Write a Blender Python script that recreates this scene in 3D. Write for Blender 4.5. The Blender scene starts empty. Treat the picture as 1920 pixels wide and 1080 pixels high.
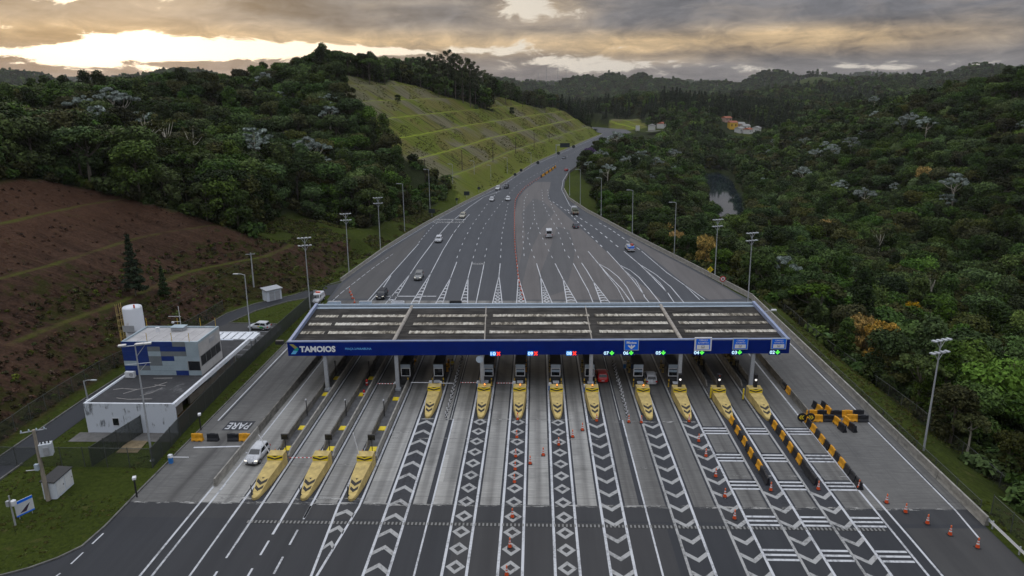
import bpy, math, random
import numpy as np
from mathutils import Vector, Matrix
SC = bpy.context.scene
COL = SC.collection
R = math.radians
# ------------------------------------------------------------------ camera
F, H = 1310.0, 42.0                      # focal length in pixels of a 1920 wide picture, height above the road
def nz(v): return v/np.linalg.norm(v)
_road = nz(np.array([46, 370, -F])); _p2 = np.array([1046, 378.7, -F])
_up = nz(np.cross(_p2, _road)); _up = _up if _up[1] > 0 else -_up
_right = np.cross(_road, _up)
M3 = np.array([_right, _road, _up])      # camera axes -> world axes
CAM = np.array([0, 0, H])
cd = bpy.data.cameras.new('camera'); cam = bpy.data.objects.new('camera', cd); COL.objects.link(cam)
cd.sensor_width = 36; cd.lens = 36*F/1920; cd.clip_start = 1; cd.clip_end = 30000
mw = Matrix([list(M3[0])+[0], list(M3[1])+[0], list(M3[2])+[H], [0, 0, 0, 1]])
cam.matrix_world = mw
SC.camera = cam
def ray(px, py): return M3 @ np.array([px-960, 540-py, -F])
def G(px, py, z=0.0):                    # where the sight line of a photo point meets the level z
    d = ray(px, py); t = (z-H)/d[2]; return CAM+t*d
def G2(px, py, z=0.0): return tuple(G(px, py, z)[:2])
def atY(px, py, Y):
    d = ray(px, py); return CAM+d*(Y/d[1])
def proj(P):
    P = np.atleast_2d(np.asarray(P, float)); c = (P-CAM) @ M3
    zc = -c[:, 2]; zz = np.where(zc > .1, zc, .1)
    return np.stack([960+F*c[:, 0]/zz, 540-F*c[:, 1]/zz, zc], 1)
# ------------------------------------------------------------------ render settings
SC.render.engine = 'CYCLES'
SC.cycles.use_denoising = True
SC.cycles.max_bounces = 5; SC.cycles.transparent_max_bounces = 12; SC.cycles.volume_bounces = 0
SC.view_settings.view_transform = 'Standard'; SC.view_settings.look = 'None'
SC.view_settings.exposure = EXPOSURE = 0.0
SC.view_settings.gamma = 1
# ------------------------------------------------------------------ node helper
class X:
    """a socket with arithmetic"""
    def __init__(s, nt, k): s.nt, s.k = nt, k
    def m(s, op, o=None, o2=None):
        n = s.nt.nodes.new('ShaderNodeMath'); n.operation = op
        for i, v in enumerate((s, o, o2)):
            if v is None: continue
            if isinstance(v, X): s.nt.links.new(v.k, n.inputs[i])
            else: n.inputs[i].default_value = v
        return X(s.nt, n.outputs[0])
    def __add__(s, o): return s.m('ADD', o)
    __radd__ = __add__
    def __sub__(s, o): return s.m('SUBTRACT', o)
    def __rsub__(s, o): return (s*-1)+o
    def __mul__(s, o): return s.m('MULTIPLY', o)
    __rmul__ = __mul__
    def __truediv__(s, o): return s.m('DIVIDE', o)
    def sm(s, a, b):
        n = s.nt.nodes.new('ShaderNodeMapRange'); n.interpolation_type = 'SMOOTHSTEP'
        s.nt.links.new(s.k, n.inputs[0]); n.inputs[1].default_value = a; n.inputs[2].default_value = b
        return X(s.nt, n.outputs[0])
    def lin(s, a, b, c=0., d=1.):
        n = s.nt.nodes.new('ShaderNodeMapRange')
        s.nt.links.new(s.k, n.inputs[0])
        for i, v in zip((1, 2, 3, 4), (a, b, c, d)): n.inputs[i].default_value = v
        return X(s.nt, n.outputs[0])
    def clamp(s): return s.lin(0, 1)
def xyz(nt, v):
    n = nt.nodes.new('ShaderNodeSeparateXYZ'); nt.links.new(v, n.inputs[0]); return [X(nt, o) for o in n.outputs]
def comb(nt, *a):
    n = nt.nodes.new('ShaderNodeCombineXYZ')
    for i, v in enumerate(a):
        if isinstance(v, X): nt.links.new(v.k, n.inputs[i])
        else: n.inputs[i].default_value = v
    return n.outputs[0]
def noise(nt, vec, scale=1., detail=4., rough=.55, dist=0., sc3=None):
    if sc3 is not None:
        mp = nt.nodes.new('ShaderNodeMapping'); mp.inputs['Scale'].default_value = sc3
        nt.links.new(vec, mp.inputs[0]); vec = mp.outputs[0]
    n = nt.nodes.new('ShaderNodeTexNoise'); nt.links.new(vec, n.inputs['Vector'])
    n.inputs['Scale'].default_value = scale; n.inputs['Detail'].default_value = detail
    n.inputs['Roughness'].default_value = rough; n.inputs['Distortion'].default_value = dist
    return X(nt, n.outputs['Fac'])
def mixc(nt, f, a, b, mode='MIX'):
    n = nt.nodes.new('ShaderNodeMix'); n.data_type = 'RGBA'; n.blend_type = mode
    if isinstance(f, X): nt.links.new(f.k, n.inputs[0])
    else: n.inputs[0].default_value = f
    for i, v in ((6, a), (7, b)):
        if isinstance(v, (tuple, list)): n.inputs[i].default_value = (*v[:3], 1)
        else: nt.links.new(v, n.inputs[i])
    return n.outputs[2]
# ------------------------------------------------------------------ sky
SUN_AZ, SUN_EL = -31.0, 13.0
W = bpy.data.worlds.new('World'); SC.world = W; W.use_nodes = True
def build_sky():
    nt = W.node_tree; nt.nodes.clear()
    out = nt.nodes.new('ShaderNodeOutputWorld'); bg = nt.nodes.new('ShaderNodeBackground')
    nt.links.new(bg.outputs[0], out.inputs[0]); bg.inputs[1].default_value = 0.1
    sky = nt.nodes.new('ShaderNodeTexSky'); sky.sky_type = 'NISHITA'; sky.sun_disc = False
    sky.sun_elevation = R(SUN_EL); sky.sun_rotation = R(SUN_AZ); sky.air_density = 1.4; sky.dust_density = 2.5
    tc = nt.nodes.new('ShaderNodeTexCoord')
    x, y, z = xyz(nt, tc.outputs['Generated'])
    az = x.m('ARCTAN2', y)*57.2958; el = z.m('ARCSINE')*57.2958
    # cloud space: flattened towards the horizon
    v = el.m('MAXIMUM', 0.).m('POWER', .8)
    p1 = comb(nt, az/9., v/1.25, 1.7); p2 = comb(nt, az/2.6, v/.62, 4.1); p3 = comb(nt, az/17., v/.9, 8.2)
    n1 = noise(nt, p1, 1., 7., .58, .5); n2 = noise(nt, p2, 1., 6., .62, .7); n3_ = noise(nt, p3, 1., 5., .55, .3)
    def g(a, e, sa, se, k=1.):
        da = (az-a)/sa; de = (el-e)/se
        return ((da*da+de*de)*-1.0).m('EXPONENT')*k
    gap = g(-32, 3.0, 10, 1.35, 1.15)+g(-20, 2.9, 8, .75, .85)+g(-9, 3.0, 7, .4, .55)+g(-33.5, 6.2, 2.4, .5, .8)+g(-1.0, 6.9, 2.6, 1.2, .75)+g(-27, 6.6, 1.6, .35, .45)+g(1.5, 2.2, 6, .8, .6)+g(22, 1.5, 14, .5, .55)
    gap = gap - g(-36, 3.3, 3.4, .55, .75) - g(-26, 2.1, 5, .25, .35)
    gap = gap + (n1-.5)*1.9 + (n2-.5)*1.3
    t = gap.sm(.38, .60)
    warm = g(-31, 3.9, 14, .9, .8)+g(-9, 3.5, 11, .9, .85)+g(20, 3.4, 10, .95, 1.15)+g(7, 3.2, 6, 1.0, .8)+g(0, 6.6, 4, 1.5, .5)
    warm = (warm*(.45+n2*1.1)+(n1-.5)*.8).clamp()
    shade = (n1*.75+n2*.55+n3_*.5).lin(.66, 1.12)
    grey = mixc(nt, shade, (.080, .078, .088), (.33, .31, .305))
    blue = mixc(nt, az.sm(-22, 12)*el.sm(3.4, 5.4), grey, mixc(nt, shade, (.090, .095, .118), (.27, .27, .30)))
    tan = mixc(nt, shade, (.30, .215, .13), (1.08, .76, .40))
    cloud = mixc(nt, warm*.78, blue, tan)
    bright = mixc(nt, g(-30, 2.5, 20, 5., 1.).clamp(), (.72, .66, .58), (1.7, 1.5, 1.15))
    low = mixc(nt, t, cloud, bright)
    # the closed cloud deck overhead, which gives most of the light
    n3 = noise(nt, tc.outputs['Generated'], 3., 5., .55)
    high = mixc(nt, n3.lin(.3, .7), (1.40, 1.50, 1.70), (1.95, 2.0, 2.12))
    col = mixc(nt, el.sm(14, 58), low, high)
    ms = nt.nodes.new('ShaderNodeVectorMath'); ms.operation = 'SCALE'; nt.links.new(col, ms.inputs[0]); ms.inputs['Scale'].default_value = 9.2
    ad = nt.nodes.new('ShaderNodeVectorMath'); ad.operation = 'MULTIPLY_ADD'
    nt.links.new(sky.outputs[0], ad.inputs[0]); ad.inputs[1].default_value = (.05, .05, .05); nt.links.new(ms.outputs[0], ad.inputs[2])
    nt.links.new(ad.outputs[0], bg.inputs[0])
build_sky()
sd = bpy.data.lights.new('sun', 'SUN'); sd.energy = 0.8; sd.angle = R(14); sd.color = (1, .86, .68)
sun = bpy.data.objects.new('sun', sd); COL.objects.link(sun)
_d = Vector((math.sin(R(SUN_AZ))*math.cos(R(SUN_EL)), math.cos(R(SUN_AZ))*math.cos(R(SUN_EL)), math.sin(R(SUN_EL))))
sun.rotation_euler = _d.to_track_quat('Z', 'Y').to_euler()
# ------------------------------------------------------------------ object helpers
def tag(o, label=None, cat=None, group=None, kind=None):
    if label: o['label'] = label
    if cat: o['category'] = cat
    if group: o['group'] = group
    if kind: o['kind'] = kind
    return o
def thing(name, label, cat, loc=(0, 0, 0), rz=0., group=None):
    o = bpy.data.objects.new(name, None); COL.objects.link(o); o.empty_display_size = .2
    o.location = loc; o.rotation_euler = (0, 0, rz); return tag(o, label, cat, group)
def kids(o): return [c for c in CH.get(o, ())]
CH = {}
def dup(o, loc=None, rz=None, label=None, group=None, scale=None, parent=None):
    c = o.copy(); COL.objects.link(c)
    if parent is not None: c.parent = parent; CH.setdefault(parent, []).append(c)
    if loc is not None: c.location = loc
    if rz is not None: c.rotation_euler = (0, 0, rz)
    if scale is not None: c.scale = scale
    if label: c['label'] = label
    if group: c['group'] = group
    for k in kids(o): dup(k, parent=c)
    return c
class MB:
    def __init__(s): s.v, s.f, s.m = [], [], []
    def poly(s, pts, m=0):
        b = len(s.v); s.v += [tuple(p) for p in pts]; s.f.append(tuple(range(b, b+len(pts)))); s.m.append(m); return s
    def raw(s, vs, fs, m=0):
        b = len(s.v); s.v += [tuple(p) for p in vs]; s.f += [tuple(b+i for i in f) for f in fs]; s.m += [m]*len(fs); return s
    def box(s, x0, x1, y0, y1, z0, z1, m=0, T=None):
        vs = [(x0, y0, z0), (x1, y0, z0), (x1, y1, z0), (x0, y1, z0), (x0, y0, z1), (x1, y0, z1), (x1, y1, z1), (x0, y1, z1)]
        if T: vs = [T(*p) for p in vs]
        return s.raw(vs, [(0, 3, 2, 1), (4, 5, 6, 7), (0, 1, 5, 4), (1, 2, 6, 5), (2, 3, 7, 6), (3, 0, 4, 7)], m)
    def cbox(s, cx, cy, cz, sx, sy, sz, rz=0., m=0):
        c, q = math.cos(rz), math.sin(rz)
        return s.box(-sx/2, sx/2, -sy/2, sy/2, -sz/2, sz/2, m, lambda x, y, z: (cx+x*c-y*q, cy+x*q+y*c, cz+z))
    def prism(s, P, z0, z1, m=0):
        n = len(P); vs = [(p[0], p[1], z0) for p in P]+[(p[0], p[1], z1) for p in P]
        return s.raw(vs, [tuple(range(n-1, -1, -1)), tuple(range(n, 2*n))]+[(i, (i+1) % n, n+(i+1) % n, n+i) for i in range(n)], m)
    def loft(s, rings, m=0, cap=True, closed=True):
        n = len(rings[0]); vs = [p for r in rings for p in r]; fs = []
        for k in range(len(rings)-1):
            for i in range(n if closed else n-1):
                j = (i+1) % n; fs.append((k*n+i, k*n+j, (k+1)*n+j, (k+1)*n+i))
        if cap: fs += [tuple(range(n-1, -1, -1)), tuple(range((len(rings)-1)*n, len(rings)*n))]
        return s.raw(vs, fs, m)
    def tube(s, p0, p1, r0, r1=None, n=8, m=0, cap=True):
        r1 = r0 if r1 is None else r1
        p0, p1 = Vector(p0), Vector(p1); d = (p1-p0).normalized()
        a = d.orthogonal().normalized(); b = d.cross(a)
        rg = lambda p, r: [p+a*r*math.cos(6.2832*i/n)+b*r*math.sin(6.2832*i/n) for i in range(n)]
        return s.loft([rg(p0, r0), rg(p1, r1)], m, cap)
    def path(s, pts, rad, n=6, m=0):
        pts = [Vector(p) for p in pts]; rings = []
        for i, p in enumerate(pts):
            d = (pts[min(i+1, len(pts)-1)]-pts[max(i-1, 0)]).normalized()
            a = d.cross(Vector((.31, .95, .05))).normalized(); b = d.cross(a)
            r = rad[i] if hasattr(rad, '__len__') else rad
            rings.append([p+a*r*math.cos(6.2832*k/n)+b*r*math.sin(6.2832*k/n) for k in range(n)])
        return s.loft(rings, m)
    def lathe(s, prof, c=(0, 0, 0), n=12, m=0):
        return s.loft([[(c[0]+r*math.cos(6.2832*i/n), c[1]+r*math.sin(6.2832*i/n), c[2]+z) for i in range(n)] for r, z in prof], m)
    def disc(s, c, nrm, r, n=16, th=.02, m=0):
        c, d = Vector(c), Vector(nrm).normalized(); return s.tube(c-d*th/2, c+d*th/2, r, r, n, m)
    def build(s, name, mats, parent=None, smooth=False, loc=None, rz=None):
        me = bpy.data.meshes.new(name); me.from_pydata(s.v, [], s.f)
        for mt in (mats if isinstance(mats, (list, tuple)) else [mats]): me.materials.append(mt)
        if any(s.m): me.polygons.foreach_set('material_index', s.m)
        if smooth: me.polygons.foreach_set('use_smooth', [True]*len(s.f))
        o = bpy.data.objects.new(name, me); COL.objects.link(o)
        if parent is not None: o.parent = parent; CH.setdefault(parent, []).append(o)
        if loc is not None: o.location = loc
        if rz is not None: o.rotation_euler = (0, 0, rz)
        return o
_tc = {}
def text_mesh(s, size=1., align='CENTER', extrude=.0, bold=0., spacing=1.):
    """flat letter outlines as (verts, faces) in the XY plane"""
    cu = bpy.data.curves.new('letters', 'FONT'); cu.body = s; cu.size = size; cu.align_x = align; cu.align_y = 'CENTER'
    cu.offset = bold; cu.extrude = extrude; cu.space_character = spacing; cu.resolution_u = 3
    o = bpy.data.objects.new('letters', cu); COL.objects.link(o)
    me = bpy.data.meshes.new_from_object(o.evaluated_get(bpy.context.evaluated_depsgraph_get()))
    vs = [tuple(v.co) for v in me.vertices]; fs = [tuple(p.vertices) for p in me.polygons]
    bpy.data.objects.remove(o); bpy.data.curves.remove(cu); bpy.data.meshes.remove(me)
    return vs, fs
def put_text(mb, s, T, m=0, **kw):
    vs, fs = text_mesh(s, **kw); mb.raw([T(*v) for v in vs], fs, m)
# ------------------------------------------------------------------ materials
MATS = {}
def mat(name, col, rough=.75, var=.18, scale=3., col2=None, sc3=None, metal=0., spec=.35, emit=0., bump=0., detail=4.):
    if name in MATS: return MATS[name]
    m = bpy.data.materials.new(name); m.use_nodes = True; nt = m.node_tree; b = nt.nodes['Principled BSDF']
    b.inputs['Roughness'].default_value = rough; b.inputs['Metallic'].default_value = metal
    b.inputs['Specular IOR Level'].default_value = spec
    tc = nt.nodes.new('ShaderNodeTexCoord')
    n = noise(nt, tc.outputs['Object'], scale, detail, .6, sc3=sc3)
    c2 = col2 or tuple(c*(1-var) for c in col); c1 = col if col2 else tuple(min(1, c*(1+var)) for c in col)
    c = mixc(nt, n.lin(.3, .7), c2, c1)
    nt.links.new(c, b.inputs['Base Color'])
    if emit: nt.links.new(c, b.inputs['Emission Color']); b.inputs['Emission Strength'].default_value = emit
    if bump:
        bp = nt.nodes.new('ShaderNodeBump'); bp.inputs['Strength'].default_value = bump; nt.links.new(n.k, bp.inputs['Height']); nt.links.new(bp.outputs[0], b.inputs['Normal'])
    MATS[name] = m; return m
def custom(name, fn, rough=.85, spec=.3):
    m = bpy.data.materials.new(name); m.use_nodes = True; nt = m.node_tree; b = nt.nodes['Principled BSDF']
    b.inputs['Roughness'].default_value = rough; b.inputs['Specular IOR Level'].default_value = spec
    tc = nt.nodes.new('ShaderNodeTexCoord'); fn(nt, tc.outputs['Object'], b); MATS[name] = m; return m
def attr(nt, name):
    n = nt.nodes.new('ShaderNodeAttribute'); n.attribute_name = name; return X(nt, n.outputs['Fac'])
def setattr_pt(me, name, arr):
    a = me.attributes.new(name, 'FLOAT', 'POINT'); a.data.foreach_set('value', np.ascontiguousarray(arr, np.float32))
rng = np.random.default_rng(7); random.seed(7)
# ================================================================== terrain
_tab = np.random.default_rng(3).random((256, 256))
def vnoise(x, y):
    xi, yi = np.floor(x).astype(int), np.floor(y).astype(int); fx, fy = x-xi, y-yi
    fx = fx*fx*(3-2*fx); fy = fy*fy*(3-2*fy); g = lambda i, j: _tab[i & 255, j & 255]
    return (g(xi, yi)*(1-fx)+g(xi+1, yi)*fx)*(1-fy)+(g(xi, yi+1)*(1-fx)+g(xi+1, yi+1)*fx)*fy
def fbm(x, y, o=4): return sum((vnoise(x*2**k+17*k, y*2**k+9*k)-.5)*.5**k for k in range(o))
def sstep(x, a, b): t = np.clip((x-a)/(b-a), 0, 1); return t*t*(3-2*t)
def dist_poly(x, y, P):
    """distance to a polyline, and the side (positive = left of its direction)"""
    best = np.full(x.shape, 1e9); side = np.ones(x.shape)
    for (ax, ay), (bx, by) in zip(P[:-1], P[1:]):
        dx, dy = bx-ax, by-ay; t = np.clip(((x-ax)*dx+(y-ay)*dy)/(dx*dx+dy*dy), 0, 1)
        d = np.hypot(x-ax-t*dx, y-ay-t*dy); c = dx*(y-ay)-dy*(x-ax)
        k = d < best; best = np.where(k, d, best); side = np.where(k, np.sign(c), side)
    return best, side
# highway edges, from the toll apron to where the road bends out of sight
EL = [(-43.5, 100), (-44, 140), (-45, 154)]+[G2(*p) for p in ((720, 469), (759, 444), (802, 419), (870, 382), (938, 348), (1000, 308), (1050, 286), (1100, 264), (1130, 251.5))]+[(60, 775), (20, 850), (-60, 900)]
ER = [(44.6, 100), (44.6, 136)]+[G2(*p) for p in ((1299, 502), (1182.6, 442.6), (1138.5, 418), (1099.6, 397), (1066, 374), (1057, 357), (1059.5, 339), (1066, 324.6), (1082, 313), (1103, 295), (1125, 276), (1146, 258))]+[(98, 735), (100, 790), (70, 850), (0, 930), (-60, 960)]
GE = [(-100, 38), (-70, 44), (-57, 48.5), (-48.2, 52.5), (-46.6, 53.4), (-44.9, 54.9), (-43.7, 56.7), (-43.4, 60), (-43.5, 66), (-43.5, 100)]   # lawn edge, near left
LEFT = GE+EL[1:]; RIGHT = [(44.6, 10), (44.6, 60)]+ER
TOEB = [(-68, 20), (-67, 77), (-67.5, 95), (-66, 104), (-63.5, 114), (-62, 134), (-57, 140.5), (-52, 145.5), (-49, 160), (-49, 175)]
CP = np.array([
 # brown slope crest and the forest foot behind it
 (-130, 80, 33), (-112, 105, 28), (-100, 125, 25), (-90, 140, 20.5), (-79, 152, 15.5), (-66, 165, 9.5), (-58, 182, 6), (-54, 205, 4.5), (-75, 190, 10), (-100, 165, 21), (-95, 60, 22), (-140, 40, 34),
 # forest hill, front and ridge
 (-55, 260, 5), (-60, 225, 6), (-78, 256, 13), (-99, 284, 23), (-110, 300, 29), (-119, 320, 34), (-118, 375, 43), (-96, 385, 47), (-140, 310, 37), (-164, 300, 36), (-200, 280, 31), (-200, 255, 30), (-150, 230, 28), (-110, 220, 20), (-180, 180, 26), (-240, 230, 25), (-260, 330, 24), (-200, 380, 30), (-160, 420, 30),
 # hill the highway cuts through
 (-44, 284, 9), (-56, 288, 20), (-66, 298, 29), (-76, 314, 38), (-87, 331, 45), (-98, 346, 48), (-107, 362, 48), (-40, 340, 27), (-25, 400, 32), (-81, 420, 47), (-60, 460, 39), (-36, 500, 28.5), (-10, 470, 30), (-60, 500, 44), (-90, 480, 48), (-30, 560, 38), (2, 640, 28.5), (28, 700, 24), (-10, 680, 26), (-100, 560, 44), (-60, 660, 26), (-130, 640, 30), (50, 708, 8), (30, 760, 8), (-200, 560, 25), (10, 590, 27),
 # right side: verge, valley, lake, right hill
 (48, 60, -1), (49, 100, -1), (49, 140, -2), (60, 80, -6), (60, 130, -8), (75, 70, -14), (80, 110, -18), (85, 150, -21), (100, 60, -17), (118, 120, -23), (125, 170, -25), (58, 170, -12), (45, 200, -9), (75, 210, -24), (40, 250, -11), (65, 260, -22), (28, 300, -5), (50, 320, -10), (85, 330, -24), (32, 360, -3), (60, 390, -8), (95, 400, -22), (40, 430, -2), (80, 450, -12), (60, 520, -3), (105, 520, -18), (80, 600, -4), (120, 620, -16), (100, 680, -2),
 (112, 385, -30), (118, 430, -31), (126, 480, -31), (132, 530, -31), (140, 580, -30), (150, 250, -17), (140, 320, -20), (150, 370, -17), (165, 430, -14), (170, 500, -16), (180, 580, -20), (185, 250, 5), (150, 180, -16), (135, 100, -12), (160, 120, -2), (200, 200, 10), (200, 320, 9), (245, 340, 33), (225, 270, 22), (245, 430, 31), (215, 430, 20), (280, 520, 22), (230, 600, 9), (320, 400, 42), (320, 620, 21), (300, 250, 48), (240, 160, 28), (200, 80, 14), (380, 300, 60), (400, 560, 35), (420, 760, 22),
 # conifer hill, village, valley head
 (130, 700, -8), (150, 760, 0), (110, 800, 3), (85, 860, 14), (120, 900, 24), (170, 900, 25), (230, 950, 18), (215, 760, -4), (250, 740, -6), (280, 900, 11), (330, 900, 7), (60, 950, 12), (320, 780, 12), (150, 660, -14), (190, 680, -14), (20, 880, 10), (400, 950, 12), (0, 1100, 10), (200, 1100, 12), (400, 1150, 20), (-200, 900, 12), (-300, 700, 10), (-400, 450, 14), (-400, 200, 22), (600, 600, 55), (600, 900, 25), (600, 300, 75), (500, 120, 60), (-350, 60, 45), (300, 60, 34)], float)
def inpoly(x, y, P):
    x, y = np.asarray(x), np.asarray(y); c = np.zeros(x.shape, bool)
    for (ax, ay), (bx, by) in zip(P, P[1:]+P[:1]):
        k = ((ay > y) != (by > y)) & (x < (bx-ax)*(y-ay)/((by-ay) or 1e-9)+ax); c ^= k
    return c
def tps_fit(P):
    n = len(P); d = np.hypot(P[:, None, 0]-P[None, :, 0], P[:, None, 1]-P[None, :, 1])/100
    K = np.where(d > 0, d*d*np.log(d+1e-9), 0)+np.eye(n)*.004
    Q = np.c_[np.ones(n), P[:, :2]/100]; A = np.block([[K, Q], [Q.T, np.zeros((3, 3))]])
    return np.linalg.solve(A, np.r_[P[:, 2], 0, 0, 0])
_w = tps_fit(CP)
def tps(x, y):
    out = _w[-3]+_w[-2]*x/100+_w[-1]*y/100
    for (px, py, _), w in zip(CP, _w):
        d = np.hypot(x-px, y-py)/100+1e-9; out = out+w*d*d*np.log(d)
    return out
def tier(s, s0, rise, run, bench):
    """terraced cut: height at the distance s behind the toe"""
    s = np.maximum(s-s0, 0); p = run+bench; k = np.floor(s/p); r = s-k*p
    return k*rise+np.minimum(r/run, 1)*rise
FAR = [  # distant hills: x, y, height, width across, width along
 (-1500, 2050, 92, 190, 300), (-1330, 2100, 66, 200, 300), (-1130, 2000, 78, 170, 300), (-960, 1950, 92, 210, 300), (-760, 2050, 76, 240, 300), (-480, 2200, 62, 260, 300), (-1800, 2100, 70, 250, 300),
 (-120, 2500, 66, 160, 260), (-20, 2500, 62, 110, 200), (150, 2500, 72, 130, 240), (250, 2450, 77, 90, 220), (360, 2500, 76, 80, 220), (450, 2600, 70, 160, 260), (620, 2600, 58, 170, 260), (830, 2600, 90, 120, 250), (950, 2500, 86, 120, 230), (1050, 2600, 68, 150, 260),
 (1190, 2000, 88, 150, 220), (1060, 1980, 72, 130, 200), (1360, 2050, 62, 140, 220), (1500, 2000, 56, 220, 250), (880, 1800, 52, 230, 200), (640, 1500, 34, 220, 150), (480, 1350, 26, 160, 120),
 (2050, 4600, 120, 220, 400), (2300, 4800, 95, 300, 400), (1700, 4700, 85, 350, 400), (3300, 5000, 160, 330, 400), (2900, 5000, 110, 330, 400), (0, 4500, 70, 900, 400), (900, 4800, 75, 500, 400), (-2600, 4500, 130, 900, 500), (-4200, 4500, 140, 900, 500), (3900, 5000, 130, 500, 400)]
def lane_lr(y):
    return np.interp(y, [p[1] for p in LEFT[:-3]], [p[0] for p in LEFT[:-3]]), np.interp(y, [p[1] for p in RIGHT[:-4]], [p[0] for p in RIGHT[:-4]])
WATER = -25.0
LAKE = [tuple(G(px, py, -24)[:2]) for px, py in ((1300, 332), (1318, 322), (1345, 320), (1375, 335), (1392, 365), (1400, 398), (1375, 418), (1345, 412), (1330, 385), (1318, 360))]
def height(x, y):
    x, y = np.asarray(x, float), np.asarray(y, float)
    nat = tps(x, np.minimum(y, 1250)); nat = np.clip(nat, -34, 80)
    nat = np.where(inpoly(x, y, LAKE), nat, np.maximum(nat, WATER+2.6))
    w = sstep(y, 950, 1350)*1.0
    wx = np.maximum(sstep(x, 450, 750), sstep(-x, 330, 600)); w = np.maximum(w, wx*sstep(y, 300, 700))
    far = 2+0*x
    for fx, fy, fh, sx, sy in FAR: far = np.maximum(far, fh*np.exp(-((x-fx)/sx)**2-((y-fy)/sy)**2)+0)
    far = far + 22*fbm(x/260, y/260, 4)*sstep(y, 1100, 2000)
    nat = nat*(1-w)+far*w
    nat = nat+fbm(x/28, y/28, 3)*3.0*sstep(np.abs(nat), 1, 8)
    # the two cut slopes
    dl, sl = dist_poly(x, y, LEFT); dr, sr = dist_poly(x, y, RIGHT)
    onleft = (sl > 0)
    sA = np.where(onleft, dl, 0)+fbm(x/9, y/9, 2)*1.0
    cutA = tier(sA, 2.5, 7.6, 9.3, 3.0)
    dB, sB = dist_poly(x, y, TOEB); sBp = np.where(sB > 0, dB, 0)+fbm(x/7, y/7, 2)*.9
    cutB = tier(sBp, 0.3, 6.6, 9.0, 2.6)
    inA = (y > 252)
    z = np.where(onleft, np.where(inA, np.minimum(nat, cutA), np.minimum(np.maximum(nat, 0), np.where(y < 185, cutB, 99))), nat)
    z = np.where(onleft & (y < 185) & (sB < 0), 0, z)
    # level with the road beside it
    lv = np.where(onleft, sstep(dl, 1.5, 9), sstep(dr, 1.0, 9))
    inside = (sl < 0) & (sr > 0)
    z = np.where(inside, 0, z*np.where(onleft & inA, 1, lv))
    kA = onleft & inA & (cutA < nat) & (dl < 130) & (y < 775); kB = onleft & (y < 185) & (sB > 0) & (cutB < nat)
    flat = onleft & (y < 185) & (sB <= 0)
    return z-.05, dict(kA=kA, kB=kB, flat=flat, inside=inside, dl=dl, dr=dr, sl=sl, sr=sr, dB=dB, sB=sB)
def graded(lo, hi, step, out_lo, out_hi, gr):
    a = list(np.arange(lo, hi, step)); s = step
    while a[-1] < out_hi: s *= gr; a.append(a[-1]+s)
    s = step
    while a[0] > out_lo: s *= gr; a.insert(0, a[0]-s)
    return np.array(a)
GX = graded(-135, 70, 1.6, -5200, 5200, 1.035)
gy = [-60, -45, -30, -15, 0]+list(np.arange(12, 330, 1.6))+list(np.arange(330, 780, 2.6)); s_ = 2.6
while gy[-1] < 5600: s_ *= 1.03; gy.append(gy[-1]+s_)
GY = np.array(gy)
XX, YY = np.meshgrid(GX, GY)
ZZ, INF = height(XX, YY)
def hz(x, y):
    """terrain height, bilinear in the grid"""
    x = np.clip(np.asarray(x, float), GX[0]+.01, GX[-1]-.01); y = np.clip(np.asarray(y, float), GY[0]+.01, GY[-1]-.01)
    i = np.searchsorted(GX, x)-1; j = np.searchsorted(GY, y)-1
    u = (x-GX[i])/(GX[i+1]-GX[i]); v = (y-GY[j])/(GY[j+1]-GY[j])
    return (ZZ[j, i]*(1-u)+ZZ[j, i+1]*u)*(1-v)+(ZZ[j+1, i]*(1-u)+ZZ[j+1, i+1]*u)*v
def on_ground(px, py, lo=30., hi=6000.):
    """first meeting of a photo sight line with the terrain"""
    d = ray(px, py); ts = np.geomspace(lo, hi, 2500)/d[1]*1.0
    P = CAM+ts[:, None]*d; below = P[:, 2] < hz(P[:, 0], P[:, 1]); i = int(np.argmax(below))
    return P[i] if below.any() else P[-1]
def verge(x, y):
    """width of the mown strip beside the right-hand barrier"""
    return np.interp(y, [0, 60, 130, 150, 205, 225, 275, 330, 352, 400], [9, 8.5, 6.5, 2.5, 2.5, 5, 12, 13, 6, 2.5])
def forest_mask(x, y, z=None):
    """True where trees may stand"""
    zz, I = height(x, y); dl, dr = I['dl'], I['dr']
    f = ~I['inside'] & ~I['kA'] & ~I['kB'] & ~I['flat']
    f &= np.where(I['sr'] < 0, dr > verge(x, y)+1.2, True) & np.where(I['sl'] > 0, dl > np.where(y < 300, 9, 4), True)
    f &= (zz > WATER+.8) & (x < 5000)
    cB = (I['sl'] > 0) & (y < 200) & (x > -72) & (zz < 9.5); f &= ~cB       # grassy shoulder of the brown slope
    f &= np.hypot((x-238)/34, (y-745)/30) > 1                                # clearing of the village
    f &= np.hypot((x-128)/22, (y-775)/16) > 1
    f &= ~inpoly(x, y, CLEAR)
    f &= np.hypot((x-920)/70, (y-2440)/90) > 1
    return f, zz
CLEAR = [(84, 800), (84, 835), (118, 835), (122, 790), (105, 780)]           # the far brown cut beside the highway
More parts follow.
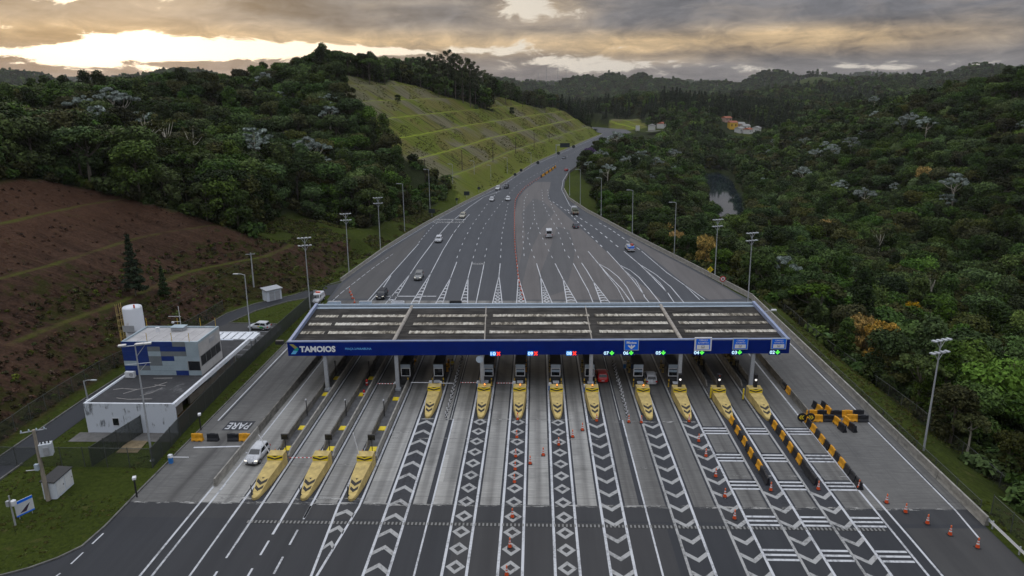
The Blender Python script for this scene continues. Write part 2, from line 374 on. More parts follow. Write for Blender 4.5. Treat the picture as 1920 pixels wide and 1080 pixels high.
def build_ground():
    ny, nx = XX.shape
    vs = np.stack([XX.ravel(), YY.ravel(), ZZ.ravel()], 1)
    idx = np.arange(nx*ny).reshape(ny, nx)
    q = np.stack([idx[:-1, :-1], idx[:-1, 1:], idx[1:, 1:], idx[1:, :-1]], -1).reshape(-1, 4)
    me = bpy.data.meshes.new('ground'); me.vertices.add(len(vs)); me.vertices.foreach_set('co', vs.ravel().astype(np.float32))
    me.loops.add(q.size); me.loops.foreach_set('vertex_index', q.ravel().astype(np.int32))
    me.polygons.add(len(q)); me.polygons.foreach_set('loop_start', np.arange(0, q.size, 4, dtype=np.int32)); me.polygons.foreach_set('loop_total', np.full(len(q), 4, np.int32))
    me.update(calc_edges=True); me.polygons.foreach_set('use_smooth', [True]*len(q))
    x, y = XX.ravel(), YY.ravel()
    kA = (INF['kA'] | inpoly(XX, YY, CLEAR)).ravel().astype(float)
    kB = (INF['kB']).ravel().astype(float)
    f, _ = forest_mask(XX, YY); lawn = (~f).ravel().astype(float)
    setattr_pt(me, 'cut', kA); setattr_pt(me, 'brown', kB); setattr_pt(me, 'lawn', lawn); setattr_pt(me, 'sl', INF['dl'].ravel())
    setattr_pt(me, 'sb', np.where(INF['sB'] > 0, INF['dB'], 0).ravel())
    def sh(nt, P, b):
        cut, brown, lawn = attr(nt, 'cut'), attr(nt, 'brown'), attr(nt, 'lawn')
        x, y, z = xyz(nt, P)
        n1 = noise(nt, P, .045, 5, .6); n2 = noise(nt, P, .5, 4, .65); n3 = noise(nt, P, 2.2, 3, .6)
        flo = mixc(nt, n2, (.012, .018, .007), (.028, .034, .014))
        far = mixc(nt, noise(nt, P, .09, 6, .7).sm(.35, .65), (.012, .02, .008), (.05, .062, .025))
        flo = mixc(nt, y.sm(900, 1500), flo, far)
        # mown grass
        lw = mixc(nt, (n1*.5+n3*.5).lin(.35, .65), (.020, .028, .006), (.052, .068, .011))
        lw = mixc(nt, n2.sm(.58, .75)*.7, lw, (.075, .068, .024)); lw = mixc(nt, noise(nt, P, 7., 2, .6).sm(.52, .7)*.5, lw, (.014, .020, .005))
        # terraced cut: dry grass tiers with bare greyish panels and slanting furrows, bright green benches
        u = y*.97+x*.23
        fp = comb(nt, (u+z*1.1)*.9, z*.10, 0.)
        fur = noise(nt, fp, .55, 3, .6)
        pn = noise(nt, comb(nt, (u+z*1.0)*.028, z*.055, 3.3), 1., 3, .5)
        dry = mixc(nt, n3, (.080, .074, .022), (.158, .142, .044))
        grn = mixc(nt, n3, (.062, .080, .013), (.135, .155, .026))
        base = mixc(nt, (n1+(n2-.5)*.5).sm(.42, .6), dry, grn)
        base = mixc(nt, pn.sm(.51, .60)*.75, base, mixc(nt, n3, (.095, .082, .056), (.165, .148, .108)))
        base = mixc(nt, fur.sm(.53, .63)*.85, base, (.026, .034, .010))
        sl = attr(nt, 'sl'); ph = (sl-2.5)/12.3
        fr = ph.m('FRACT'); ben = fr.sm(.79, .86)*(1-fr.sm(.95, 1.0))
        ben = (ben*(n2*1.2+n1*.9-.35)).clamp()*sl.sm(6, 9)
        base = mixc(nt, ben*.85, base, mixc(nt, n3, (.12, .165, .016), (.25, .30, .03)))
        path = (1-((sl-14.2)/1.3).m('ABSOLUTE').sm(.3, 1.))*cut
        base = mixc(nt, path*.55, base, (.07, .065, .05))
        low = (1-sl.sm(8.5, 12.))
        base = mixc(nt, low*.7, base, grn)
        # brown cut with dead bracken
        br = mixc(nt, (n3*.45+n2*.45+fur*.5).lin(.52, .86), (.018, .011, .008), (.072, .041, .027))
        br = mixc(nt, (n2-.5+n1-z*.012+.06).sm(.47, .62), br, mixc(nt, n3, (.010, .012, .004), (.046, .042, .013)))
        br = mixc(nt, z.sm(12, 20)*.6, br, mixc(nt, n3*.6+n2*.4, (.030, .015, .010), (.105, .055, .034)))
        sb = attr(nt, 'sb'); fb = ((sb-.3)/11.6).m('FRACT')
        bb = (fb.sm(.78, .84)*(1-fb.sm(.90, .96))*((n1-.46)*4.+(n2-.2)*1.2)).clamp()*sb.sm(5, 8)*.8
        br = mixc(nt, bb, br, mixc(nt, n3, (.036, .044, .009), (.095, .105, .018)))
        c = mixc(nt, lawn, flo, lw); c = mixc(nt, cut, c, base); c = mixc(nt, brown, c, br)
        nt.links.new(c, b.inputs['Base Color'])
        bp = nt.nodes.new('ShaderNodeBump'); bp.inputs['Strength'].default_value = .8; bp.inputs['Distance'].default_value = .5
        nt.links.new((n3*.6+n2+fur*(cut*1.5+brown*1.8)).k, bp.inputs['Height']); nt.links.new(bp.outputs[0], b.inputs['Normal'])
    me.materials.append(custom('ground_cover', sh, 1., .05))
    o = bpy.data.objects.new('ground', me); COL.objects.link(o); tag(o, kind='structure')
build_ground()
def build_lake():
    def sh(nt, P, b):
        n = noise(nt, P, .35, 3, .6, sc3=(1, 2.2, 1)); bp = nt.nodes.new('ShaderNodeBump'); bp.inputs['Strength'].default_value = .16
        nt.links.new(n.k, bp.inputs['Height']); nt.links.new(bp.outputs[0], b.inputs['Normal'])
        nt.links.new(mixc(nt, n, (.012, .02, .025), (.02, .03, .035)), b.inputs['Base Color'])
    m = custom('lake_water', sh, .05, .9)
    mb = MB(); mb.prism([(70, 330), (190, 330), (200, 690), (70, 690)], WATER-.4, WATER)
    tag(mb.build('lake_water', m), kind='structure')
build_lake()
# ================================================================== roads and paint
def sheet(name, rows, m, z, step=None, attrs=None):
    """grid between left and right polylines: rows of (x_left, x_right, y)"""
    vs, fs, n = [], [], attrs or 2
    for k, r in enumerate(rows):
        (xl, yl), (xr, yr) = r
        for i in range(n): t = i/(n-1); vs.append((xl+(xr-xl)*t, yl+(yr-yl)*t, z))
    for k in range(len(rows)-1):
        for i in range(n-1): a = k*n+i; fs.append((a, a+1, a+n+1, a+n))
    mb = MB(); mb.raw(vs, fs); return tag(mb.build(name, m), kind='structure')
ISL = [-30.2, -24.9, -19.75, -14.5, -7.4, -2.35, 2.87, 7.87, 15.04, 20.15, 25.6, 30.65]   # island centres
LANES = [-39.5, -33.0, -27.5, -22.3, -17.1, -12.3, -9.4, -4.9, .26, 5.4, 9.9, 13.0, 17.6, 22.9, 28.1, 33.4]
def sh_concrete(nt, P, b):
    st, pale = attr(nt, 'stain'), attr(nt, 'pale'); x, y, z = xyz(nt, P)
    fine = noise(nt, P, 1., 3, .6, sc3=(.5, 5., 1)); big = noise(nt, P, .11, 5, .6); strk = noise(nt, P, 1., 4, .6, sc3=(1.7, .035, 1)); med = noise(nt, P, .8, 4, .65)
    c = mixc(nt, (big*.5+fine*.35+med*.3).lin(.42, .72), (.046, .045, .045), (.120, .117, .111))
    c = mixc(nt, pale*.88, c, mixc(nt, (fine*.5+strk*.6).lin(.4, .7), (.26, .257, .245), (.46, .45, .42)))
    c = mixc(nt, strk.sm(.50, .68)*(pale*-.62+.8)*.75, c, (.050, .049, .048)); c = mixc(nt, big.sm(.56, .66)*.3, c, (.07, .068, .066))
    c = mixc(nt, (st*(strk*.7+.5)*(big*.8+.5)).clamp()*.85, c, (.032, .030, .029))
    jy = ((y/6.).m('FRACT')-.5).m('ABSOLUTE').sm(.492, .4975)
    c = mixc(nt, jy*.55, c, (.045, .043, .04))
    wn = noise(nt, comb(nt, (x/5.2).m('FLOOR'), (y/6.+.5).m('FLOOR'), 0.), 1.37, 0, .5)
    c = mixc(nt, wn.lin(.3, .7)*.35, c, (.09, .088, .085))
    c = mixc(nt, med.sm(.70, .78)*.5, c, (.38, .37, .35))
    nt.links.new(c, b.inputs['Base Color']); nt.links.new((big*.3+.62).k, b.inputs['Roughness'])
CONC = custom('concrete_slabs', sh_concrete, .8, .25)
def sh_asphalt(dark, lite, tint=0.):
    def f(nt, P, b):
        n = noise(nt, P, .09, 5, .6); s = noise(nt, P, 1., 4, .65, sc3=(.55, .02, 1)); g = noise(nt, P, 9., 2, .6); m = noise(nt, P, .5, 4, .6)
        c = mixc(nt, (n*.45+s*.5+g*.18).lin(.40, .72), dark, lite)
        c = mixc(nt, s.sm(.58, .74)*.35, c, tuple(d*.55 for d in dark)); c = mixc(nt, m.sm(.66, .8)*.3, c, tuple(l*1.35 for l in lite))
        nt.links.new(c, b.inputs['Base Color']); nt.links.new((n*.3+.55).k, b.inputs['Roughness'])
    return f
ASPH = custom('asphalt_grey', sh_asphalt((.034, .037, .044), (.056, .060, .069)), .75, .3)
ASPH_D = custom('asphalt_dark', sh_asphalt((.013, .015, .019), (.030, .032, .037)), .7, .3)
ASPH_B = custom('asphalt_worn', sh_asphalt((.074, .069, .069), (.118, .110, .108)), .8, .25)
ASPH_A = custom('asphalt_access', sh_asphalt((.026, .026, .027), (.056, .055, .054)), .8, .25)
def xl(y): return float(np.interp(y, [p[1] for p in LEFT[:-3]], [p[0] for p in LEFT[:-3]]))
def xr(y): return float(np.interp(y, [p[1] for p in RIGHT[:-4]], [p[0] for p in RIGHT[:-4]]))
YC = 64.6                                       # where asphalt gives way to concrete
def y_c(x): return YC-.2+.35*(x+43)/85          # the joint runs very slightly askew
mbx = MB()
NX = 240; NYc = 30; ys = np.linspace(0, 1, NYc); cv, cf, st, pl = [], [], [], []
for j in range(NYc):
    for i in range(NX):
        x = -43.5+88.1*i/(NX-1); y0 = y_c(x); y = y0+(139.-y0)*ys[j]; cv.append((x, y, .0))
        d = min(abs(x-l) for l in LANES); lane = min(range(len(LANES)), key=lambda k: abs(x-LANES[k]))
        st.append(math.exp(-(d/.42)**2)*(.85 if x < 36 else .1)+(.55*math.exp(-((d-.85)/.3)**2)*(.4 if x < 8 else .8) if x < 36 else 0))
        p = 1. if -21 < x < 7.8 else (.8 if -36 < x <= -20 else (.28 if x < 36 else .12)); 
        if x < -36: p = .15
        pl.append(p*(1-.55*sstep(np.array(y), 84, 92)))  # paleness drops towards the canopy: its shade is put into the concrete colour
for j in range(NYc-1):
    for i in range(NX-1): a = j*NX+i; cf.append((a, a+1, a+NX+1, a+NX))
mbx.raw(cv, cf); ap = mbx.build('concrete_apron', CONC); setattr_pt(ap.data, 'stain', np.array(st)); setattr_pt(ap.data, 'pale', np.array(pl)); tag(ap, kind='structure')
# asphalt south of the apron
rows = []
for y in list(np.linspace(20, 52, 8))+[p[1] for p in GE if 52 < p[1] < 60]+[60., None]:
    if y is None: rows.append(((-43.5, y_c(-43.5)), (44.6, y_c(44.6)))); continue
    xs = [p for p in GE]; xlft = float(np.interp(y, [p[1] for p in GE], [p[0] for p in GE])) if y > 38 else -100
    rows.append(((xlft, y), (44.6, y)))
sheet('asphalt_road', rows, ASPH_D, .0)
# highway beyond the plaza
rows = [((-44, 139.), (44.6, 139.))]
for y in np.arange(145, 731, 7.): rows.append(((xl(y), y), (xr(y), y)))
rows += [((60, 775), (98, 742)), ((40, 815), (98, 790)), ((10, 850), (70, 850)), ((-60, 900), (0, 930))]
sheet('highway', rows, ASPH, .0)
def flat(name, pts, m, z): mb = MB(); mb.poly([(p[0], p[1], z) for p in pts], 0); return tag(mb.build(name, m), kind='structure')
g2 = lambda L: [G2(*p) for p in L]
flat('worn_asphalt', g2([(1005, 341), (1033, 341), (1030, 355), (1027, 372), (1045, 388), (1084, 424), (1130, 465), (1185, 520), (1240, 562), (985, 562), (972, 500), (966, 430), (964, 403), (972, 372), (985, 355)]), ASPH_B, .004)
ASPH_M = custom('asphalt_patched', sh_asphalt((.054, .054, .057), (.086, .085, .088)), .78, .28)
flat('patched_asphalt', g2([(1000, 372), (1020, 378), (1040, 398), (1015, 430), (995, 470), (982, 520), (975, 555), (973, 500), (985, 440), (978, 400)]), ASPH_M, .008)
flat('patched_asphalt', g2([(1045, 425), (1068, 432), (1078, 470), (1072, 505), (1060, 545), (1015, 560), (1010, 520), (1030, 470)]), ASPH_M, .008)
flat('worn_asphalt', g2([(1300, 545), (1208, 471), (1180, 450), (1183, 446), (1290, 502), (1360, 540), (1392, 560), (1330, 562)]), ASPH_B, .004)
flat('worn_asphalt', g2([(620, 560), (645, 530), (720, 478), (765, 447), (800, 428), (788, 452), (735, 510), (690, 560)]), custom('asphalt_shoulder', sh_asphalt((.05, .049, .05), (.085, .082, .081)), .8, .25), .004)
# dark and pale cross bands of the near roadway
flat('asphalt_strip', [(-43.4, 61.6), (44.4, 62.1), (44.4, y_c(44.4)-.02), (-43.4, y_c(-43.4)-.02)], custom('asphalt_band', sh_asphalt((.017, .018, .021), (.037, .038, .041)), .7, .3), .004)
flat('asphalt_strip', [(36.5, 20), (44.5, 20), (44.5, 61.5), (36.5, 61.4)], ASPH_A, .004)
flat('asphalt_strip', [(-8, 20), (13, 20), (13, 61.6), (-8, 61.5)], custom('asphalt_mid', sh_asphalt((.022, .022, .024), (.042, .042, .044)), .75, .3), .004)
# access road, parking lot and lane round the office building
flat('parking_lot', [(-60.5, 106), (-47.2, 106), (-47.2, 121), (-49, 123.4), (-58.5, 124), (-62, 112)], ASPH_A, .0)
flat('access_road', [(-64.6, 40), (-60.9, 40), (-60.9, 76), (-61.2, 106), (-62.2, 112), (-58.5, 124), (-56.3, 131.5), (-52, 138), (-47, 142), (-44.3, 143), (-44.9, 153), (-48.5, 149), (-52.5, 142.5), (-58, 136.5), (-61.2, 130), (-62.6, 118), (-64.0, 104), (-64.6, 90)], ASPH_D, -.004)
# ------------------------------------------------ paint
def sh_paint(col):
    def f(nt, P, b):
        n = noise(nt, P, 3.5, 4, .7); m = noise(nt, P, .35, 3, .6)
        x_, y_, z_ = xyz(nt, P); w = noise(nt, P, 1., 3, .6, sc3=(2.2, .06, 1)); c = mixc(nt, (n*.6+m*.45+w*.35).sm(.66, .90)*.85, col, tuple(k*.28 for k in col)); nt.links.new(c, b.inputs['Base Color'])
    return f
PW = custom('paint_white', sh_paint((.46, .47, .49)), .7, .3); PD = custom('paint_black', sh_paint((.028, .030, .036)), .7, .3); PWO = custom('paint_faded', sh_paint((.31, .31, .305)), .75, .25)
WP, DP, FP = MB(), MB(), MB()                   # white, black, faded
ZW, ZD = .016, .012
def line(mb, pts, w, z=ZW, dash=None):
    pts = [Vector((p[0], p[1], 0)) for p in pts]
    if dash is None:
        L, Rr = [], []
        for i, p in enumerate(pts):
            d = (pts[min(i+1, len(pts)-1)]-pts[max(i-1, 0)]).normalized(); n = Vector((-d.y, d.x, 0))*w/2; L.append(p+n); Rr.append(p-n)
        for i in range(len(pts)-1): mb.poly([(*L[i+1].xy, z), (*L[i].xy, z), (*Rr[i].xy, z), (*Rr[i+1].xy, z)])
        return
    on, off = dash; pos = 0.; acc = 0.; nxt = 0.
    seg = [(a, b, (b-a).length) for a, b in zip(pts[:-1], pts[1:])]; total = sum(s[2] for s in seg)
    def pt(d):
        for a, b, l in seg:
            if d <= l: return a.lerp(b, d/l)
            d -= l
        return pts[-1]
    t = 0
    while t+on <= total: line(mb, [pt(t), pt(t+on)], w, z); t += on+off
def pline(px, w=.16, dash=None, mb=None): line(mb or WP, g2(px), w, ZW, dash)
def quadp(mb, P, z=ZW): mb.poly([(p[0], p[1], z) for p in P])
def chevron(mb, cx, y, hw, th, rise, up=1, z=ZW, skew=0.):
    """V stroke across a hatched strip; up=+1 apex away from the viewer"""
    for s in (-1, 1):
        quadp(mb, [(cx+s*hw, y), (cx, y+up*rise), (cx, y+up*rise+th), (cx+s*hw, y+th)][::s if s*1 else 1], z)
def diamond(mb, cx, y, hw, hh, th, z=ZW):
    o = [(cx, y-hh), (cx+hw, y), (cx, y+hh), (cx-hw, y)]; k = 1-th
    i_ = [(cx+(p[0]-cx)*k, y+(p[1]-y)*k) for p in o]
    for a in range(4): b = (a+1) % 4; quadp(mb, [o[a], o[b], i_[b], i_[a]], z)
# approach strips in front of every island: (island, pattern, where it ends towards the viewer)
HW = 1.12
for k, cx in enumerate(ISL):
    tip = 64.9 if k < 3 else 84.6
    y0 = 30. if k >= 3 else (None)
    pat = 'up' if k == 3 else ('dia' if k in (4, 5, 6) else 'down')
    # black ground under the paint on the concrete
    if k >= 3: quadp(DP, [(cx-HW-.35, y_c(cx)), (cx+HW+.35, y_c(cx)), (cx+HW+.35, 112), (cx-HW-.35, 112)], ZD)
    else: quadp(DP, [(cx-HW-.3, y_c(cx)), (cx+HW+.3, y_c(cx)), (cx+HW+.3, 112), (cx-HW-.3, 112)], ZD)
    if k >= 3:
        for s in (-1, 1):
            old = k >= 8 and s == -1
            line(FP if old else WP, [(cx+s*HW, 116), (cx+s*HW, 62), (cx+s*HW*(1.0 if k < 9 else 1.02), 45), (cx+s*HW, 26)], .26)
        y = tip-.9
        while y > 27:
            rows_hidden = k >= 10 and y > 68
            w = WP if (k in (3, 7) or y < 62) else FP
            if pat == 'dia': diamond(FP, cx, y, .92, 1.0, .52)
            elif pat == 'up': chevron(FP, cx, y-1.2, HW-.14, .64, .95, 1)
            elif not rows_hidden: chevron(FP, cx, y-.6, HW-.14, .62, .95, -1)
            y -= 2.65
# left island lines
for k in (0, 1):
    cx = ISL[k]
    for s in (-1, 1): line(WP, [(cx+s*HW, 118), (cx+s*HW, 61.8)], .24)
line(WP, [(ISL[0]-HW, 61.8), (ISL[0]-HW, 25)], .2); line(WP, [(ISL[0]+HW, 61.8), (ISL[0]+HW, 57.5)], .24); line(WP, [(ISL[0]+HW, 57.5), (ISL[0]+HW, 22)], .2, ZW, (2.2, 1.9))
line(WP, [(ISL[1]-HW, 61.8), (ISL[1]-HW, 59)], .24); line(WP, [(ISL[1]-HW, 58), (ISL[1]-HW, 22)], .2, ZW, (2.2, 1.9)); line(WP, [(ISL[1]+HW, 64), (ISL[1]+HW, 22)], .2, ZW, (2.4, 1.8))
cx = ISL[2]
for s in (-1, 1): line(WP, [(cx+s*HW, 118), (cx+s*HW, 64), (cx+s*.06-.35, 50.5)], .24)
for y, hw in ((62.9, .95), (60.1, .72), (57.6, .5)): chevron(FP, cx-.02*(63-y), y-.9, hw, .65, .8, 1)
line(WP, [(cx-.35, 50.5), (cx-.35, 22)], .2)
for x0 in (-36.0, -34.9): line(WP, [(x0+.2, 68), (x0+.15, 62), (x0+.1, 22)], .22)
line(WP, [(-33.9+1.0-1.9, 110), (-34.75, 68)], .16)
# thin twin line between lanes 10 and 09, and 07 and 06
for cx in (-11.0, 11.4):
    line(DP, [(cx-.35, 112), (cx-.35, y_c(cx))], .5, ZD); line(WP, [(cx, 84.5), (cx, 22)], .18); line(FP, [(cx-.35, 112), (cx-.35, 84.5)], .12)
# right boundary line pairs
line(WP, [(35.0, 112), (34.95, 70), (35.2, 26)], .22); line(WP, [(36.0, 69.5), (36.2, 60), (36.6, 26)], .22)
line(WP, [(44.0-.6, 120), (43.2, 64.5), (42.8, 60)], .18); line(DP, [(43.5, 110), (43.3, 66)], .3, ZD)
line(WP, [(42.6, 52), (43.2, 30)], .16)
# transverse rumble bars on lanes 02 to 04
for x0, x1 in ((21.35, 24.4), (26.8, 29.5), (31.85, 34.8)):
    for yb in (81.0, 74.2, 68.2, 61.6, 56.2, 51.5):
        for d in (0, .72, 1.44):
            line(WP, [(x0, yb+d), (x1, yb+d)], .30)
            if yb > 65: line(DP, [(x0, yb+d+.36), (x1, yb+d+.36)], .34, ZD)
# pale scoured streak along the concrete joint, and scattered pale scuffs
def sh_scuff(nt, P, b):
    n = noise(nt, P, 1., 5, .75, sc3=(.5, 2.5, 1)); nt.links.new(mixc(nt, n.lin(.4, .62), (.05, .05, .05), (.33, .325, .31)), b.inputs['Base Color']); nt.links.new(n.sm(.46, .60).k, b.inputs['Alpha'])
SCF = custom('scuffed_surface', sh_scuff, .85, .2); SB_ = MB(); rs = random.Random(5)
for k in range(44): x = -43+k*1.95; SB_.poly([(x, y_c(x)-.28, .0145), (x+1.95, y_c(x)-.28, .0145), (x+1.95, y_c(x)+.22, .0145), (x, y_c(x)+.22, .0145)])
for x0, x1, y, h in ((-16, 8, 84.3, .35), (9, 21, 83.9, .4), (-21, -16.2, 80.4, .35), (-20, 8, 79.0, .2), (12, 17, 72.3, .3), (18, 24, 76.6, .35), (-36, -18, 72.4, .25), (-34, -30, 64.9, .9), (-26, -18, 65., .7), (21, 35, 70.8, .2)): SB_.poly([(x0, y, .0148), (x1, y, .0148), (x1, y+h, .0148), (x0, y+h, .0148)])
tag(SB_.build('pavement_scuffs', SCF), kind='structure')
# drain grating across the road
GRM = mat('grating', (.16, .16, .155), .6, .3, 30., sc3=(40, 1, 1)); DR = MB()
DR.box(-29.5, 34.5, 60.8, 61.35, -.05, .012, 0)
for i in range(160): x = -29.4+i*.4; DR.box(x, x+.18, 60.85, 61.3, .0125, .03, 1)
tag(DR.build('drain_channel', [mat('drain_dark', (.03, .03, .03), .9), GRM]), kind='structure')
# left exit lane
line(WP, [(-42.6, 140), (-42.4, 83.5)], .18); line(DP, [(-42.2, 140), (-42.0, 83.5)], .2, ZD)
line(WP, [(-42.2, 76.2), (-36.5, 76.6)], .3)
P0 = [G2(*p) for p in ((194, 1000), (120, 1070))]; dvec = Vector((P0[1][0]-P0[0][0], P0[1][1]-P0[0][1]))
line(WP, [P0[0], P0[1], (P0[1][0]+dvec.x*2.5-3, P0[1][1]+dvec.y*2.5)], .16, ZW, (1.7, 1.3))
# the word PARE, read by drivers coming towards the viewer
qb = [G2(*p) for p in ((441, 788), (472, 789), (457, 808), (422, 808))]
ctr = Vector((sum(p[0] for p in qb)/4, sum(p[1] for p in qb)/4))
quadp(DP, [(ctr.x-1.75, ctr.y-1.35), (ctr.x+1.75, ctr.y-1.35), (ctr.x+1.75, ctr.y+1.35), (ctr.x-1.75, ctr.y+1.35)], ZD)
put_text(WP, 'PARE', lambda x, y, z: (ctr.x-x*1.12, ctr.y-y*2.1, ZW), size=1.22, bold=.015)
# ---- markings beyond the canopy, traced lane by lane
def taper(apex, bl, br, pat, n, tail=None, rails=(None, None)):
    A, B, Cc = Vector(G2(*apex)), Vector(G2(*bl)), Vector(G2(*br)); ext = 112.
    for Q in (B, Cc):
        d = (Q-A).normalized(); e = Q+d*max(0, (Q.y-118)/max(-d.y, .2)); line(WP, [A, e], .2)
    if tail: line(WP, g2([apex]+list(tail)), .2)
    for i in range(n):
        t = .30+.70*(i+.5)/n; l, r = A.lerp(B, t), A.lerp(Cc, t); c = (l+r)/2; hw = (r-l).length/2-.1; w = min(.55, hw*.6)
        if pat == 'dia': diamond(WP, c.x, c.y, hw*.95, 1.6*min(1, hw), .42)
        else: chevron(WP, c.x, c.y, hw, .55, hw*.55, 1)
taper((769, 514), (723, 569), (738, 566), 'v', 6, [(785, 490), (815, 450), (841, 420), (880, 388), (906, 370), (938, 358)])
taper((808, 512), (771, 569), (785, 569), 'v', 7, [(830, 470), (849, 439), (863, 420), (880, 402)])
taper((845, 521), (817, 569), (830, 569), 'v', 6, [(856.5, 491)])
taper((877.5, 521), (863, 569), (876.6, 569), 'v', 6, [(885.4, 491)])
taper((935.6, 517), (923.4, 569), (941.6, 569), 'dia', 7, [(937.9, 494)])
taper((971.8, 519), (968.7, 567), (986, 567), 'dia', 7, [(970, 495)])
taper((1014, 520), (1017, 567), (1034.8, 567), 'dia', 7, [(1006, 494)])
taper((1056, 524), (1062.8, 567), (1081.4, 567), 'v', 6, [(1040.7, 494)])
taper((1112.5, 528), (1126.8, 567), (1143, 567), 'v', 6, [(1100, 507), (1090.5, 493)])
pline([(892.5, 569), (908.4, 491)], .2); pline([(1111.8, 567), (1103, 545), (1091.8, 525), (1075, 494)], .18)
pline([(1183.8, 567), (1165, 541), (1140, 515), (1121.6, 494), (1102.7, 471)], .2); pline([(1121.6, 494), (1140, 504), (1159, 519), (1175, 538), (1191, 567)], .2); pline([(1130, 505), (1158, 540), (1172, 567)], .14)
pline([(1138, 471), (1161.8, 497), (1185, 523), (1207, 552), (1208, 556), (1217, 567)], .2); pline([(1164, 498), (1182, 507), (1198, 520), (1218, 543), (1237, 567)], .2); pline([(1170, 506), (1192, 525), (1207, 552)], .14)
pline([(1169.6, 471), (1200.7, 497), (1226.6, 523), (1252.5, 550), (1264, 567)], .2); pline([(1203, 498), (1230, 515), (1257.7, 538), (1282, 567)], .2); pline([(1208, 504), (1237, 530), (1252, 550)], .14)
pline([(1203, 471), (1250, 511), (1283.6, 534.6), (1312, 562)], .18); pline([(1283.6, 534.6), (1300, 546), (1322, 562)], .18)
pline([(686, 568), (715, 535), (732, 516), (785, 457)], .2); pline([(692, 568), (718, 540), (733, 517)], .2)
pline([(724, 555.5), (818, 555.5)], .45)
pline([(785, 455), (812, 423), (826, 414)], .16, (2.2, 2.)); pline([(618, 569), (640, 549), (700, 502), (740, 474)], .14, (2.6, 1.)); 
D = (2.6, 5.4)
for px in ([(856.5, 484), (870, 450), (885, 422), (915.7, 380), (935, 357), (960, 335)], [(887, 484), (898, 445), (910, 420), (936, 385), (966, 350), (980, 341), (1018, 320), (1060, 295), (1095, 275)], [(909, 482), (915, 455)],
           [(938.5, 483), (941, 440), (953, 380)], [(849, 439), (871, 409)],
           [(982.7, 480), (980, 440), (982, 410), (983, 375), (991, 360)], [(1002, 484), (988, 442), (1003, 410), (999, 373)], [(1036, 484), (1012, 436), (1005, 415)], [(1068, 484), (1060, 473), (1044, 427), (1027, 400), (1018, 380), (1016, 353)],
           [(1085, 484), (1066, 440), (1050, 415), (1038, 395), (1029, 370), (1026, 352)]): pline(px, .17, D)
for px in ([(1129, 463), (1093, 426), (1065, 397), (1036, 378)], [(1159, 463), (1115, 427), (1081, 405), (1062, 392)], ): pline(px, .3, (2.6, 3.6))
pline([(1199, 468), (1145, 430), (1120, 416)], .25, (2.6, 2.2))
pline([(1078, 395), (1068, 385), (1062, 373), (1053, 355), (1056, 338), (1064, 325)], .16)
pline([(1000, 310), (1050, 288), (1100, 266), (1128, 253)], .2); pline([(640, 527), (720, 471), (802, 421), (870, 384), (938, 350), (1000, 310)], .14)
put_text(FP, 'MOTOS', lambda x, y, z: (G2(897, 494.5)[0]-x, G2(897, 494.5)[1]-y*2.2, ZW), size=.95, bold=.02)
def ptxt(s, px, py, sz): c = G2(px, py); put_text(FP, s, lambda x, y, z: (c[0]-x, c[1]-y*2.4, ZW), size=sz, bold=.02)
ptxt('CAMINHÕES', 837, 411.6, 1.35); ptxt('ÔNIBUS', 860, 411.6, 1.35); ptxt('COBRANÇA', 833, 416.6, 1.35); ptxt('MANUAL', 855, 416.6, 1.35)
# lane edges of car park and lawn kerbs
for k in range(7): line(WP, [(-52.4, 107.5+k*2.35), (-48.2, 107.5+k*2.35)], .12)
tag(WP.build('lane_markings', PW), kind='structure'); tag(FP.build('faded_lane_markings', PWO), kind='structure'); tag(DP.build('black_lane_markings', PD), kind='structure')
# kerbs
KB = MB(); KM = mat('kerb_concrete', (.11, .108, .10), .85, .4, 1.2)
def kerb(pts, w=.18, h=.13):
    pts = [Vector((p[0], p[1], 0)) for p in pts]
    L = []
    for i, p in enumerate(pts):
        d = (pts[min(i+1, len(pts)-1)]-pts[max(i-1, 0)]).normalized(); L.append((p, Vector((-d.y, d.x, 0))*w/2))
    KB.loft([[p-n+Vector((0, 0, -.1)), p-n+Vector((0, 0, h)), p+n+Vector((0, 0, h)), p+n+Vector((0, 0, -.1))] for p, n in L])
kerb([(p[0]-.1, p[1]) for p in GE[1:]]+[(-43.6, 112), (-44.1, 137)])
kerb([(-47.1, 106), (-47.1, 121), (-49, 123.5), (-58.4, 124.1), (-56.2, 131.6), (-51.9, 138.1), (-47, 142.1), (-46.4, 137)])
kerb([(-64.7, 40), (-64.7, 90), (-64.1, 104), (-62.7, 118), (-61.3, 130), (-58.1, 136.6), (-52.6, 142.6), (-48.6, 149.2), (-45.2, 154)])
kerb([(-60.8, 40), (-60.8, 72)])
tag(KB.build('kerbs', KM), kind='structure')
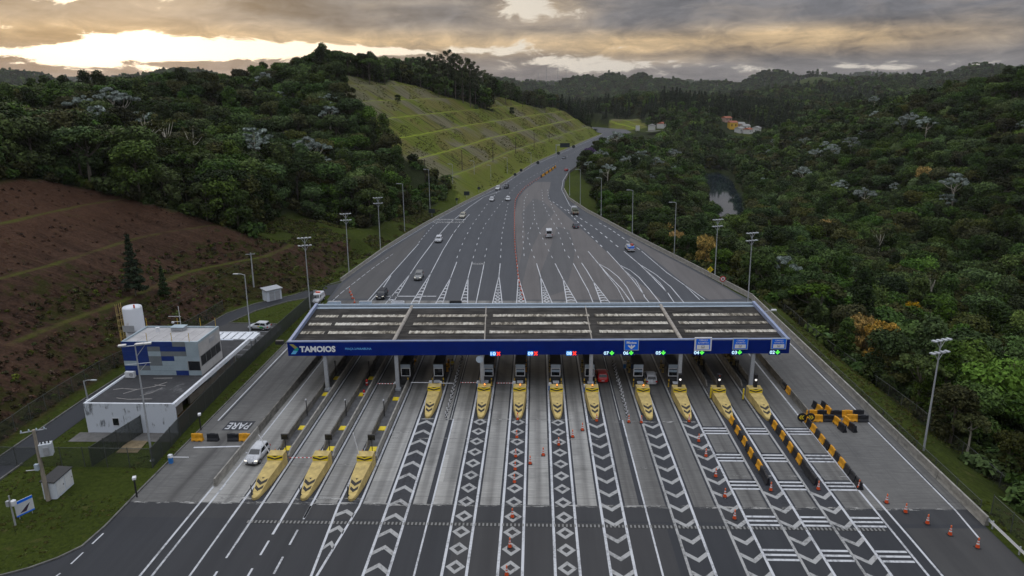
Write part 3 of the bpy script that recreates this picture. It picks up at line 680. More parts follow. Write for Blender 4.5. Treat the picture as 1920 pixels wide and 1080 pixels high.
# ================================================================== toll plaza
WHT = mat('white_metal', (.62, .63, .65), .5, .1, 2.); GREY = mat('grey_metal', (.33, .34, .36), .5, .12, 2.); GALV = mat('galvanised', (.40, .42, .45), .45, .15, 6., metal=.3)
BLK = mat('black_metal', (.02, .02, .022), .5, .2, 4.); DARK = mat('dark_cladding', (.030, .031, .034), .6, .3, 2.); GLASS = mat('dark_glass', (.012, .015, .018), .12, .2, 2., spec=.6)
NAVY = mat('navy_panel', (.0015, .016, .165), .5, .15, .35, spec=.10); BLUE = mat('sign_blue', (.008, .15, .80), .5, .08, 1., spec=.12); SKYB = mat('cabinet_blue', (.03, .17, .48), .5, .15, 3.)
YEL_P = mat('yellow_paint', (.50, .33, .035), .6, .3, 2.5); YEL_W = custom('yellow_weathered', lambda nt, P, b: nt.links.new(mixc(nt, (noise(nt, P, 1., 5, .75, sc3=(2.2, .8, 5.)) + noise(nt, P, 5., 3, .7)*.5).sm(.86, 1.08)*.7, mixc(nt, noise(nt, P, 1.1, 5, .65).lin(.35, .65), (.33, .255, .105), (.53, .40, .15)), (.11, .095, .07)), b.inputs['Base Color']), .8, .2); YEL_B = mat('yellow_bright', (.62, .47, .02), .55, .12, 3.)
BLKP = mat('black_paint', (.025, .022, .018), .7, .3, 5.); ORG = mat('orange_plastic', (.62, .075, .015), .5, .15, 3.); RED = mat('red_paint', (.42, .02, .015), .45, .15, 3.)
YPL = mat('yellow_plastic', (.60, .28, .012), .55, .25, 2.5); BPL = mat('black_plastic', (.014, .015, .019), .45, .25, 3.)
CWALL = mat('barrier_concrete', (.30, .285, .255), .9, .4, 1.2, (.15, .145, .13), sc3=(1, 1, 2.5), bump=.15); DCON = mat('dirty_concrete', (.17, .16, .14), .9, .45, .9, (.06, .056, .05), sc3=(1, 1, 2.5))
KERBM = mat('island_kerb', (.075, .075, .077), .85, .35, 1.2); CYAN = mat('pale_blue_metal', (.36, .43, .50), .5, .1, 2.)
LAV = mat('edge_trim', (.21, .25, .37), .5, .15, 1.)
E_BLUE = mat('lit_number', (.55, .82, 1.), .5, .02, 1., emit=.95); E_RED = mat('lit_red', (1., .05, .03), .5, .02, 1., emit=.9); E_GRN = mat('lit_green', (.12, 1., .08), .5, .02, 1., emit=.85)
E_ORG = mat('lit_orange', (1., .30, .05), .5, .02, 1., emit=1.6); E_WHT = mat('lit_white', (1., .97, .95), .5, .02, 1., emit=.9); WTXT = mat('white_letters', (.75, .78, .80), .55, .03, 1.); CTXT = mat('pale_blue_letters', (.14, .45, .80), .55, .05, 1.)
ORD = ['first', 'second', 'third', 'fourth', 'fifth', 'sixth', 'seventh', 'eighth', 'ninth', 'tenth', 'eleventh', 'twelfth', 'thirteenth', 'fourteenth', 'fifteenth', 'sixteenth']
def fit_text(mb, s, x0, x1, z0, z1, T, m=0, bold=.02):
    vs, fs = text_mesh(s, 1., bold=bold); a = np.array(vs); lo, hi = a.min(0), a.max(0)
    mb.raw([T(x0+(v[0]-lo[0])/(hi[0]-lo[0])*(x1-x0), z0+(v[1]-lo[1])/(hi[1]-lo[1])*(z1-z0)) for v in vs], fs, m)
FL, FR, BL, BR = Vector((-35.5, 92.6)), Vector((35.95, 94.5)), Vector((-37.2, 111.4)), Vector((36.5, 113.1))
def cp(u, v, z): p = (FL.lerp(FR, u)).lerp(BL.lerp(BR, u), v); return (p.x, p.y, z)
EF = (FR-FL).normalized(); NF = Vector((EF.y, -EF.x)); LF = (FR-FL).length
def on_fascia(out): return lambda s, z: (FL.x+EF.x*s+NF.x*out, FL.y+EF.y*s+NF.y*out, z)
ZB, ZT, ZR = 5.7, 7.75, 7.25
def px_s(px): return (px-540.3)/939.6*LF
def roof_uv(px, py):
    p = G(px, py, ZR); v = (p[1]-93.5)/18.7
    for _ in range(3):
        l, r = FL.lerp(BL, v), FR.lerp(BR, v); u = (p[0]-l.x)/(r.x-l.x); yl = l.y+(r.y-l.y)*u; v += (p[1]-yl)/18.7
    return u, v
can = thing('toll_canopy', 'wide flat toll plaza canopy with dark striped roof and navy front fascia', 'canopy', (0, 0, 0))
def sh_roof(nt, P, b):
    x, y, z = xyz(nt, P); n = noise(nt, P, .5, 5, .65); s = noise(nt, P, 1., 4, .65, sc3=(.12, 2.6, 1)); l = ((y*1.55).m('FRACT')-.5).m('ABSOLUTE')
    c = mixc(nt, (n*.5+s*.6).lin(.42, .72), (.016, .015, .0145), (.072, .066, .060)); c = mixc(nt, l.sm(.40, .5)*.6, c, (.010, .010, .010))
    nt.links.new(c, b.inputs['Base Color'])
def sh_strip(nt, P, b):
    n = noise(nt, P, 1.1, 5, .7, sc3=(1.6, .35, 1)); w = noise(nt, P, .16, 3, .6); x, y, z = xyz(nt, P); r = ((x*2.2).m('FRACT')-.5).m('ABSOLUTE')
    c = mixc(nt, (n*.7+w*.35).lin(.44, .60), (.075, .065, .05), mixc(nt, w, (.44, .38, .27), (.52, .51, .48))); c = mixc(nt, r.sm(.38, .5)*.45, c, (.09, .085, .075))
    nt.links.new(c, b.inputs['Base Color'])
ROOFM = custom('roof_sheets', sh_roof, .9, .15); STRIPM = custom('rooflight_sheets', sh_strip, .85, .2)
def cbox2(mb, u0, u1, v0, v1, z0, z1, m=0):
    q = [cp(u0, v0, 0), cp(u1, v0, 0), cp(u1, v1, 0), cp(u0, v1, 0)]; mb.prism([p[:2] for p in q], z0, z1, m)
rf = MB(); cbox2(rf, .004, .996, .012, .985, ZR-.35, ZR)
for k in range(28): v = .02+k*.0345; cbox2(rf, .005, .995, v, v+.007, ZR, ZR+.035)
rf.build('roof', ROOFM, can)
bt = [(592.6, 634), (641.9, 759.8), (783, 913), (925, 1106), (1115, 1245), (1262, 1425)]
ROWS = [(592.3, 2.9), (607.2, 3.1), (623.0, 3.4)]
yref = {0: [(592.6, 634), (642, 760), (783, 913.5), (924.5, 1105), (1115, 1244), (1262, 1423)], 1: [(579, 621), (629, 752), (775, 911), (921, 1107), (1120, 1252), (1273, 1439)], 2: [(564, 608), (616, 744), (767, 908), (918, 1109), (1124, 1264), (1284, 1456)]}
for r, (py, hh) in enumerate(ROWS):
    for a, b_ in yref[r]:
        u0, v = roof_uv(a, py-(a-960)*.004); u1, _ = roof_uv(b_, py-(b_-960)*.004); mb = MB(); dv = .030
        cbox2(mb, u0, u1, v-dv, v+dv, ZR+.038, ZR+.075)
        k = int((u1-u0)*72/1.0)
        for i in range(k): uu = u0+(u1-u0)*i/k; cbox2(mb, uu, uu+.0035, v-dv*1.1, v+dv*1.1, ZR+.075, ZR+.10)
        mb.build('roof_light', STRIPM, can)
for a, b_ in (((737, 640), (774, 571)), ((1277, 636), (1237, 570))):
    mb = MB(); u0 = roof_uv(*a)[0]; u1 = roof_uv(*b_)[0]; P0, P1 = cp(u0, .012, ZR+.02), cp(u1, .985, ZR+.02); mb.tube(P0, P1, .28, .28, 8); mb.build('joint_cover', mat('joint_cover', (.34, .31, .27), .85, .4, 1.5, (.2, .18, .16)), can)
for a, b_ in (((909, 638), (911.5, 574)), ((1110, 640), (1097, 572))):
    mb = MB(); u0 = roof_uv(*a)[0]; u1 = roof_uv(*b_)[0]; mb.tube(cp(u0, .012, ZR+.02), cp(u1, .985, ZR+.02), .1, .1, 6); mb.build('joint_cover', MATS['joint_cover'], can)
fb = MB(); T = on_fascia(0); q = [T(0, 0)[:2], T(LF, 0)[:2], on_fascia(-.35)(LF, 0)[:2], on_fascia(-.35)(0, 0)[:2]]; fb.prism(q, ZB, ZT)
fb.build('front_fascia', NAVY, can)
tr = MB(); q = [on_fascia(.02)(-.02, 0)[:2], on_fascia(.02)(LF+.02, 0)[:2], on_fascia(-.4)(LF+.02, 0)[:2], on_fascia(-.4)(-.02, 0)[:2]]; tr.prism(q, ZT, ZT+.16); tr.build('top_trim', LAV, can)
for nm, A, B, s in (('side_beam', FL, BL, 1), ('side_beam', FR, BR, -1)):
    d = (B-A).normalized(); n = Vector((d.y, -d.x))*s; mb = MB(); A2 = A+d*.38; mb.prism([tuple(p) for p in ((A2, B, B+n*.42, A2+n*.42) if s > 0 else (A2+n*.42, B+n*.42, B, A2))], ZB+.3, ZT+.1); mb.build(nm, LAV, can)
mb = MB(); d = (BR-BL).normalized(); n = Vector((-d.y, d.x)); mb.prism([tuple(p) for p in (BL-n*.3, BR-n*.3, BR, BL)], ZB+.3, ZT-.05); mb.build('rear_beam', CYAN, can)
mb = MB(); cbox2(mb, .006, .994, .93, .955, ZR, ZR+.10); mb.build('gutter', CYAN, can)
bm_ = MB(); T = on_fascia(.02)
lw = px_s; f = lambda y: ZT-(y-180)/182*(ZT-ZB)
X0 = lambda z: lw(520+z*240/1851)
logo = MB()
def lpoly(pts, m): logo.poly([T(X0(a), f(b)) for a, b in pts], m)
lpoly([(185, 203), (240, 203), (300, 245), (262, 268)], 0); lpoly([(262, 268), (300, 245), (318, 270), (300, 296), (238, 290)], 1); lpoly([(238, 290), (300, 296), (262, 338), (196, 338)], 2)
logo.build('logo', [mat('logo_gold', (.30, .27, .07), .5, .05), mat('logo_teal', (.01, .30, .24), .5, .05), mat('logo_blue', (.12, .45, .80), .5, .05)], can)
tx = MB(); fit_text(tx, 'TAMOIOS', X0(330), X0(850), f(312), f(230), T, bold=.045); tx.build('lettering', WTXT, can)
tx = MB(); fit_text(tx, 'PRAÇA 2-PARAIBUNA', X0(990), X0(1372), f(290), f(255), T, bold=.02); tx.build('lettering', CTXT, can)
for px in (613, 745, 904, 1108, 1275, 1411):
    p = G(px, 737); c = MB(); c.cbox(p[0], 93.1+(p[0]+30)*.0265, 3.6, .52, .42, 6.8); c.cbox(p[0], 93.1+(p[0]+30)*.0265, .35, .8, .7, .35); c.build('column', GALV, can)
    c = MB(); c.cbox(p[0], 109.2, 3.6, .52, .42, 6.6); c.build('column', GALV, can)
m_ = MB(); p = AT = atY(899, 674, 92.6); m_.disc(p, (0, -1, .1), .5, 18, .06); m_.tube((p[0], p[1]+.03, p[2]-.1), (p[0]+.3, 93.1, p[2]-.4), .05); m_.build('round_mirror', CYAN, can)
# hanging lane displays and boards
for num, pn, ps, sy in (('10', 926, 936.3, 'x'), ('09', 996, 1006.3, 'x'), ('08', 1068.5, 1078.7, 'x'), ('07', 1138, 1148.5, 'v'), ('06', 1174.5, 1184.7, 'v'), ('05', 1235, 1244.7, 'v'), ('04', 1306.5, 1316.7, 'v'), ('03', 1377, 1387, 'v'), ('02', 1447.6, 1457.7, 'v')):
    s = px_s((pn+ps)/2); o = T(s, 5.95); T1, T2 = on_fascia(.17), on_fascia(.20)
    t = thing('lane_display', f'lit lane display reading {num} with a ' + ('red cross' if sy == 'x' else 'green down arrow') + ' on the fascia', 'display', (0, 0, 0), 0, 'lit lane displays on the fascia')
    h = MB(); a, b_ = px_s(pn)-.44, px_s(ps)+.44; z0, z1 = (5.55, 6.35)
    h.prism([on_fascia(.01)(a, 0)[:2], on_fascia(.01)(b_, 0)[:2], on_fascia(.16)(b_, 0)[:2], on_fascia(.16)(a, 0)[:2]][::-1], z0, z1); h.build('housing', NAVY, t)
    if sy == 'x': h = MB(); h.poly([T1(a+.03, z0+.05), T1(a+.86, z0+.05), T1(a+.86, z1-.05), T1(a+.03, z1-.05)]); h.build('number_panel', mat('lit_blue_panel', (.05, .28, .75), .5, .02, emit=.35), t)
    h = MB(); fit_text(h, num, a+.1, a+.82, z0+.14, z1-.14, T2, bold=.02); h.build('number', E_BLUE, t)
    h = MB(); c = px_s(ps); r = .32; zc = (z0+z1)/2
    if sy == 'x':
        for q in (1, -1): h.poly([T2(c-r, zc-q*r*.95-.0), T2(c-r+.2, zc-q*r), T2(c+r, zc+q*r*.75), T2(c+r-.2, zc+q*r)] if q > 0 else [T2(c-r, zc+r*.75), T2(c+r-.2, zc-r), T2(c+r, zc-r*.75), T2(c-r+.2, zc+r)])
    else:
        h.poly([T2(c-.1, zc), T2(c+.1, zc), T2(c+.1, zc+r), T2(c-.1, zc+r)]); h.poly([T2(c, zc-r), T2(c+r, zc+.02), T2(c+r*.8, zc+.16), T2(c, zc-.08), T2(c-r*.8, zc+.16), T2(c-r, zc+.02)])
    h.build('symbol', E_RED if sy == 'x' else E_GRN, t)
def board(px0, px1, py0, py1, kind, label):
    s0, s1 = px_s(px0), px_s(px1); z = lambda py: ZT-(py-637.7-(s0+s1)/2*0)/24.9*(ZT-ZB) ; yo = 643-(px0+px1)/2*.0; ymid = 642.3-((px0+px1)/2-540)*.0048
    zz = lambda py: ZT-(py-ymid)/24.9*(ZT-ZB)
    t = thing('lane_sign', label, 'sign', (0, 0, 0), 0, 'blue boards on the fascia'); A, B, C = on_fascia(.22), on_fascia(.24), on_fascia(.26)
    z0, z1 = zz(py1), zz(py0); rect = lambda mb, T, a, b_, c, d: mb.poly([T(a, c), T(b_, c), T(b_, d), T(a, d)])
    h = MB(); h.prism([on_fascia(.03)(s0, 0)[:2], on_fascia(.03)(s1, 0)[:2], on_fascia(.21)(s1, 0)[:2], on_fascia(.21)(s0, 0)[:2]][::-1], z0, z1); h.build('frame', CYAN if kind != 'b' else WHT, t)
    h = MB(); e = .1 if kind != 'b' else .2; rect(h, A, s0+e, s1-e, z0+e, z1-e); h.build('panel', BLUE, t)
    c = (s0+s1)/2; w = s1-s0; hh = z1-z0; h = MB()
    if kind == 'm':
        fit_text(h, 'Motos', c-w*.34, c+w*.34, z0+hh*.60, z0+hh*.84, B, bold=.03)
        zc = z0+hh*.30; h.poly([B(c-.1, zc), B(c+.1, zc), B(c+.1, zc+.38), B(c-.1, zc+.38)]); h.poly([B(c, zc-.3), B(c+.55, zc+.2), B(c+.4, zc+.34), B(c, zc+.02), B(c-.4, zc+.34), B(c-.55, zc+.2)])
        h.build('lettering', WTXT, t)
    else:
        fit_text(h, 'COBRANÇA', c-w*.27, c+w*.27, z0+hh*.73, z0+hh*.87, B, bold=.01); fit_text(h, 'AUTOMÁTICA', c-w*.31, c+w*.31, z0+hh*.56, z0+hh*.71, B, bold=.01); h.build('lettering', WTXT, t)
        h = MB(); rect(h, B, c-w*.36, c+w*.36, z0+hh*.13, z0+hh*.46); h.build('white_panel', mat('sign_white', (.72, .74, .76), .5, .04), t)
        h = MB()
        for a, b_, cc, d in ((-.09, .09, .22, .24), (-.09, .09, .38, .40), (-.09, -.075, .24, .38), (.075, .09, .24, .38), (-.04, .04, .26, .29)): rect(h, C, c+w*a, c+w*b_, z0+hh*cc, z0+hh*d)
        h.build('tag_symbol', BLK, t)
board(1171, 1198.3, 636, 656.3, 'm', 'blue board reading Motos with white down arrow above lane 06')
board(1302, 1333.6, 632.8, 657.2, 'b', 'blue automatic toll board with pale frame above lane 04'); board(1373, 1401.3, 634.3, 654.8, 'a', 'blue automatic toll board above lane 03'); board(1444.3, 1472.5, 634.2, 654.2, 'a', 'blue automatic toll board above lane 02, at the canopy corner')
for k, (a, b_, mt, lb) in enumerate(((617, 641, CYAN, 'pale blue sign box, leftmost on the rear canopy edge'), (675.5, 698, CYAN, 'pale blue sign box, second along the rear canopy edge'), (735, 759, WHT, 'white ribbed sign box on the rear canopy edge'), (843.5, 866, BLK, 'black sign box on the rear canopy edge'))):
    u0, u1 = roof_uv(a, 571)[0], roof_uv(b_, 571)[0]; p, q = cp(u0, 1., 0), cp(u1, 1., 0); t = thing('rear_sign_box', lb, 'sign', (0, 0, 0), 0, 'sign boxes on the rear canopy edge')
    h = MB(); h.prism([(p[0], p[1]+.03), (q[0], q[1]+.03), (q[0], q[1]+.5), (p[0], p[1]+.5)], ZT-1.5, ZT+.28); h.build('case', mt, t)
    h = MB(); h.prism([(p[0]+.1, p[1]+.1), (q[0]-.1, q[1]+.1), (q[0]-.1, q[1]+.42), (p[0]+.1, p[1]+.42)], ZT+.28, ZT+.36); h.build('hood', GREY if mt is not BLK else BLK, t)
t = thing('floodlight', 'small black floodlight at the left front corner of the canopy', 'lamp', (FL.x-1.3, FL.y+.6, ZT-.2)); h = MB(); h.cbox(0, 0, 0, 1.1, .5, .55); h.build('housing', BLK, t); h = MB(); h.tube((.5, 0, -.1), (1.2, 0, -.1), .06); h.build('bracket', BLK, t)
t = thing('security_camera', 'white camera on a short arm at the right canopy edge', 'camera', (BR.x+.2, 107.2, ZT)); h = MB(); h.tube((-.6, 0, .1), (.8, 0, .35), .06); h.build('arm', GREY, t); h = MB(); h.cbox(1., 0, .4, .8, .3, .25); h.build('camera', WHT, t)
# ------------------------------------------------ islands with crash noses
NOSE = [(0, .12, .1, .30), (.25, .36, .30, .36), (.95, .50, .44, .42), (1.0, .52, .46, .48), (3.0, .78, .70, 1.02), (6.5, .92, .86, 1.10), (6.62, .94, .90, 1.66), (7.8, .96, .92, 1.70)]
def nose_top(y): ys = [n[0] for n in NOSE]; return float(np.interp(y, ys, [n[3] for n in NOSE])), float(np.interp(y, ys, [n[2] for n in NOSE]))
LANE_OF = {3: '10', 4: '09', 5: '08', 6: '07'}
NLAB = ['yellow chevron crash nose of the leftmost toll island, beside the white hatchback', 'yellow chevron crash nose with striped barrier arm beside it, second from left', 'yellow chevron crash nose, third from left, nearest the two raised arms',
 'yellow crash nose of the island left of the zigzag post row', 'yellow crash nose in front of the column with the round mirror', 'yellow crash nose with orange cone at its tip, below sign 09', 'yellow crash nose without a cone, just left of sign 08',
 'yellow crash nose left of the red car', 'yellow crash nose left of the white car under sign 06', 'yellow crash nose with black signal lamp, leftmost of three, no plastic barriers', 'yellow crash nose with signal lamp, leading into the yellow first barrier row', 'yellow crash nose with signal lamp, rightmost of all']
ISLS = []
for k, cx in enumerate(ISL):
    tip = 64.9 if k < 3 else 84.55
    t = thing('toll_island', NLAB[k], 'toll island', (cx, tip, 0), 0, 'toll islands with yellow crash noses'); ISLS.append(t)
    kb = MB(); L = (118 if k < 3 else 116)-tip; kb.prism([(-.95, 7.75), (.95, 7.75), (.95, L-1), (.4, L), (-.4, L), (-.95, L-1)], 0, .2); kb.build('kerb', KERBM, t)
    nm = MB(); nm.loft([[(-a, y, 0), (-a, y, .22), (-b_, y, z), (b_, y, z), (a, y, .22), (a, y, 0)] for y, a, b_, z in NOSE]); nm.build('crash_nose', YEL_W, t)
    bl = MB(); bl.poly([(-.91, 6.49, 1.115), (.91, 6.49, 1.115), (.92, 6.605, 1.655), (-.92, 6.605, 1.655)]); bl.build('front_plate', YEL_B, t)
    ch = MB()
    def vstroke(yc, hw, th, rise, off=.012):
        for s in (-1, 1):
            pts = [(s*hw, yc+rise), (0, yc), (0, yc+th), (s*hw, yc+rise+th)]; ch.poly([(x, y, nose_top(y)[0]+off) for x, y in pts][::s])
    vstroke(1.0, .43, .44, .42); vstroke(1.85, .56, .46, .5); ch.poly([(-.16, 2.95, nose_top(2.95)[0]+.012), (0, 2.72, nose_top(2.72)[0]+.012), (.16, 2.95, nose_top(2.95)[0]+.012)])
    for s in (-1, 1): FP_ = lambda x, z: (x, 6.478+(z-1.115)*.213, z); ch.poly([FP_(s*.86, 1.38), FP_(0, 1.15), FP_(0, 1.33), FP_(s*.86, 1.56)][::-s])
    ch.poly([FP_(-.42, 1.63), FP_(0, 1.48), FP_(.42, 1.63)][::-1])
    ch.build('chevron_marks', BLKP, t)
    if k < 3:
        for s, y0, th in ((1, 8.6, .28), (-1, 10.4, .22)):
            w = MB(); w.loft([[(s*.82-th/2, y, .19), (s*.82-th*.35, y, z), (s*.82+th*.35, y, z), (s*.82+th/2, y, .19)] for y, z in ((y0, .55), (y0+.9, 1.05), (22, 1.08), (L-1.2, 1.08))]); w.build('concrete_wall', CWALL if s > 0 else DCON, t)
        pb = MB(); pb.tube((-.42, .55, .36), (-.42, .55, 1.5), .05, .05, 8); pb.disc((-.42, .55, .38), (0, 0, 1), .16, 10, .05); pb.build('marker_post', BLK, t)
    if k >= 10:
        for s in (-1, 1):
            w = MB(); w.loft([[(s*.78-.14, y, .19), (s*.78-.1, y, z), (s*.78+.1, y, z), (s*.78+.14, y, .19)] for y, z in ((10.2, .5), (11, 1.05), (22, 1.05), (L-1.2, 1.05))]); w.build('concrete_wall', DCON, t)
    if k in (4, 5, 6, 7, 8):
        b_ = thing('beacon', f'lit orange beacon on the crash nose {["left of lane 10 sign", "below sign 09", "just left of sign 08", "left of the red car", "left of the white car"][k-4]}', 'beacon', (cx+.08, tip+7.1, 1.69), 0, 'orange beacons on the crash noses')
        h = MB(); h.lathe([(.12, 0), (.12, .08), (.09, .1)], n=10); h.build('base', BLK, b_); h = MB(); h.lathe([(.10, .1), (.11, .22), (.07, .32), (.01, .35)], n=10); h.build('lens', E_ORG, b_)
    if k >= 9:
        b_ = thing('signal_lamp', ['black signal lamp with white disc on the left of the three right-hand noses', 'black signal lamp with white disc and reddish top on the middle right-hand nose', 'black signal lamp with white disc on the rightmost nose'][k-9], 'signal', (cx+.05, tip+7.2, 1.69), 0, 'signal lamps on the right-hand noses')
        h = MB(); h.cbox(0, 0, .98, .48, .34, 1.95); h.build('housing', BLK, b_)
        h = MB(); h.disc((0, -.19, 1.15), (0, -1, 0), .16, 14, .03); h.build('lens', E_WHT, b_)
        if k == 10: h = MB(); h.disc((0, -.19, 1.72), (0, -1, 0), .1, 12, .03); h.build('red_lens', mat('dim_red', (.3, .05, .03), .5, .1), b_)
        h = MB()
        for zz in (1.36, 1.92): h.box(-.2, .2, -.36, -.17, zz, zz+.04)
        h.build('visor', BLK, b_)
# booths
BL_ = ['beside the left-hand column', 'left of the zigzag post row', 'behind the round mirror', 'right of sign 10', 'right of sign 09', 'left of the red car', 'left of the white car', 'rightmost of all']
for j, k in enumerate(range(2, 10)):
    cx = ISL[k]; yb = 96.0+(cx+20)*.012
    t = thing('toll_booth', f'dark toll booth with white window frame, {BL_[j]}', 'booth', (cx+(.35 if k in (2, 4) else 0), yb, .2), 0, 'toll booths')
    h = MB(); h.box(-.68, .68, .02, 3.3, 0, 2.95); h.build('cabin', DARK, t)
    h = MB(); h.box(-.8, .8, -.12, 3.6, 2.95, 3.1); h.build('roof', BLK, t)
    h = MB(); h.box(-.70, .70, -.10, .015, 2.42, 2.94); h.build('header_panel', CYAN, t)
    fr = MB()
    for b in ((-.70, .70, 2.25, 2.36), (-.70, .70, 1.05, 1.15), (-.70, -.60, 1.15, 2.25), (.60, .70, 1.15, 2.25)): fr.box(b[0], b[1], -.06, .015, b[2], b[3])
    w = fr.build('window', WHT, t); h = MB(); h.box(-.59, .59, -.02, .012, 1.16, 2.24); h.build('pane', GLASS, w)
    if k in (4, 5, 6, 8, 9): h = MB(); h.box(-.58, .58, -.035, -.022, 1.72, 2.1); h.build('blind', mat('pale_blind', (.30, .38, .46), .6, .2), w)
    for s in (-1, 1): h = MB(); h.box(min(s*.682, s*.70), max(s*.682, s*.70), .5, 2.6, 1.1, 2.3); h.build('side_window', GLASS, t)
    h = MB(); h.box(-.6, .6, -.75, -.12, 0, .9); h.build('counter_base', DARK, t)
GB = {'guard': None}
def guard_post(x, y, lab, mt=None, h=1.15, r=.09):
    t = thing('guard_post', lab, 'bollard', (x, y, .2), 0, 'yellow guard posts at the booths'); m = MB(); m.lathe([(r*1.5, 0), (r*1.5, .06), (r, .08), (r, h), (r*.6, h+.04)], n=10); m.build('post', mt or YEL_P, t)
    m = MB(); m.lathe([(r+.004, h*.6), (r+.004, h*.75)], n=10); m.build('band', BLKP, t)
for j, k in enumerate(range(2, 10)):
    for s in (-1, 1): guard_post(ISL[k]+s*.82, 95.1, f'{"left" if s < 0 else "right"} yellow post before the booth {BL_[j]}')
    for s in (-1, 1):
        for yy in (100.5, 102.2): guard_post(ISL[k]+s*.7, yy, f'brownish guard post behind the booth {BL_[j]}', YPL if s > 0 else YEL_W, 1.3, .17)
for k in (10, 11):
    for yy in (103.8, 105.4, 107.): 
        for s in (-1, 1): guard_post(ISL[k]+s*.45, yy, f'brownish guard post between the walls of the {"middle" if k == 10 else "right"} walled island', YEL_W, 1.25, .2)
# black equipment behind the noses
for k in range(3, 10):
    t = thing('equipment_cabinet', f'dark cabinet before the booth {BL_[k-2]}', 'cabinet', (ISL[k], 93.6, .2), 0, 'equipment cabinets on the islands'); h = MB(); h.box(-.42, .42, 0, .9, 0, 1.05); h.build('case', BLK if k < 8 else DCON, t); h = MB(); h.box(-.44, .44, -.02, .92, 1.05, 1.1); h.build('lid', GREY, t); h = MB(); h.box(-.3, .3, -.025, -.005, .5, .9); h.build('panel', GREY if k % 2 else BLK, t)
def gate(x, y, lab, arm=None, length=3.1, ang=0., z=.2, striped=True, blue=SKYB, post=False):
    t = thing('barrier_gate', lab, 'barrier', (x, y, z), 0, 'lane barriers'); h = MB(); h.box(-.2, .2, -.18, .18, 0, .72); h.build('cabinet', blue, t); h = MB(); h.box(-.21, .21, -.19, .19, .72, 1.08); h.build('cap', WHT, t)
    if arm:
        a = MB(); c, s = math.cos(R(ang)), math.sin(R(ang)); n = 12
        for i in range(n):
            a0, a1 = .15+length*i/n, .15+length*(i+1)/n; P = lambda d, e: (arm*(d*c)+0*e, -.26, .92+d*s)
            a.tube(P(a0, 0), P(a1, 0), .055, .055, 6, (i % 2) if striped else 0)
        a.build('arm', [WHT, mat('stripe_red', (.45, .06, .05), .5, .1)], t)
for px, py, arm, ln, ang, st, lb in ((808, 727, -1, 2.7, 0, False, 'blue lane barrier with white arm to the left, left of the zigzag posts'), (826, 728, 1, 1.7, 0, False, 'blue lane barrier with short arm to the right, beside the zigzag posts'),
    (897, 727, -1, 2.4, 0, True, 'blue lane barrier with red striped arm, under sign 10'), (964, 728, -1, 2.4, 0, True, 'blue lane barrier with red striped arm, under sign 09'), (1031, 731, None, 0, 0, False, 'blue lane barrier without arm, left of sign 08'), (1097, 734, None, 0, 0, False, 'blue lane barrier without arm, by the column left of the red car'),
    (743, 729, -1, 2.5, 0, True, 'lane barrier with striped arm beside the second column')):
    p = G(px, py, .2); gate(p[0], p[1], lb, arm, ln, ang, .2, st, SKYB if px != 743 else YPL)
for px, py, arm, ln, ang, st, lb in ((513, 868, -1, 3.0, 66, False, 'blue lane barrier with raised white arm beside the white hatchback'), (594, 869, -1, 2.9, -1, True, 'blue lane barrier with lowered red striped arm, middle of the left three'), (677, 871, -1, 3.2, 80, False, 'blue lane barrier with raised white arm, right of the left three')):
    p = G(px, py, .2); gate(p[0], p[1], lb, arm, ln, ang, .2, st)
p = G(321, 868); gate(p[0], p[1], 'blue lane barrier on the left verge with white arm to the right', 1, 2.2, 0, .0, False)
p = G(1171, 690, .2); gate(p[0], p[1], 'blue and white barrier cabinet behind the zigzag posts near sign 06', None, 0, 0, .2)
# display posts, camera posts, pads of the left islands
for j, k in enumerate(range(3)):
    cx = ISL[k]; wh = ['leftmost', 'middle', 'right'][j]
    t = thing('display_post', f'black display board on a post behind the {wh} of the left three noses', 'display', (cx+.15, 74.6, .2), 0, 'black display boards'); h = MB(); h.tube((0, 0, 0), (0, 0, 2.2), .05); h.build('post', BLK, t); h = MB(); h.box(-.42, .42, -.1, .1, 1.9, 2.6); h.build('screen_case', BLK, t); h = MB(); h.box(-.36, .36, -.12, -.105, 1.97, 2.53); h.build('screen', GLASS, t)
    for y, nm in ((75.8, 'near'), (81.2, 'second'), (91.6, 'under the canopy edge'), (97.5, 'below the canopy')):
        if nm == 'under the canopy edge' and k == 2: y = 90.2
        o = MB(); o.box(-.5, .5, -.55, .55, 0, .07); o.box(-.42, .42, -.47, .47, .07, .09); tag(o.build('yellow_pad', YEL_B, None, loc=(cx, y, .2)), f'yellow ground pad, {nm}, {wh} of the left islands', 'ground pad', 'yellow pads on the left islands')
    t = thing('camera_post', f'slim black camera post with white head on the {wh} of the left three islands', 'camera post', (cx-.55, 84.8, .2), 0, 'slim camera posts'); h = MB(); h.tube((0, 0, 0), (0, 0, 2.3), .06); h.build('post', BLK, t); h = MB(); h.cbox(0, -.1, 2.36, .15, .34, .15); h.build('camera', GREY, t)
    for s in (-1, 1):
        if k == 2 and s > 0: continue
        tag(MB().lathe([(.07, 0), (.06, 1.), (.02, 1.05)], n=8).build('flex_post', ORG if s > 0 else mat('flex_orange', (.55, .2, .08), .6, .1), None, loc=(cx+s*.72-.1, 73.2+(s < 0)*.6, .2)), f'thin orange post {"right" if s > 0 else "left"} of the barrier on the {wh} left island', 'post', 'orange flexible posts')
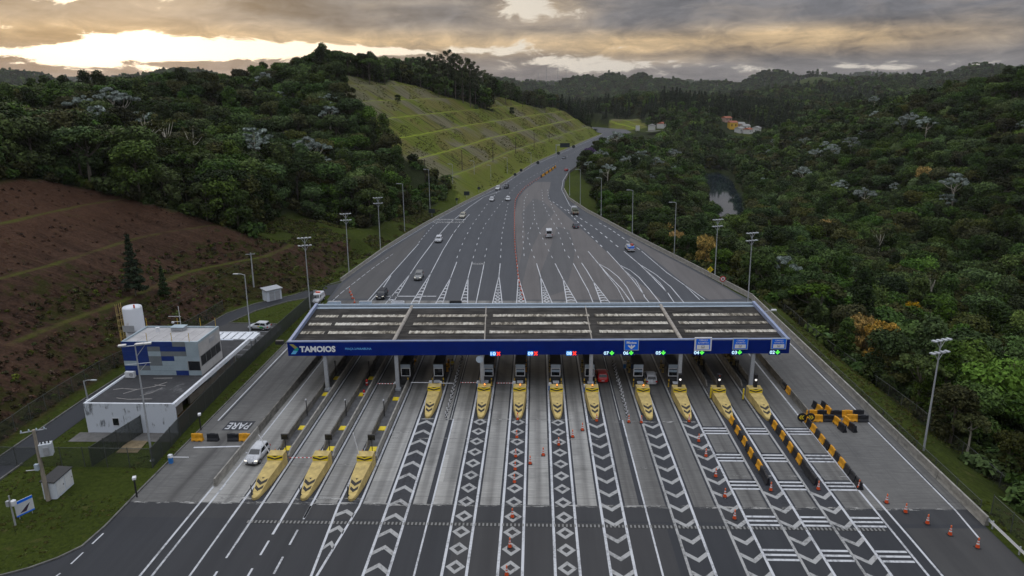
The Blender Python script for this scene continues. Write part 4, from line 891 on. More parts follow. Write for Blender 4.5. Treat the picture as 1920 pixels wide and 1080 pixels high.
for k, (px, py, lb) in enumerate(((630, 703, 'tall dark post on the leftmost island under the canopy edge'), (693, 704, 'left of two tall dark posts under the fascia lettering'), (703, 703, 'right of two tall dark posts under the fascia lettering'), (1309, 694, 'left of two tall dark posts under sign 04'), (1319, 702, 'right of two tall dark posts under sign 04'), (1382, 702, 'tall dark post under sign 03'))):
    p = G(px, py, .2); t = thing('sensor_post', lb, 'post', (p[0], p[1], .2), 0, 'tall dark sensor posts'); h = MB(); h.tube((0, 0, 0), (0, 0, 2.4), .07); h.build('post', BLK, t); h = MB(); h.cbox(0, 0, 2.1, .18, .2, .5); h.build('sensor', BLK, t)
for px, py, lb in ((1341, 751, 'yellow upright post left of the middle signal lamp'), (1411-9, 753, 'yellow upright post left of the rightmost signal lamp')):
    p = G(px-9, py-4, .2); t = thing('guard_post', lb, 'bollard', (p[0], p[1], .2), 0, 'yellow guard posts at the noses'); m = MB(); m.lathe([(.11, 0), (.11, 1.6), (.05, 1.65)], n=10); m.build('post', YEL_B, t); m = MB(); m.lathe([(.16, 0), (.16, .08)], n=10); m.build('foot', BLK, t)
for px, py, lb in ((1041, 736, 'red extinguisher behind the nose left of sign 08'), (683, 742, 'red extinguisher standing on the middle left island'), (688, 722, 'red hose box on the middle left island')):
    p = G(px, py, .2); t = thing('fire_extinguisher', lb, 'extinguisher', (p[0], p[1], .2), 0, 'fire extinguishers'); m = MB(); m.lathe([(.16, 0), (.17, .1), (.17, .75), (.1, .88), (.05, .95)], n=10); m.build('cylinder', RED, t); m = MB(); m.lathe([(.174, .35), (.174, .5)], n=10); m.build('label_band', WHT, t); m = MB(); m.cbox(0, 0, 1., .25, .06, .06); m.build('handle', BLK, t)
# free-standing concrete walls of the outer lanes
def wall_seg(x, y0, y1, lab, grp, mt=CWALL, w=.3, h=.98, x1=None):
    x1 = x if x1 is None else x1; o = MB(); o.loft([[(xx-w*.75, y, 0), (xx-w*.5, y, .25), (xx-w*.3, y, h), (xx+w*.3, y, h), (xx+w*.5, y, .25), (xx+w*.75, y, 0)] for xx, y in ((x, y0), (x1, y1))]); return tag(o.build('concrete_barrier', mt), lab, 'barrier', grp)
for k in range(6): wall_seg(-35.6, 67.5+k*6.3, 67.5+k*6.3+6.22, f'concrete barrier between exit lane and white hatchback lane, {ORD[k]} from the near end', 'concrete barriers of the exit lane', CWALL if k < 2 else DCON)
for k in range(3): wall_seg(36.1, [85.9, 96.2, 103.][k], [92.4, 102.9, 112][k], f'long concrete barrier right of lane 02, {["nearest", "middle", "farthest"][k]} piece', 'concrete barriers right of lane 02', DCON)
yy = 62.
for k in range(9): wall_seg(44.75, 62+k*8.7, 62+k*8.7+8.62, f'pale concrete barrier at the right road edge, {ORD[k]} from the near end', 'concrete barriers at the right road edge', CWALL, .36, 1.02)
def wall_path(name, pts, lab, mt=CWALL, w=.36, h=.9, off=0.):
    P = [Vector((p[0], p[1], 0)) for p in pts]; rings = []
    for i, p in enumerate(P):
        d = (P[min(i+1, len(P)-1)]-P[max(i-1, 0)]).normalized(); n = Vector((-d.y, d.x, 0)); q = p+n*off
        rings.append([q+n*a+Vector((0, 0, z)) for a, z in ((-w*.75, 0), (-w*.5, .25), (-w*.3, h), (w*.3, h), (w*.5, .25), (w*.75, 0))])
    o = MB(); o.loft(rings); return tag(o.build(name, mt), lab, 'barrier')
wall_path('concrete_barrier', [(44.75, 140.6)]+[p for p in RIGHT if 141 < p[1] < 320], 'long concrete barrier curving along the right side of the highway', CWALL, .4, 1., -.1)
wall_path('concrete_barrier', [p for p in RIGHT if 317 < p[1] < 700 and p[0] > 0], 'far concrete barrier along the bend below the purple tree', DCON, .4, .9, -.1)
wall_path('concrete_barrier', [p for p in LEFT if 153 < p[1] < 732], 'long concrete barrier along the left side of the highway below the slope', CWALL, .4, .8, .1)
# bottom right guard rail
t = thing('guard_rail', 'steel guard rail at the lower right corner beyond the last concrete barrier', 'guard rail')
for z in (.72, ): m = MB(); m.loft([[(44.9+dx, y, z+dz) for dx, dz in ((-.06, -.16), (.02, -.08), (-.06, 0), (.02, .08), (-.06, .16), (-.09, .16), (-.02, .08), (-.09, 0), (-.02, -.08), (-.09, -.16))] for y in (28, 62.6)]); m.build('rail', GALV, t)
for k in range(9): m = MB(); m.cbox(45., 29.5+k*4, .42, .1, .12, .9); m.build('post', GALV, t)
# ================================================================== cones, plastic barriers, posts
def cone_proto():
    t = thing('traffic_cone', 'cone', 'cone', (0, 0, 0)); m = MB(); m.lathe([(.19, .05), (.13, .35), (.09, .62), (.055, .86)], n=12); m.build('cone_body', ORG, t)
    m = MB(); m.box(-.24, .24, -.24, .24, 0, .055); m.build('foot', BLK, t)
    m = MB(); m.lathe([(.128, .38), (.105, .52)], n=12); m.lathe([(.093, .64), (.075, .75)], n=12); m.build('reflective_bands', WHT, t)
    m = MB(); m.lathe([(.05, .86), (.07, .9), (.07, 1.02), (.03, 1.06)], n=8); m.build('topper', mat('topper_orange', (.75, .16, .05), .4, .1), t); return t
CONE0 = cone_proto(); _c0 = [True]
def cone(px, py, label, group, s=1.):
    x, y = G2(px, py)
    if _c0[0]: _c0[0] = False; CONE0.location = (x, y, .018); CONE0['label'] = label; CONE0['group'] = group; CONE0.scale = (s,)*3; return
    dup(CONE0, (x, y, .018), None, label, group, (s,)*3)
for k, (px, py) in enumerate(((970.5, 787), (969, 821), (967, 857), (966, 881), (964.6, 905), (960.7, 970), (956, 1026), (950, 1079))): cone(px, py, f'orange cone on the diamond strip below sign 09, {ORD[k]} from the nose', 'cones on the diamond strip')
for k, (px, py) in enumerate(((1092, 807), (1073.6, 820), (1018.5, 854), (994, 870))): cone(px, py, f'orange cone in the diagonal line across lane 08, {ORD[k]} from the right', 'cones crossing lane 08')
cone(1047.6, 835, 'orange cone on the diamond strip left of sign 08, alone on it', 'cones crossing lane 08')
cone(1118.7, 790, 'orange cone at the nose tip left of the red car lane', 'cones at nose tips'); cone(1179, 792, 'orange cone at the near end of the right zigzag post row', 'cones at nose tips'); cone(1202.5, 793, 'orange cone left of the nose under sign 06', 'cones at nose tips'); cone(1291.7, 791, 'orange cone at the tip of the left signal lamp nose', 'cones at nose tips')
for k, (px, py) in enumerate(((1310, 828), (1323.4, 856), (1341.8, 894), (1359, 932), (1377, 973))): cone(px, py, f'orange cone on the chevron strip right of lane 05, {ORD[k]} from the nose', 'cones on the right chevron strip')
for k, (px, py) in enumerate(((1445, 920), (1534, 918), (1610, 916))): cone(px, py, f'orange cone at the near end of the {["left", "middle", "right"][k]} plastic barrier row', 'cones ending the barrier rows')
for k, (px, py) in enumerate(((1662, 943), (1697.5, 961), (1738.5, 982), (1781, 1003), (1832.5, 1027))): cone(px, py, f'orange cone on the right shoulder, {ORD[k]} of the diagonal line from far', 'cones on the right shoulder')
for k, (px, py) in enumerate(((656, 549), (658.5, 554), (661, 560), (664.7, 568))): cone(px, py, f'orange cone beside the white van, {ORD[k]} from far', 'cones beside the white van')
def along(P, d):
    P = [Vector(p) for p in P]
    for a, b in zip(P[:-1], P[1:]):
        l = (b-a).length
        if d <= l: return a.lerp(b, d/l), (b-a)/l
        d -= l
    return None, None
CPATH = g2([(981, 562), (975, 538), (971, 515), (969, 494), (966, 470), (964.6, 439), (964.6, 403), (966, 377), (972, 366), (985, 352), (1000, 341.5), (1014, 333)])
d = 0.
while True:
    q, _ = along(CPATH, d)
    if q is None: break
    dup(CONE0, (q.x, q.y, .018), None, 'orange cone in the long line down the middle of the highway', 'cones down the middle of the highway', (.9,)*3); d += 3.4 if q.y < 250 else 5.
def plastic_proto(mt):
    t = thing('plastic_barrier', 'b', 'barrier', (0, 0, 0)); P = [(-.68, 0), (-.68, .16), (-.60, .34), (-.56, .90), (.56, .90), (.60, .34), (.68, .16), (.68, 0)]
    m = MB()
    prof = [(.27, 0), (.27, .14), (.15, .38), (.10, .86), (.06, .90)]
    m.loft([[(-.66, s*w, z) for w, z in prof for s in (1,)]+[(-.66, -w, z) for w, z in prof[::-1]], [(.66, w, z) for w, z in prof]+[(.66, -w, z) for w, z in prof[::-1]]]); m.build('shell', mt, t)
    m = MB()
    for x in (-.3, .3): m.box(x-.14, x+.14, -.285, .285, .02, .1)
    m.build('fork_slots', BLK, t); m = MB(); m.box(-.3, .3, -.055, .055, .90, .95); m.build('filler_rim', mt, t); return t
PB = {}
def plastic(x, y, col, rz, label, group, s=1.):
    if col not in PB: PB[col] = plastic_proto(YPL if col == 'yellow' else BPL); PB[col].location = (x, y, .018); PB[col].rotation_euler = (0, 0, rz); PB[col]['label'] = label; PB[col]['group'] = group; return
    dup(PB[col], (x, y, .018), rz, label, group, (s,)*3)
for rw, (x0, first, nb, yl, lab) in enumerate(((ISL[10]-.05, 0, 11, 83.8, 'left'), (ISL[11]+.05, 1, 11, 83.9, 'middle'), (35.25, 0, 12, 84.5, 'right'))):
    for k in range(nb):
        col = 'yellow' if (k+first) % 2 == 0 and k < nb-2 else 'black'
        plastic(x0+rng.uniform(-.06, .06), yl-k*1.42, col, R(90)+rng.uniform(-.05, .05), f'{col} plastic barrier in the {lab} row, {ORD[k]} from the nose' if rw < 2 else f'{col} plastic barrier in the right row, {ORD[k]} from the arrow discs', f'plastic barriers in the {lab} row')
for px, py, col, a, lab in ((1531.3, 790, 'yellow', 0, 'front cross row, nearest the arrow discs'), (1553, 790, 'black', 0, 'front cross row, second from the discs'), (1596.7, 789.5, 'yellow', 0, 'front cross row, behind two yellow ones'), (1617, 790.5, 'black', 0, 'front cross row, rightmost'),
    (1521, 781, 'yellow', 0, 'rear cross row, behind the arrow discs'), (1539, 781, 'black', 0, 'rear cross row, second from the discs'), (1567, 781.5, 'black', 0, 'rear cross row with a white mark, middle'), (1587, 781.5, 'yellow', 0, 'rear cross row, faded, right of middle'), (1608.6, 780.5, 'black', 0, 'rear cross row, rightmost'),
    (1529, 766, 'black', 96, 'lengthwise, far left'), (1536.5, 773, 'yellow', 96, 'lengthwise, far left, half hidden'), (1545, 766, 'black', 96, 'lengthwise, far right'), (1553, 775, 'yellow', 96, 'lengthwise, crossing the rear row'), (1569.5, 796, 'yellow', 98, 'lengthwise, near left'), (1578.5, 807, 'black', 98, 'lengthwise, near left end'), (1588, 796, 'yellow', 98, 'lengthwise, near right'), (1598, 807, 'black', 98, 'lengthwise, near right end')):
    x, y = G2(px, py); plastic(x, y, col, R(a), f'{col} plastic barrier of the right shoulder closure, {lab}', 'plastic barriers closing the right shoulder', 1.02)
for px, col, lab in ((370, 'yellow', 'leftmost'), (399, 'black', 'left of the gap'), (437, 'black', 'right of the gap'), (459, 'yellow', 'rightmost')):
    x, y = G2(px+1, 826); plastic(x, y, col, 0, f'{col} plastic barrier across the exit lane, {lab}', 'plastic barriers across the exit lane', 1.05)
x, y = G2(597, 683); plastic(-35.5, 107.2, 'yellow', R(90), 'yellow plastic barrier at the far end of the exit lane wall', 'plastic barriers on walls'); plastic(-35.6, 105.8, 'black', R(90), 'black plastic barrier before the yellow one on the exit lane wall', 'plastic barriers on walls')
plastic(36.1, 95.2, 'black', R(90), 'black plastic barrier in the gap of the wall right of lane 02', 'plastic barriers on walls'); plastic(36.1, 93.5, 'yellow', R(90), 'yellow plastic barrier in the gap of the wall right of lane 02', 'plastic barriers on walls')
YPATH = g2([(1015, 332.5), (1030, 322.5), (1043, 313)])
for k in range(14):
    q, dd = along(YPATH, k*3.6)
    if q is None: break
    plastic(q.x, q.y, 'yellow' if k % 3 else 'black', math.atan2(dd.y, dd.x), 'yellow and black plastic barrier in the far line continuing the highway cones', 'far plastic barriers on the highway', 1.3)
t = thing('arrow_board', 'pair of black discs with yellow chevron arrows at the shoulder closure', 'sign', (*G2(1510, 792), 0)); 
for s in (-1, 1):
    m = MB(); m.disc((s*.52, -.1, .78), (0, -1, 0), .62, 22, .05); m.build('disc', BLK, t); m = MB()
    for o in (0, .32):
        c = s*(.75-o*.9) ; pts = [(c+s*.0, .78), (c-s*.2, 1.06), (c-s*.02, 1.06), (c+s*.2, .78), (c-s*.02, .50), (c-s*.2, .50)]
        m.poly([(a, -.135, b) for a, b in (pts if s < 0 else pts[::-1])])
    m.build('arrow', YEL_B, t); m = MB(); m.tube((s*.52, -.06, 0), (s*.52, -.06, .3), .05); m.build('leg', BLK, t)
t = thing('delineator_post', 'd', 'post', (0, 0, 0)); DEL = t; m = MB(); m.lathe([(.06, .04), (.055, .8), (.03, .83)], n=8); m.build('post', WHT, t); m = MB(); m.lathe([(.064, .25), (.06, .5)], n=8); m.build('black_band', BLK, t); m = MB(); m.lathe([(.12, 0), (.11, .05)], n=8); m.build('foot', BLK, t)
def zig(p0, p1, n, label, grp):
    a, b = Vector(G2(*p0)), Vector(G2(*p1)); d = (b-a).normalized(); nn = Vector((-d.y, d.x))
    for k in range(n):
        q = a.lerp(b, k/(n-1))+nn*(.08 if k % 2 else -.08)+Vector((rng.uniform(-.05, .05), rng.uniform(-.1, .1)))
        if not getattr(zig, 'used', False): zig.used = True; DEL.location = (q.x, q.y, .014); DEL['label'] = label; DEL['group'] = grp; continue
        dup(DEL, (q.x, q.y, .014), rng.uniform(0, 6), label, grp)
zig((867, 670), (836, 787), 34, 'short black and white post in the zigzag row left of lane 10', 'zigzag posts left of lane 10'); zig((1149, 682), (1178, 787), 34, 'short black and white post in the zigzag row right of the red car', 'zigzag posts right of the red car')
# ================================================================== vehicles
TYRE = mat('tyre_rubber', (.018, .018, .018), .85, .2); RIM = mat('wheel_rim', (.35, .36, .37), .35, .1, metal=.6); HL = mat('headlight', (.75, .77, .8), .15, .05, spec=.7); HLL = mat('headlight_lit', (1., .93, .78), .3, .02, emit=1.3); TL = mat('taillight', (.38, .015, .012), .25, .1); PLATE = mat('number_plate', (.55, .56, .57), .5, .05); TRIM = mat('black_trim', (.02, .02, .022), .6, .2)
def paint(nm, c): return mat('paint_'+nm, c, .28, .04, 1., spec=.6)
PAINT = dict(white=paint('white', (.74, .75, .76)), red=paint('red', (.42, .012, .012)), black=paint('black', (.014, .015, .018)), grey=paint('grey', (.16, .165, .165)), dark=paint('dark_blue', (.02, .028, .05)), silver=paint('silver', (.42, .43, .44)), beige=paint('beige', (.30, .28, .22)), orange=paint('orange', (.5, .10, .02)))
SPEC = {  # length, width, height, belt, [body top line: t along length, z, width factor], cabin base y0,y1 roof y0,y1 (fractions from the rear), roof width factor
 'hatch': (4.0, 1.72, 1.49, .93, [(0, .62, .80), (.02, .86, .90), (.10, .95, .97), (.5, .95, 1), (.70, .93, .98), (.84, .86, .95), (.95, .74, .87), (1, .56, .74)], (.03, .755, .10, .56), .76),
 'sedan': (4.4, 1.76, 1.45, .92, [(0, .60, .80), (.02, .86, .90), (.17, .95, .96), (.5, .94, 1), (.70, .92, .98), (.86, .84, .95), (.96, .72, .86), (1, .55, .74)], (.13, .74, .25, .56), .75),
 'suv': (4.4, 1.84, 1.70, 1.05, [(0, .70, .84), (.02, .98, .92), (.10, 1.07, .98), (.5, 1.07, 1), (.70, 1.05, .98), (.86, .99, .96), (.96, .86, .88), (1, .62, .78)], (.02, .755, .07, .58), .80),
 'van': (4.4, 1.83, 1.88, 1.10, [(0, .8, .9), (.01, 1.1, .96), (.5, 1.1, 1), (.72, 1.08, .98), (.86, .98, .96), (.96, .84, .9), (1, .62, .8)], (.005, .80, .02, .66), .86),
 'bus': (5.3, 1.98, 2.35, 1.25, [(0, .9, .94), (.01, 1.25, .98), (.5, 1.25, 1), (.80, 1.22, .98), (.92, 1.05, .95), (.98, .85, .9), (1, .6, .82)], (.004, .90, .02, .76), .88)}
def vehicle(kind, col, label, front_px=None, to_px=None, pos=None, head=None, lit=False, cat='car', name='parked_car', windows=True, rear_glass=True):
    L, Wd, Ht, belt, top, (b0, b1, r0, r1), rwf = SPEC[kind]; hw = Wd/2; pm = PAINT[col]
    x, y = pos; t = thing(name, label, cat, (x, y, .015), head, 'vehicles on the toll plaza and highway')
    Y = lambda f: (f-.5)*L
    m = MB(); rings = []
    for f, z, wf in top:
        w = hw*wf; zb = .24 if .04 < f < .96 else .34; zs = zb+(z-zb)*.42
        rings.append([(-w*.90, Y(f), zb), (-w, Y(f), zs), (-w*.985, Y(f), z-.12), (-w*.90, Y(f), z-.02), (-w*.55, Y(f), z+.012), (w*.55, Y(f), z+.012), (w*.90, Y(f), z-.02), (w*.985, Y(f), z-.12), (w, Y(f), zs), (w*.90, Y(f), zb)])
    m.loft(rings); body = m.build('body', pm, t, smooth=False)
    for p in body.data.polygons: p.use_smooth = len(p.vertices) == 4
    zb_, zr = belt-.03, Ht-.05; hb, hr = hw*.90, hw*rwf
    cb = lambda tt: (Y(b0)+(Y(r0)-Y(b0))*tt, Y(b1)+(Y(r1)-Y(b1))*tt, hb+(hr-hb)*tt, zb_+(zr-zb_)*tt)
    m = MB(); rg = []
    for tt, k in ((0, 1), (.5, 1.0), (.92, 1.), (1., .93)):
        a, b_, w, z = cb(tt); w *= k; c = .12*(1 if tt < 1 else .5); z = z if tt < 1 else Ht-.045
        rg.append([(-w, a+c, z), (-w+c, a, z), (w-c, a, z), (w, a+c, z), (w, b_-c, z), (w-c, b_, z), (-w+c, b_, z), (-w, b_-c, z)])
    a, b_, w, z = cb(1.); c = .35; rg.append([(-w*.8, a+c, Ht), (-w*.7, a+c*.8, Ht), (w*.7, a+c*.8, Ht), (w*.8, a+c, Ht), (w*.8, b_-c, Ht), (w*.7, b_-c*.8, Ht), (-w*.7, b_-c*.8, Ht), (-w*.8, b_-c, Ht)])
    m.loft(rg); m.build('cabin', pm, t)
    lo, hi = .16, .86
    def pane(side):
        a0, c0, w0, z0 = cb(lo); a1, c1, w1, z1 = cb(hi); e = .022; m = MB()
        if side == 'windscreen': m.poly([(-w0*.86, c0+e, z0), (w0*.86, c0+e, z0), (w1*.84, c1+e, z1), (-w1*.84, c1+e, z1)][::-1])
        elif side == 'rear_window': m.poly([(-w0*.84, a0-e, z0), (w0*.84, a0-e, z0), (w1*.80, a1-e, z1), (-w1*.80, a1-e, z1)])
        else:
            s = side
            for u0, u1 in (((.05, .47), (.51, .95)) if kind != 'bus' else ((.04, .33), (.36, .64), (.67, .96))):
                p = lambda u, A, C, w, z: (s*(w+e), A+.1+(C-A-.2)*u, z); q = [p(u0, a0, c0, w0, z0), p(u1, a0, c0, w0, z0), p(u1, a1, c1, w1, z1), p(u0, a1, c1, w1, z1)]; m.poly(q if s > 0 else q[::-1])
        return m.build(side if isinstance(side, str) else 'side_windows', GLASS, t)
    pane('windscreen')
    if rear_glass: pane('rear_window')
    if windows: pane(1); pane(-1)
    else:
        m = MB(); a0, c0, w0, z0 = cb(lo); a1, c1, w1, z1 = cb(hi)
        for s in (1, -1):
            q = [(s*(w0+.02), c0-.75, z0), (s*(w0+.02), c0-.12, z0), (s*(w1+.02), c1-.1, z1), (s*(w1+.02), c1-.7, z1)]; m.poly(q if s > 0 else q[::-1])
        m.build('side_windows', GLASS, t)
    r = .31 if kind in ('hatch', 'sedan') else .345
    for s in (-1, 1):
        for f in (.19, .82):
            m = MB(); m.tube((s*(hw-.2), Y(f), r), (s*(hw+.012), Y(f), r), r, r, 16); wl = m.build('wheel', TYRE, t); m = MB(); m.tube((s*(hw-.05), Y(f), r), (s*(hw+.022), Y(f), r), r*.62, r*.58, 12); m.build('rim', RIM, wl)
    zf = top[-2][1]
    for s in (-1, 1):
        m = MB(); m.loft([[(s*hw*.52, Y(.968), zf-.19), (s*hw*.88, Y(.938), zf-.19), (s*hw*.88, Y(.938), zf-.02), (s*hw*.55, Y(.965), zf-.05)], [(s*hw*.52, Y(.99), zf-.2), (s*hw*.84, Y(.966), zf-.2), (s*hw*.84, Y(.962), zf-.05), (s*hw*.54, Y(.985), zf-.08)]]); m.build('headlight', HLL if lit else HL, t)
        zt = top[1][1]; m = MB(); m.box(min(s*hw*.62, s*hw*.93), max(s*hw*.62, s*hw*.93), Y(0)-.012, Y(.03), zt-.27, zt-.05) if kind not in ('suv', 'van', 'bus') else m.box(min(s*hw*.78, s*hw*.95), max(s*hw*.78, s*hw*.95), Y(0)-.012, Y(.02), zt-.35, zt+.02); m.build('taillight', TL, t)
        m = MB(); yy = Y(b1)-.35; m.cbox(s*(hw+.09), yy, belt+.06, .2, .12, .14); m.build('mirror', pm, t)
    m = MB(); m.box(-hw*.45, hw*.45, Y(.985), Y(1.)+.012, .40, .56); m.box(-hw*.7, hw*.7, Y(.96), Y(1)+.006, .26, .36); m.build('grille', TRIM, t)
    m = MB(); m.box(-hw*.76, hw*.76, Y(0)-.02, Y(.02), .30, .42); m.build('rear_bumper', TRIM if kind in ('suv', 'van', 'bus') else pm, t)
    for yy, s in ((Y(1.)+.022, 1), (Y(0)-.034, -1)): m = MB(); m.box(-.22, .22, yy-.01, yy+.01, .44, .56); m.build('number_plate', PLATE, t)
    return t
def facing(a, b): a, b = Vector(G2(*a)), Vector(G2(*b)); d = (b-a).normalized(); return math.atan2(-d.x, d.y), d
def drive(kind, col, label, px, to, front=True, **kw):
    """px: ground point of the bumper that faces the viewer; to: a photo point further along its way"""
    h, d = facing(px, to); L = SPEC[kind][0]; p = Vector(G2(*px)); p = p-d*L/2 if front else p+d*L/2
    return vehicle(kind, col, label, pos=(p.x, p.y), head=h, **kw)
drive('hatch', 'white', 'white hatchback with lit headlight coming out of the leftmost toll lane', (470, 875), (420, 935), lit=True, name='moving_car')
drive('hatch', 'red', 'red hatchback seen from behind in lane 07 under the canopy', (1130.5, 720), (1118, 668), False, name='moving_car')
drive('hatch', 'white', 'white hatchback seen from behind in lane 06 under the canopy', (1222, 724), (1203, 668), False, name='moving_car')
drive('suv', 'black', 'black car with lit headlights just behind the canopy at left', (712, 563), (690, 590), lit=True, name='moving_car')
drive('suv', 'grey', 'grey off-road car approaching the canopy, second left lane', (783, 527), (764, 560), lit=True, name='moving_car')
drive('suv', 'white', 'white off-road car alone in the second left highway lane', (821, 456), (806, 480), name='moving_car')
drive('suv', 'beige', 'dark off-road car with pale bonnet beside the painted words', (866, 410), (845, 433), name='moving_car')
drive('hatch', 'white', 'white car, left one of a pair level with each other on the highway', (921, 378), (905, 400), name='moving_car')
drive('hatch', 'white', 'white car nearest the cone line, right one of a pair', (952, 377), (944, 400), name='moving_car')
drive('suv', 'silver', 'pale car, left and nearer of two at the foot of the terraced cut', (932, 357), (915, 372), name='moving_car')
drive('suv', 'black', 'black car, right and farther of two at the foot of the terraced cut', (948, 354), (930, 368), name='moving_car')
drive('sedan', 'dark', 'tiny dark blue car farthest up the left carriageway', (1056, 298), (1040, 306), name='moving_car')
drive('hatch', 'red', 'small red car driving away on the far right carriageway', (1061, 321), (1075, 305), False, name='moving_car')
drive('bus', 'white', 'white minibus driving away in the middle of the highway', (1029.5, 447), (1027, 420), False, name='minibus', cat='minibus')
drive('hatch', 'dark', 'dark small car driving away right of the white minibus', (1080.5, 429), (1068, 410), False, name='moving_car')
v = drive('van', 'white', 'white delivery van with open rear door parked beside the fence end', (590, 572), (570, 590), name='delivery_van', cat='van', windows=False, rear_glass=False)
m = MB(); m.cbox(0, -.4, 2.0, .9, .35, .22); m.build('roof_beacon', E_ORG if False else ORG, v); m = MB(); m.cbox(1.2, -2.3, 1.15, .9, .06, 1.45); dr_ = m.build('rear_door', PAINT['white'], v); m = MB(); m.cbox(1.2, -2.335, 1.5, .6, .01, .5); m.build('door_window', CYAN, dr_)
v = vehicle('hatch', 'white', 'white parked car with green and yellow emblem in the car park', pos=tuple(G(487, 617)[:2]), head=R(82), name='parked_car')
m = MB(); m.poly([(.87, -1.35, .55), (.87, -.55, .5), (.87, -.35, .78), (.87, -1.0, .86)][::1]); m.poly([(-.87, -1.35, .55), (-.87, -.55, .5), (-.87, -.35, .78), (-.87, -1.0, .86)][::-1]); m.build('green_emblem', mat('emblem_green', (.03, .30, .06), .5, .1), v)
m = MB(); m.poly([(.872, -.6, .80), (.872, -.2, .72), (.872, 0., .9), (.872, -.4, .92)]); m.poly([(-.872, -.6, .80), (-.872, -.2, .72), (-.872, 0., .9), (-.872, -.4, .92)][::-1]); m.build('yellow_emblem', YEL_B, v)
# lorry and loaded pick-up
def truck(px, to, label, name, load):
    h, d = facing(px, to); p = Vector(G2(*px))+d*3.1; t = thing(name, label, 'truck', (p.x, p.y, .015), h, 'vehicles on the toll plaza and highway'); P = PAINT['white'] if load == 'tarp' else PAINT['silver']
    if load == 'tarp':
        m = MB(); m.loft([[(-1., y, .75), (-1., y, zt-.5), (-.8, y, zt), (.8, y, zt), (1., y, zt-.5), (1., y, .75)] for y, zt in ((1.2, 2.2), (1.3, 2.45), (2.6, 2.45), (2.95, 1.7), (3.1, 1.2))]); m.build('cab', P, t)
        m = MB(); m.poly([(-.8, 2.70, 2.28), (.8, 2.70, 2.28), (.9, 2.97, 1.62), (-.9, 2.97, 1.62)]); m.build('windscreen', GLASS, t)
        m = MB(); m.box(-1.1, 1.1, -3.1, 1.1, .8, 1.45); m.build('load_bed', PAINT['beige'], t); m = MB(); m.loft([[(-1.05, y, 1.45), (-.9, y, 1.9+.2*math.sin(y*2)), (0, y, 2.1+.15*math.cos(y*3)), (.9, y, 1.85), (1.05, y, 1.45)] for y in (-2.9, -2, -1, 0, .9)]); m.build('tarpaulin', mat('tarpaulin', (.06, .07, .05), .8, .4, 2.), t); Lr, r = (-2.2, 2.1), .45
    else:
        m = MB(); m.loft([[(-.9, y, .4), (-.92, y, z*.6), (-.84, y, z), (.84, y, z), (.92, y, z*.6), (.9, y, .4)] for y, z in ((-2.6, .95), (0.2, 1.0), (1.2, 1.0), (2.2, .85), (2.5, .6))]); m.build('body', P, t)
        m = MB(); m.loft([[(-.84, a, z), (.84, a, z), (.84, b, z), (-.84, b, z)] for a, b, z in ((-.2, 1.5, 1.0), (.0, .9, 1.6))]); m.build('cab', P, t)
        m = MB(); m.cbox(0, -1.4, 1.2, 1.5, 2.0, .5); m.build('load_blue', mat('load_blue', (.05, .16, .55), .7, .3, 2.), t); m = MB(); m.cbox(.35, -1.1, 1.65, .6, .8, .7, .3); m.build('load_red', mat('load_red', (.40, .08, .05), .7, .3, 2.), t); m = MB(); m.cbox(-.4, -1.9, 1.5, .7, .6, .25, .5); m.build('load_pale', mat('load_pale', (.45, .47, .42), .7, .3, 2.), t); Lr, r = (-1.7, 1.6), .36
    for s in (-1, 1):
        for yy in Lr: m = MB(); m.tube((s*.7, yy, r), (s*.98, yy, r), r, r, 14); w = m.build('wheel', TYRE, t); m = MB(); m.tube((s*.9, yy, r), (s*.995, yy, r), r*.55, r*.5, 10); m.build('rim', RIM, w)
        m = MB(); m.box(min(s*.6, s*.9), max(s*.6, s*.9), -3.13 if load == 'tarp' else -2.63, -3.09 if load == 'tarp' else -2.58, .75, .95); m.build('taillight', TL, t)
truck((1079.5, 404), (1064, 380), 'truck with white cab and dark covered load near the right barrier', 'covered_truck', 'tarp')
truck((1185, 474), (1160, 448), 'small pick-up heaped with blue and red goods near the right barrier', 'loaded_pickup', 'goods')
v = drive('van', 'orange', 'orange vehicle half hidden by trees at the far bend of the highway', (1109, 289), (1122, 278), False, name='far_van', cat='van')
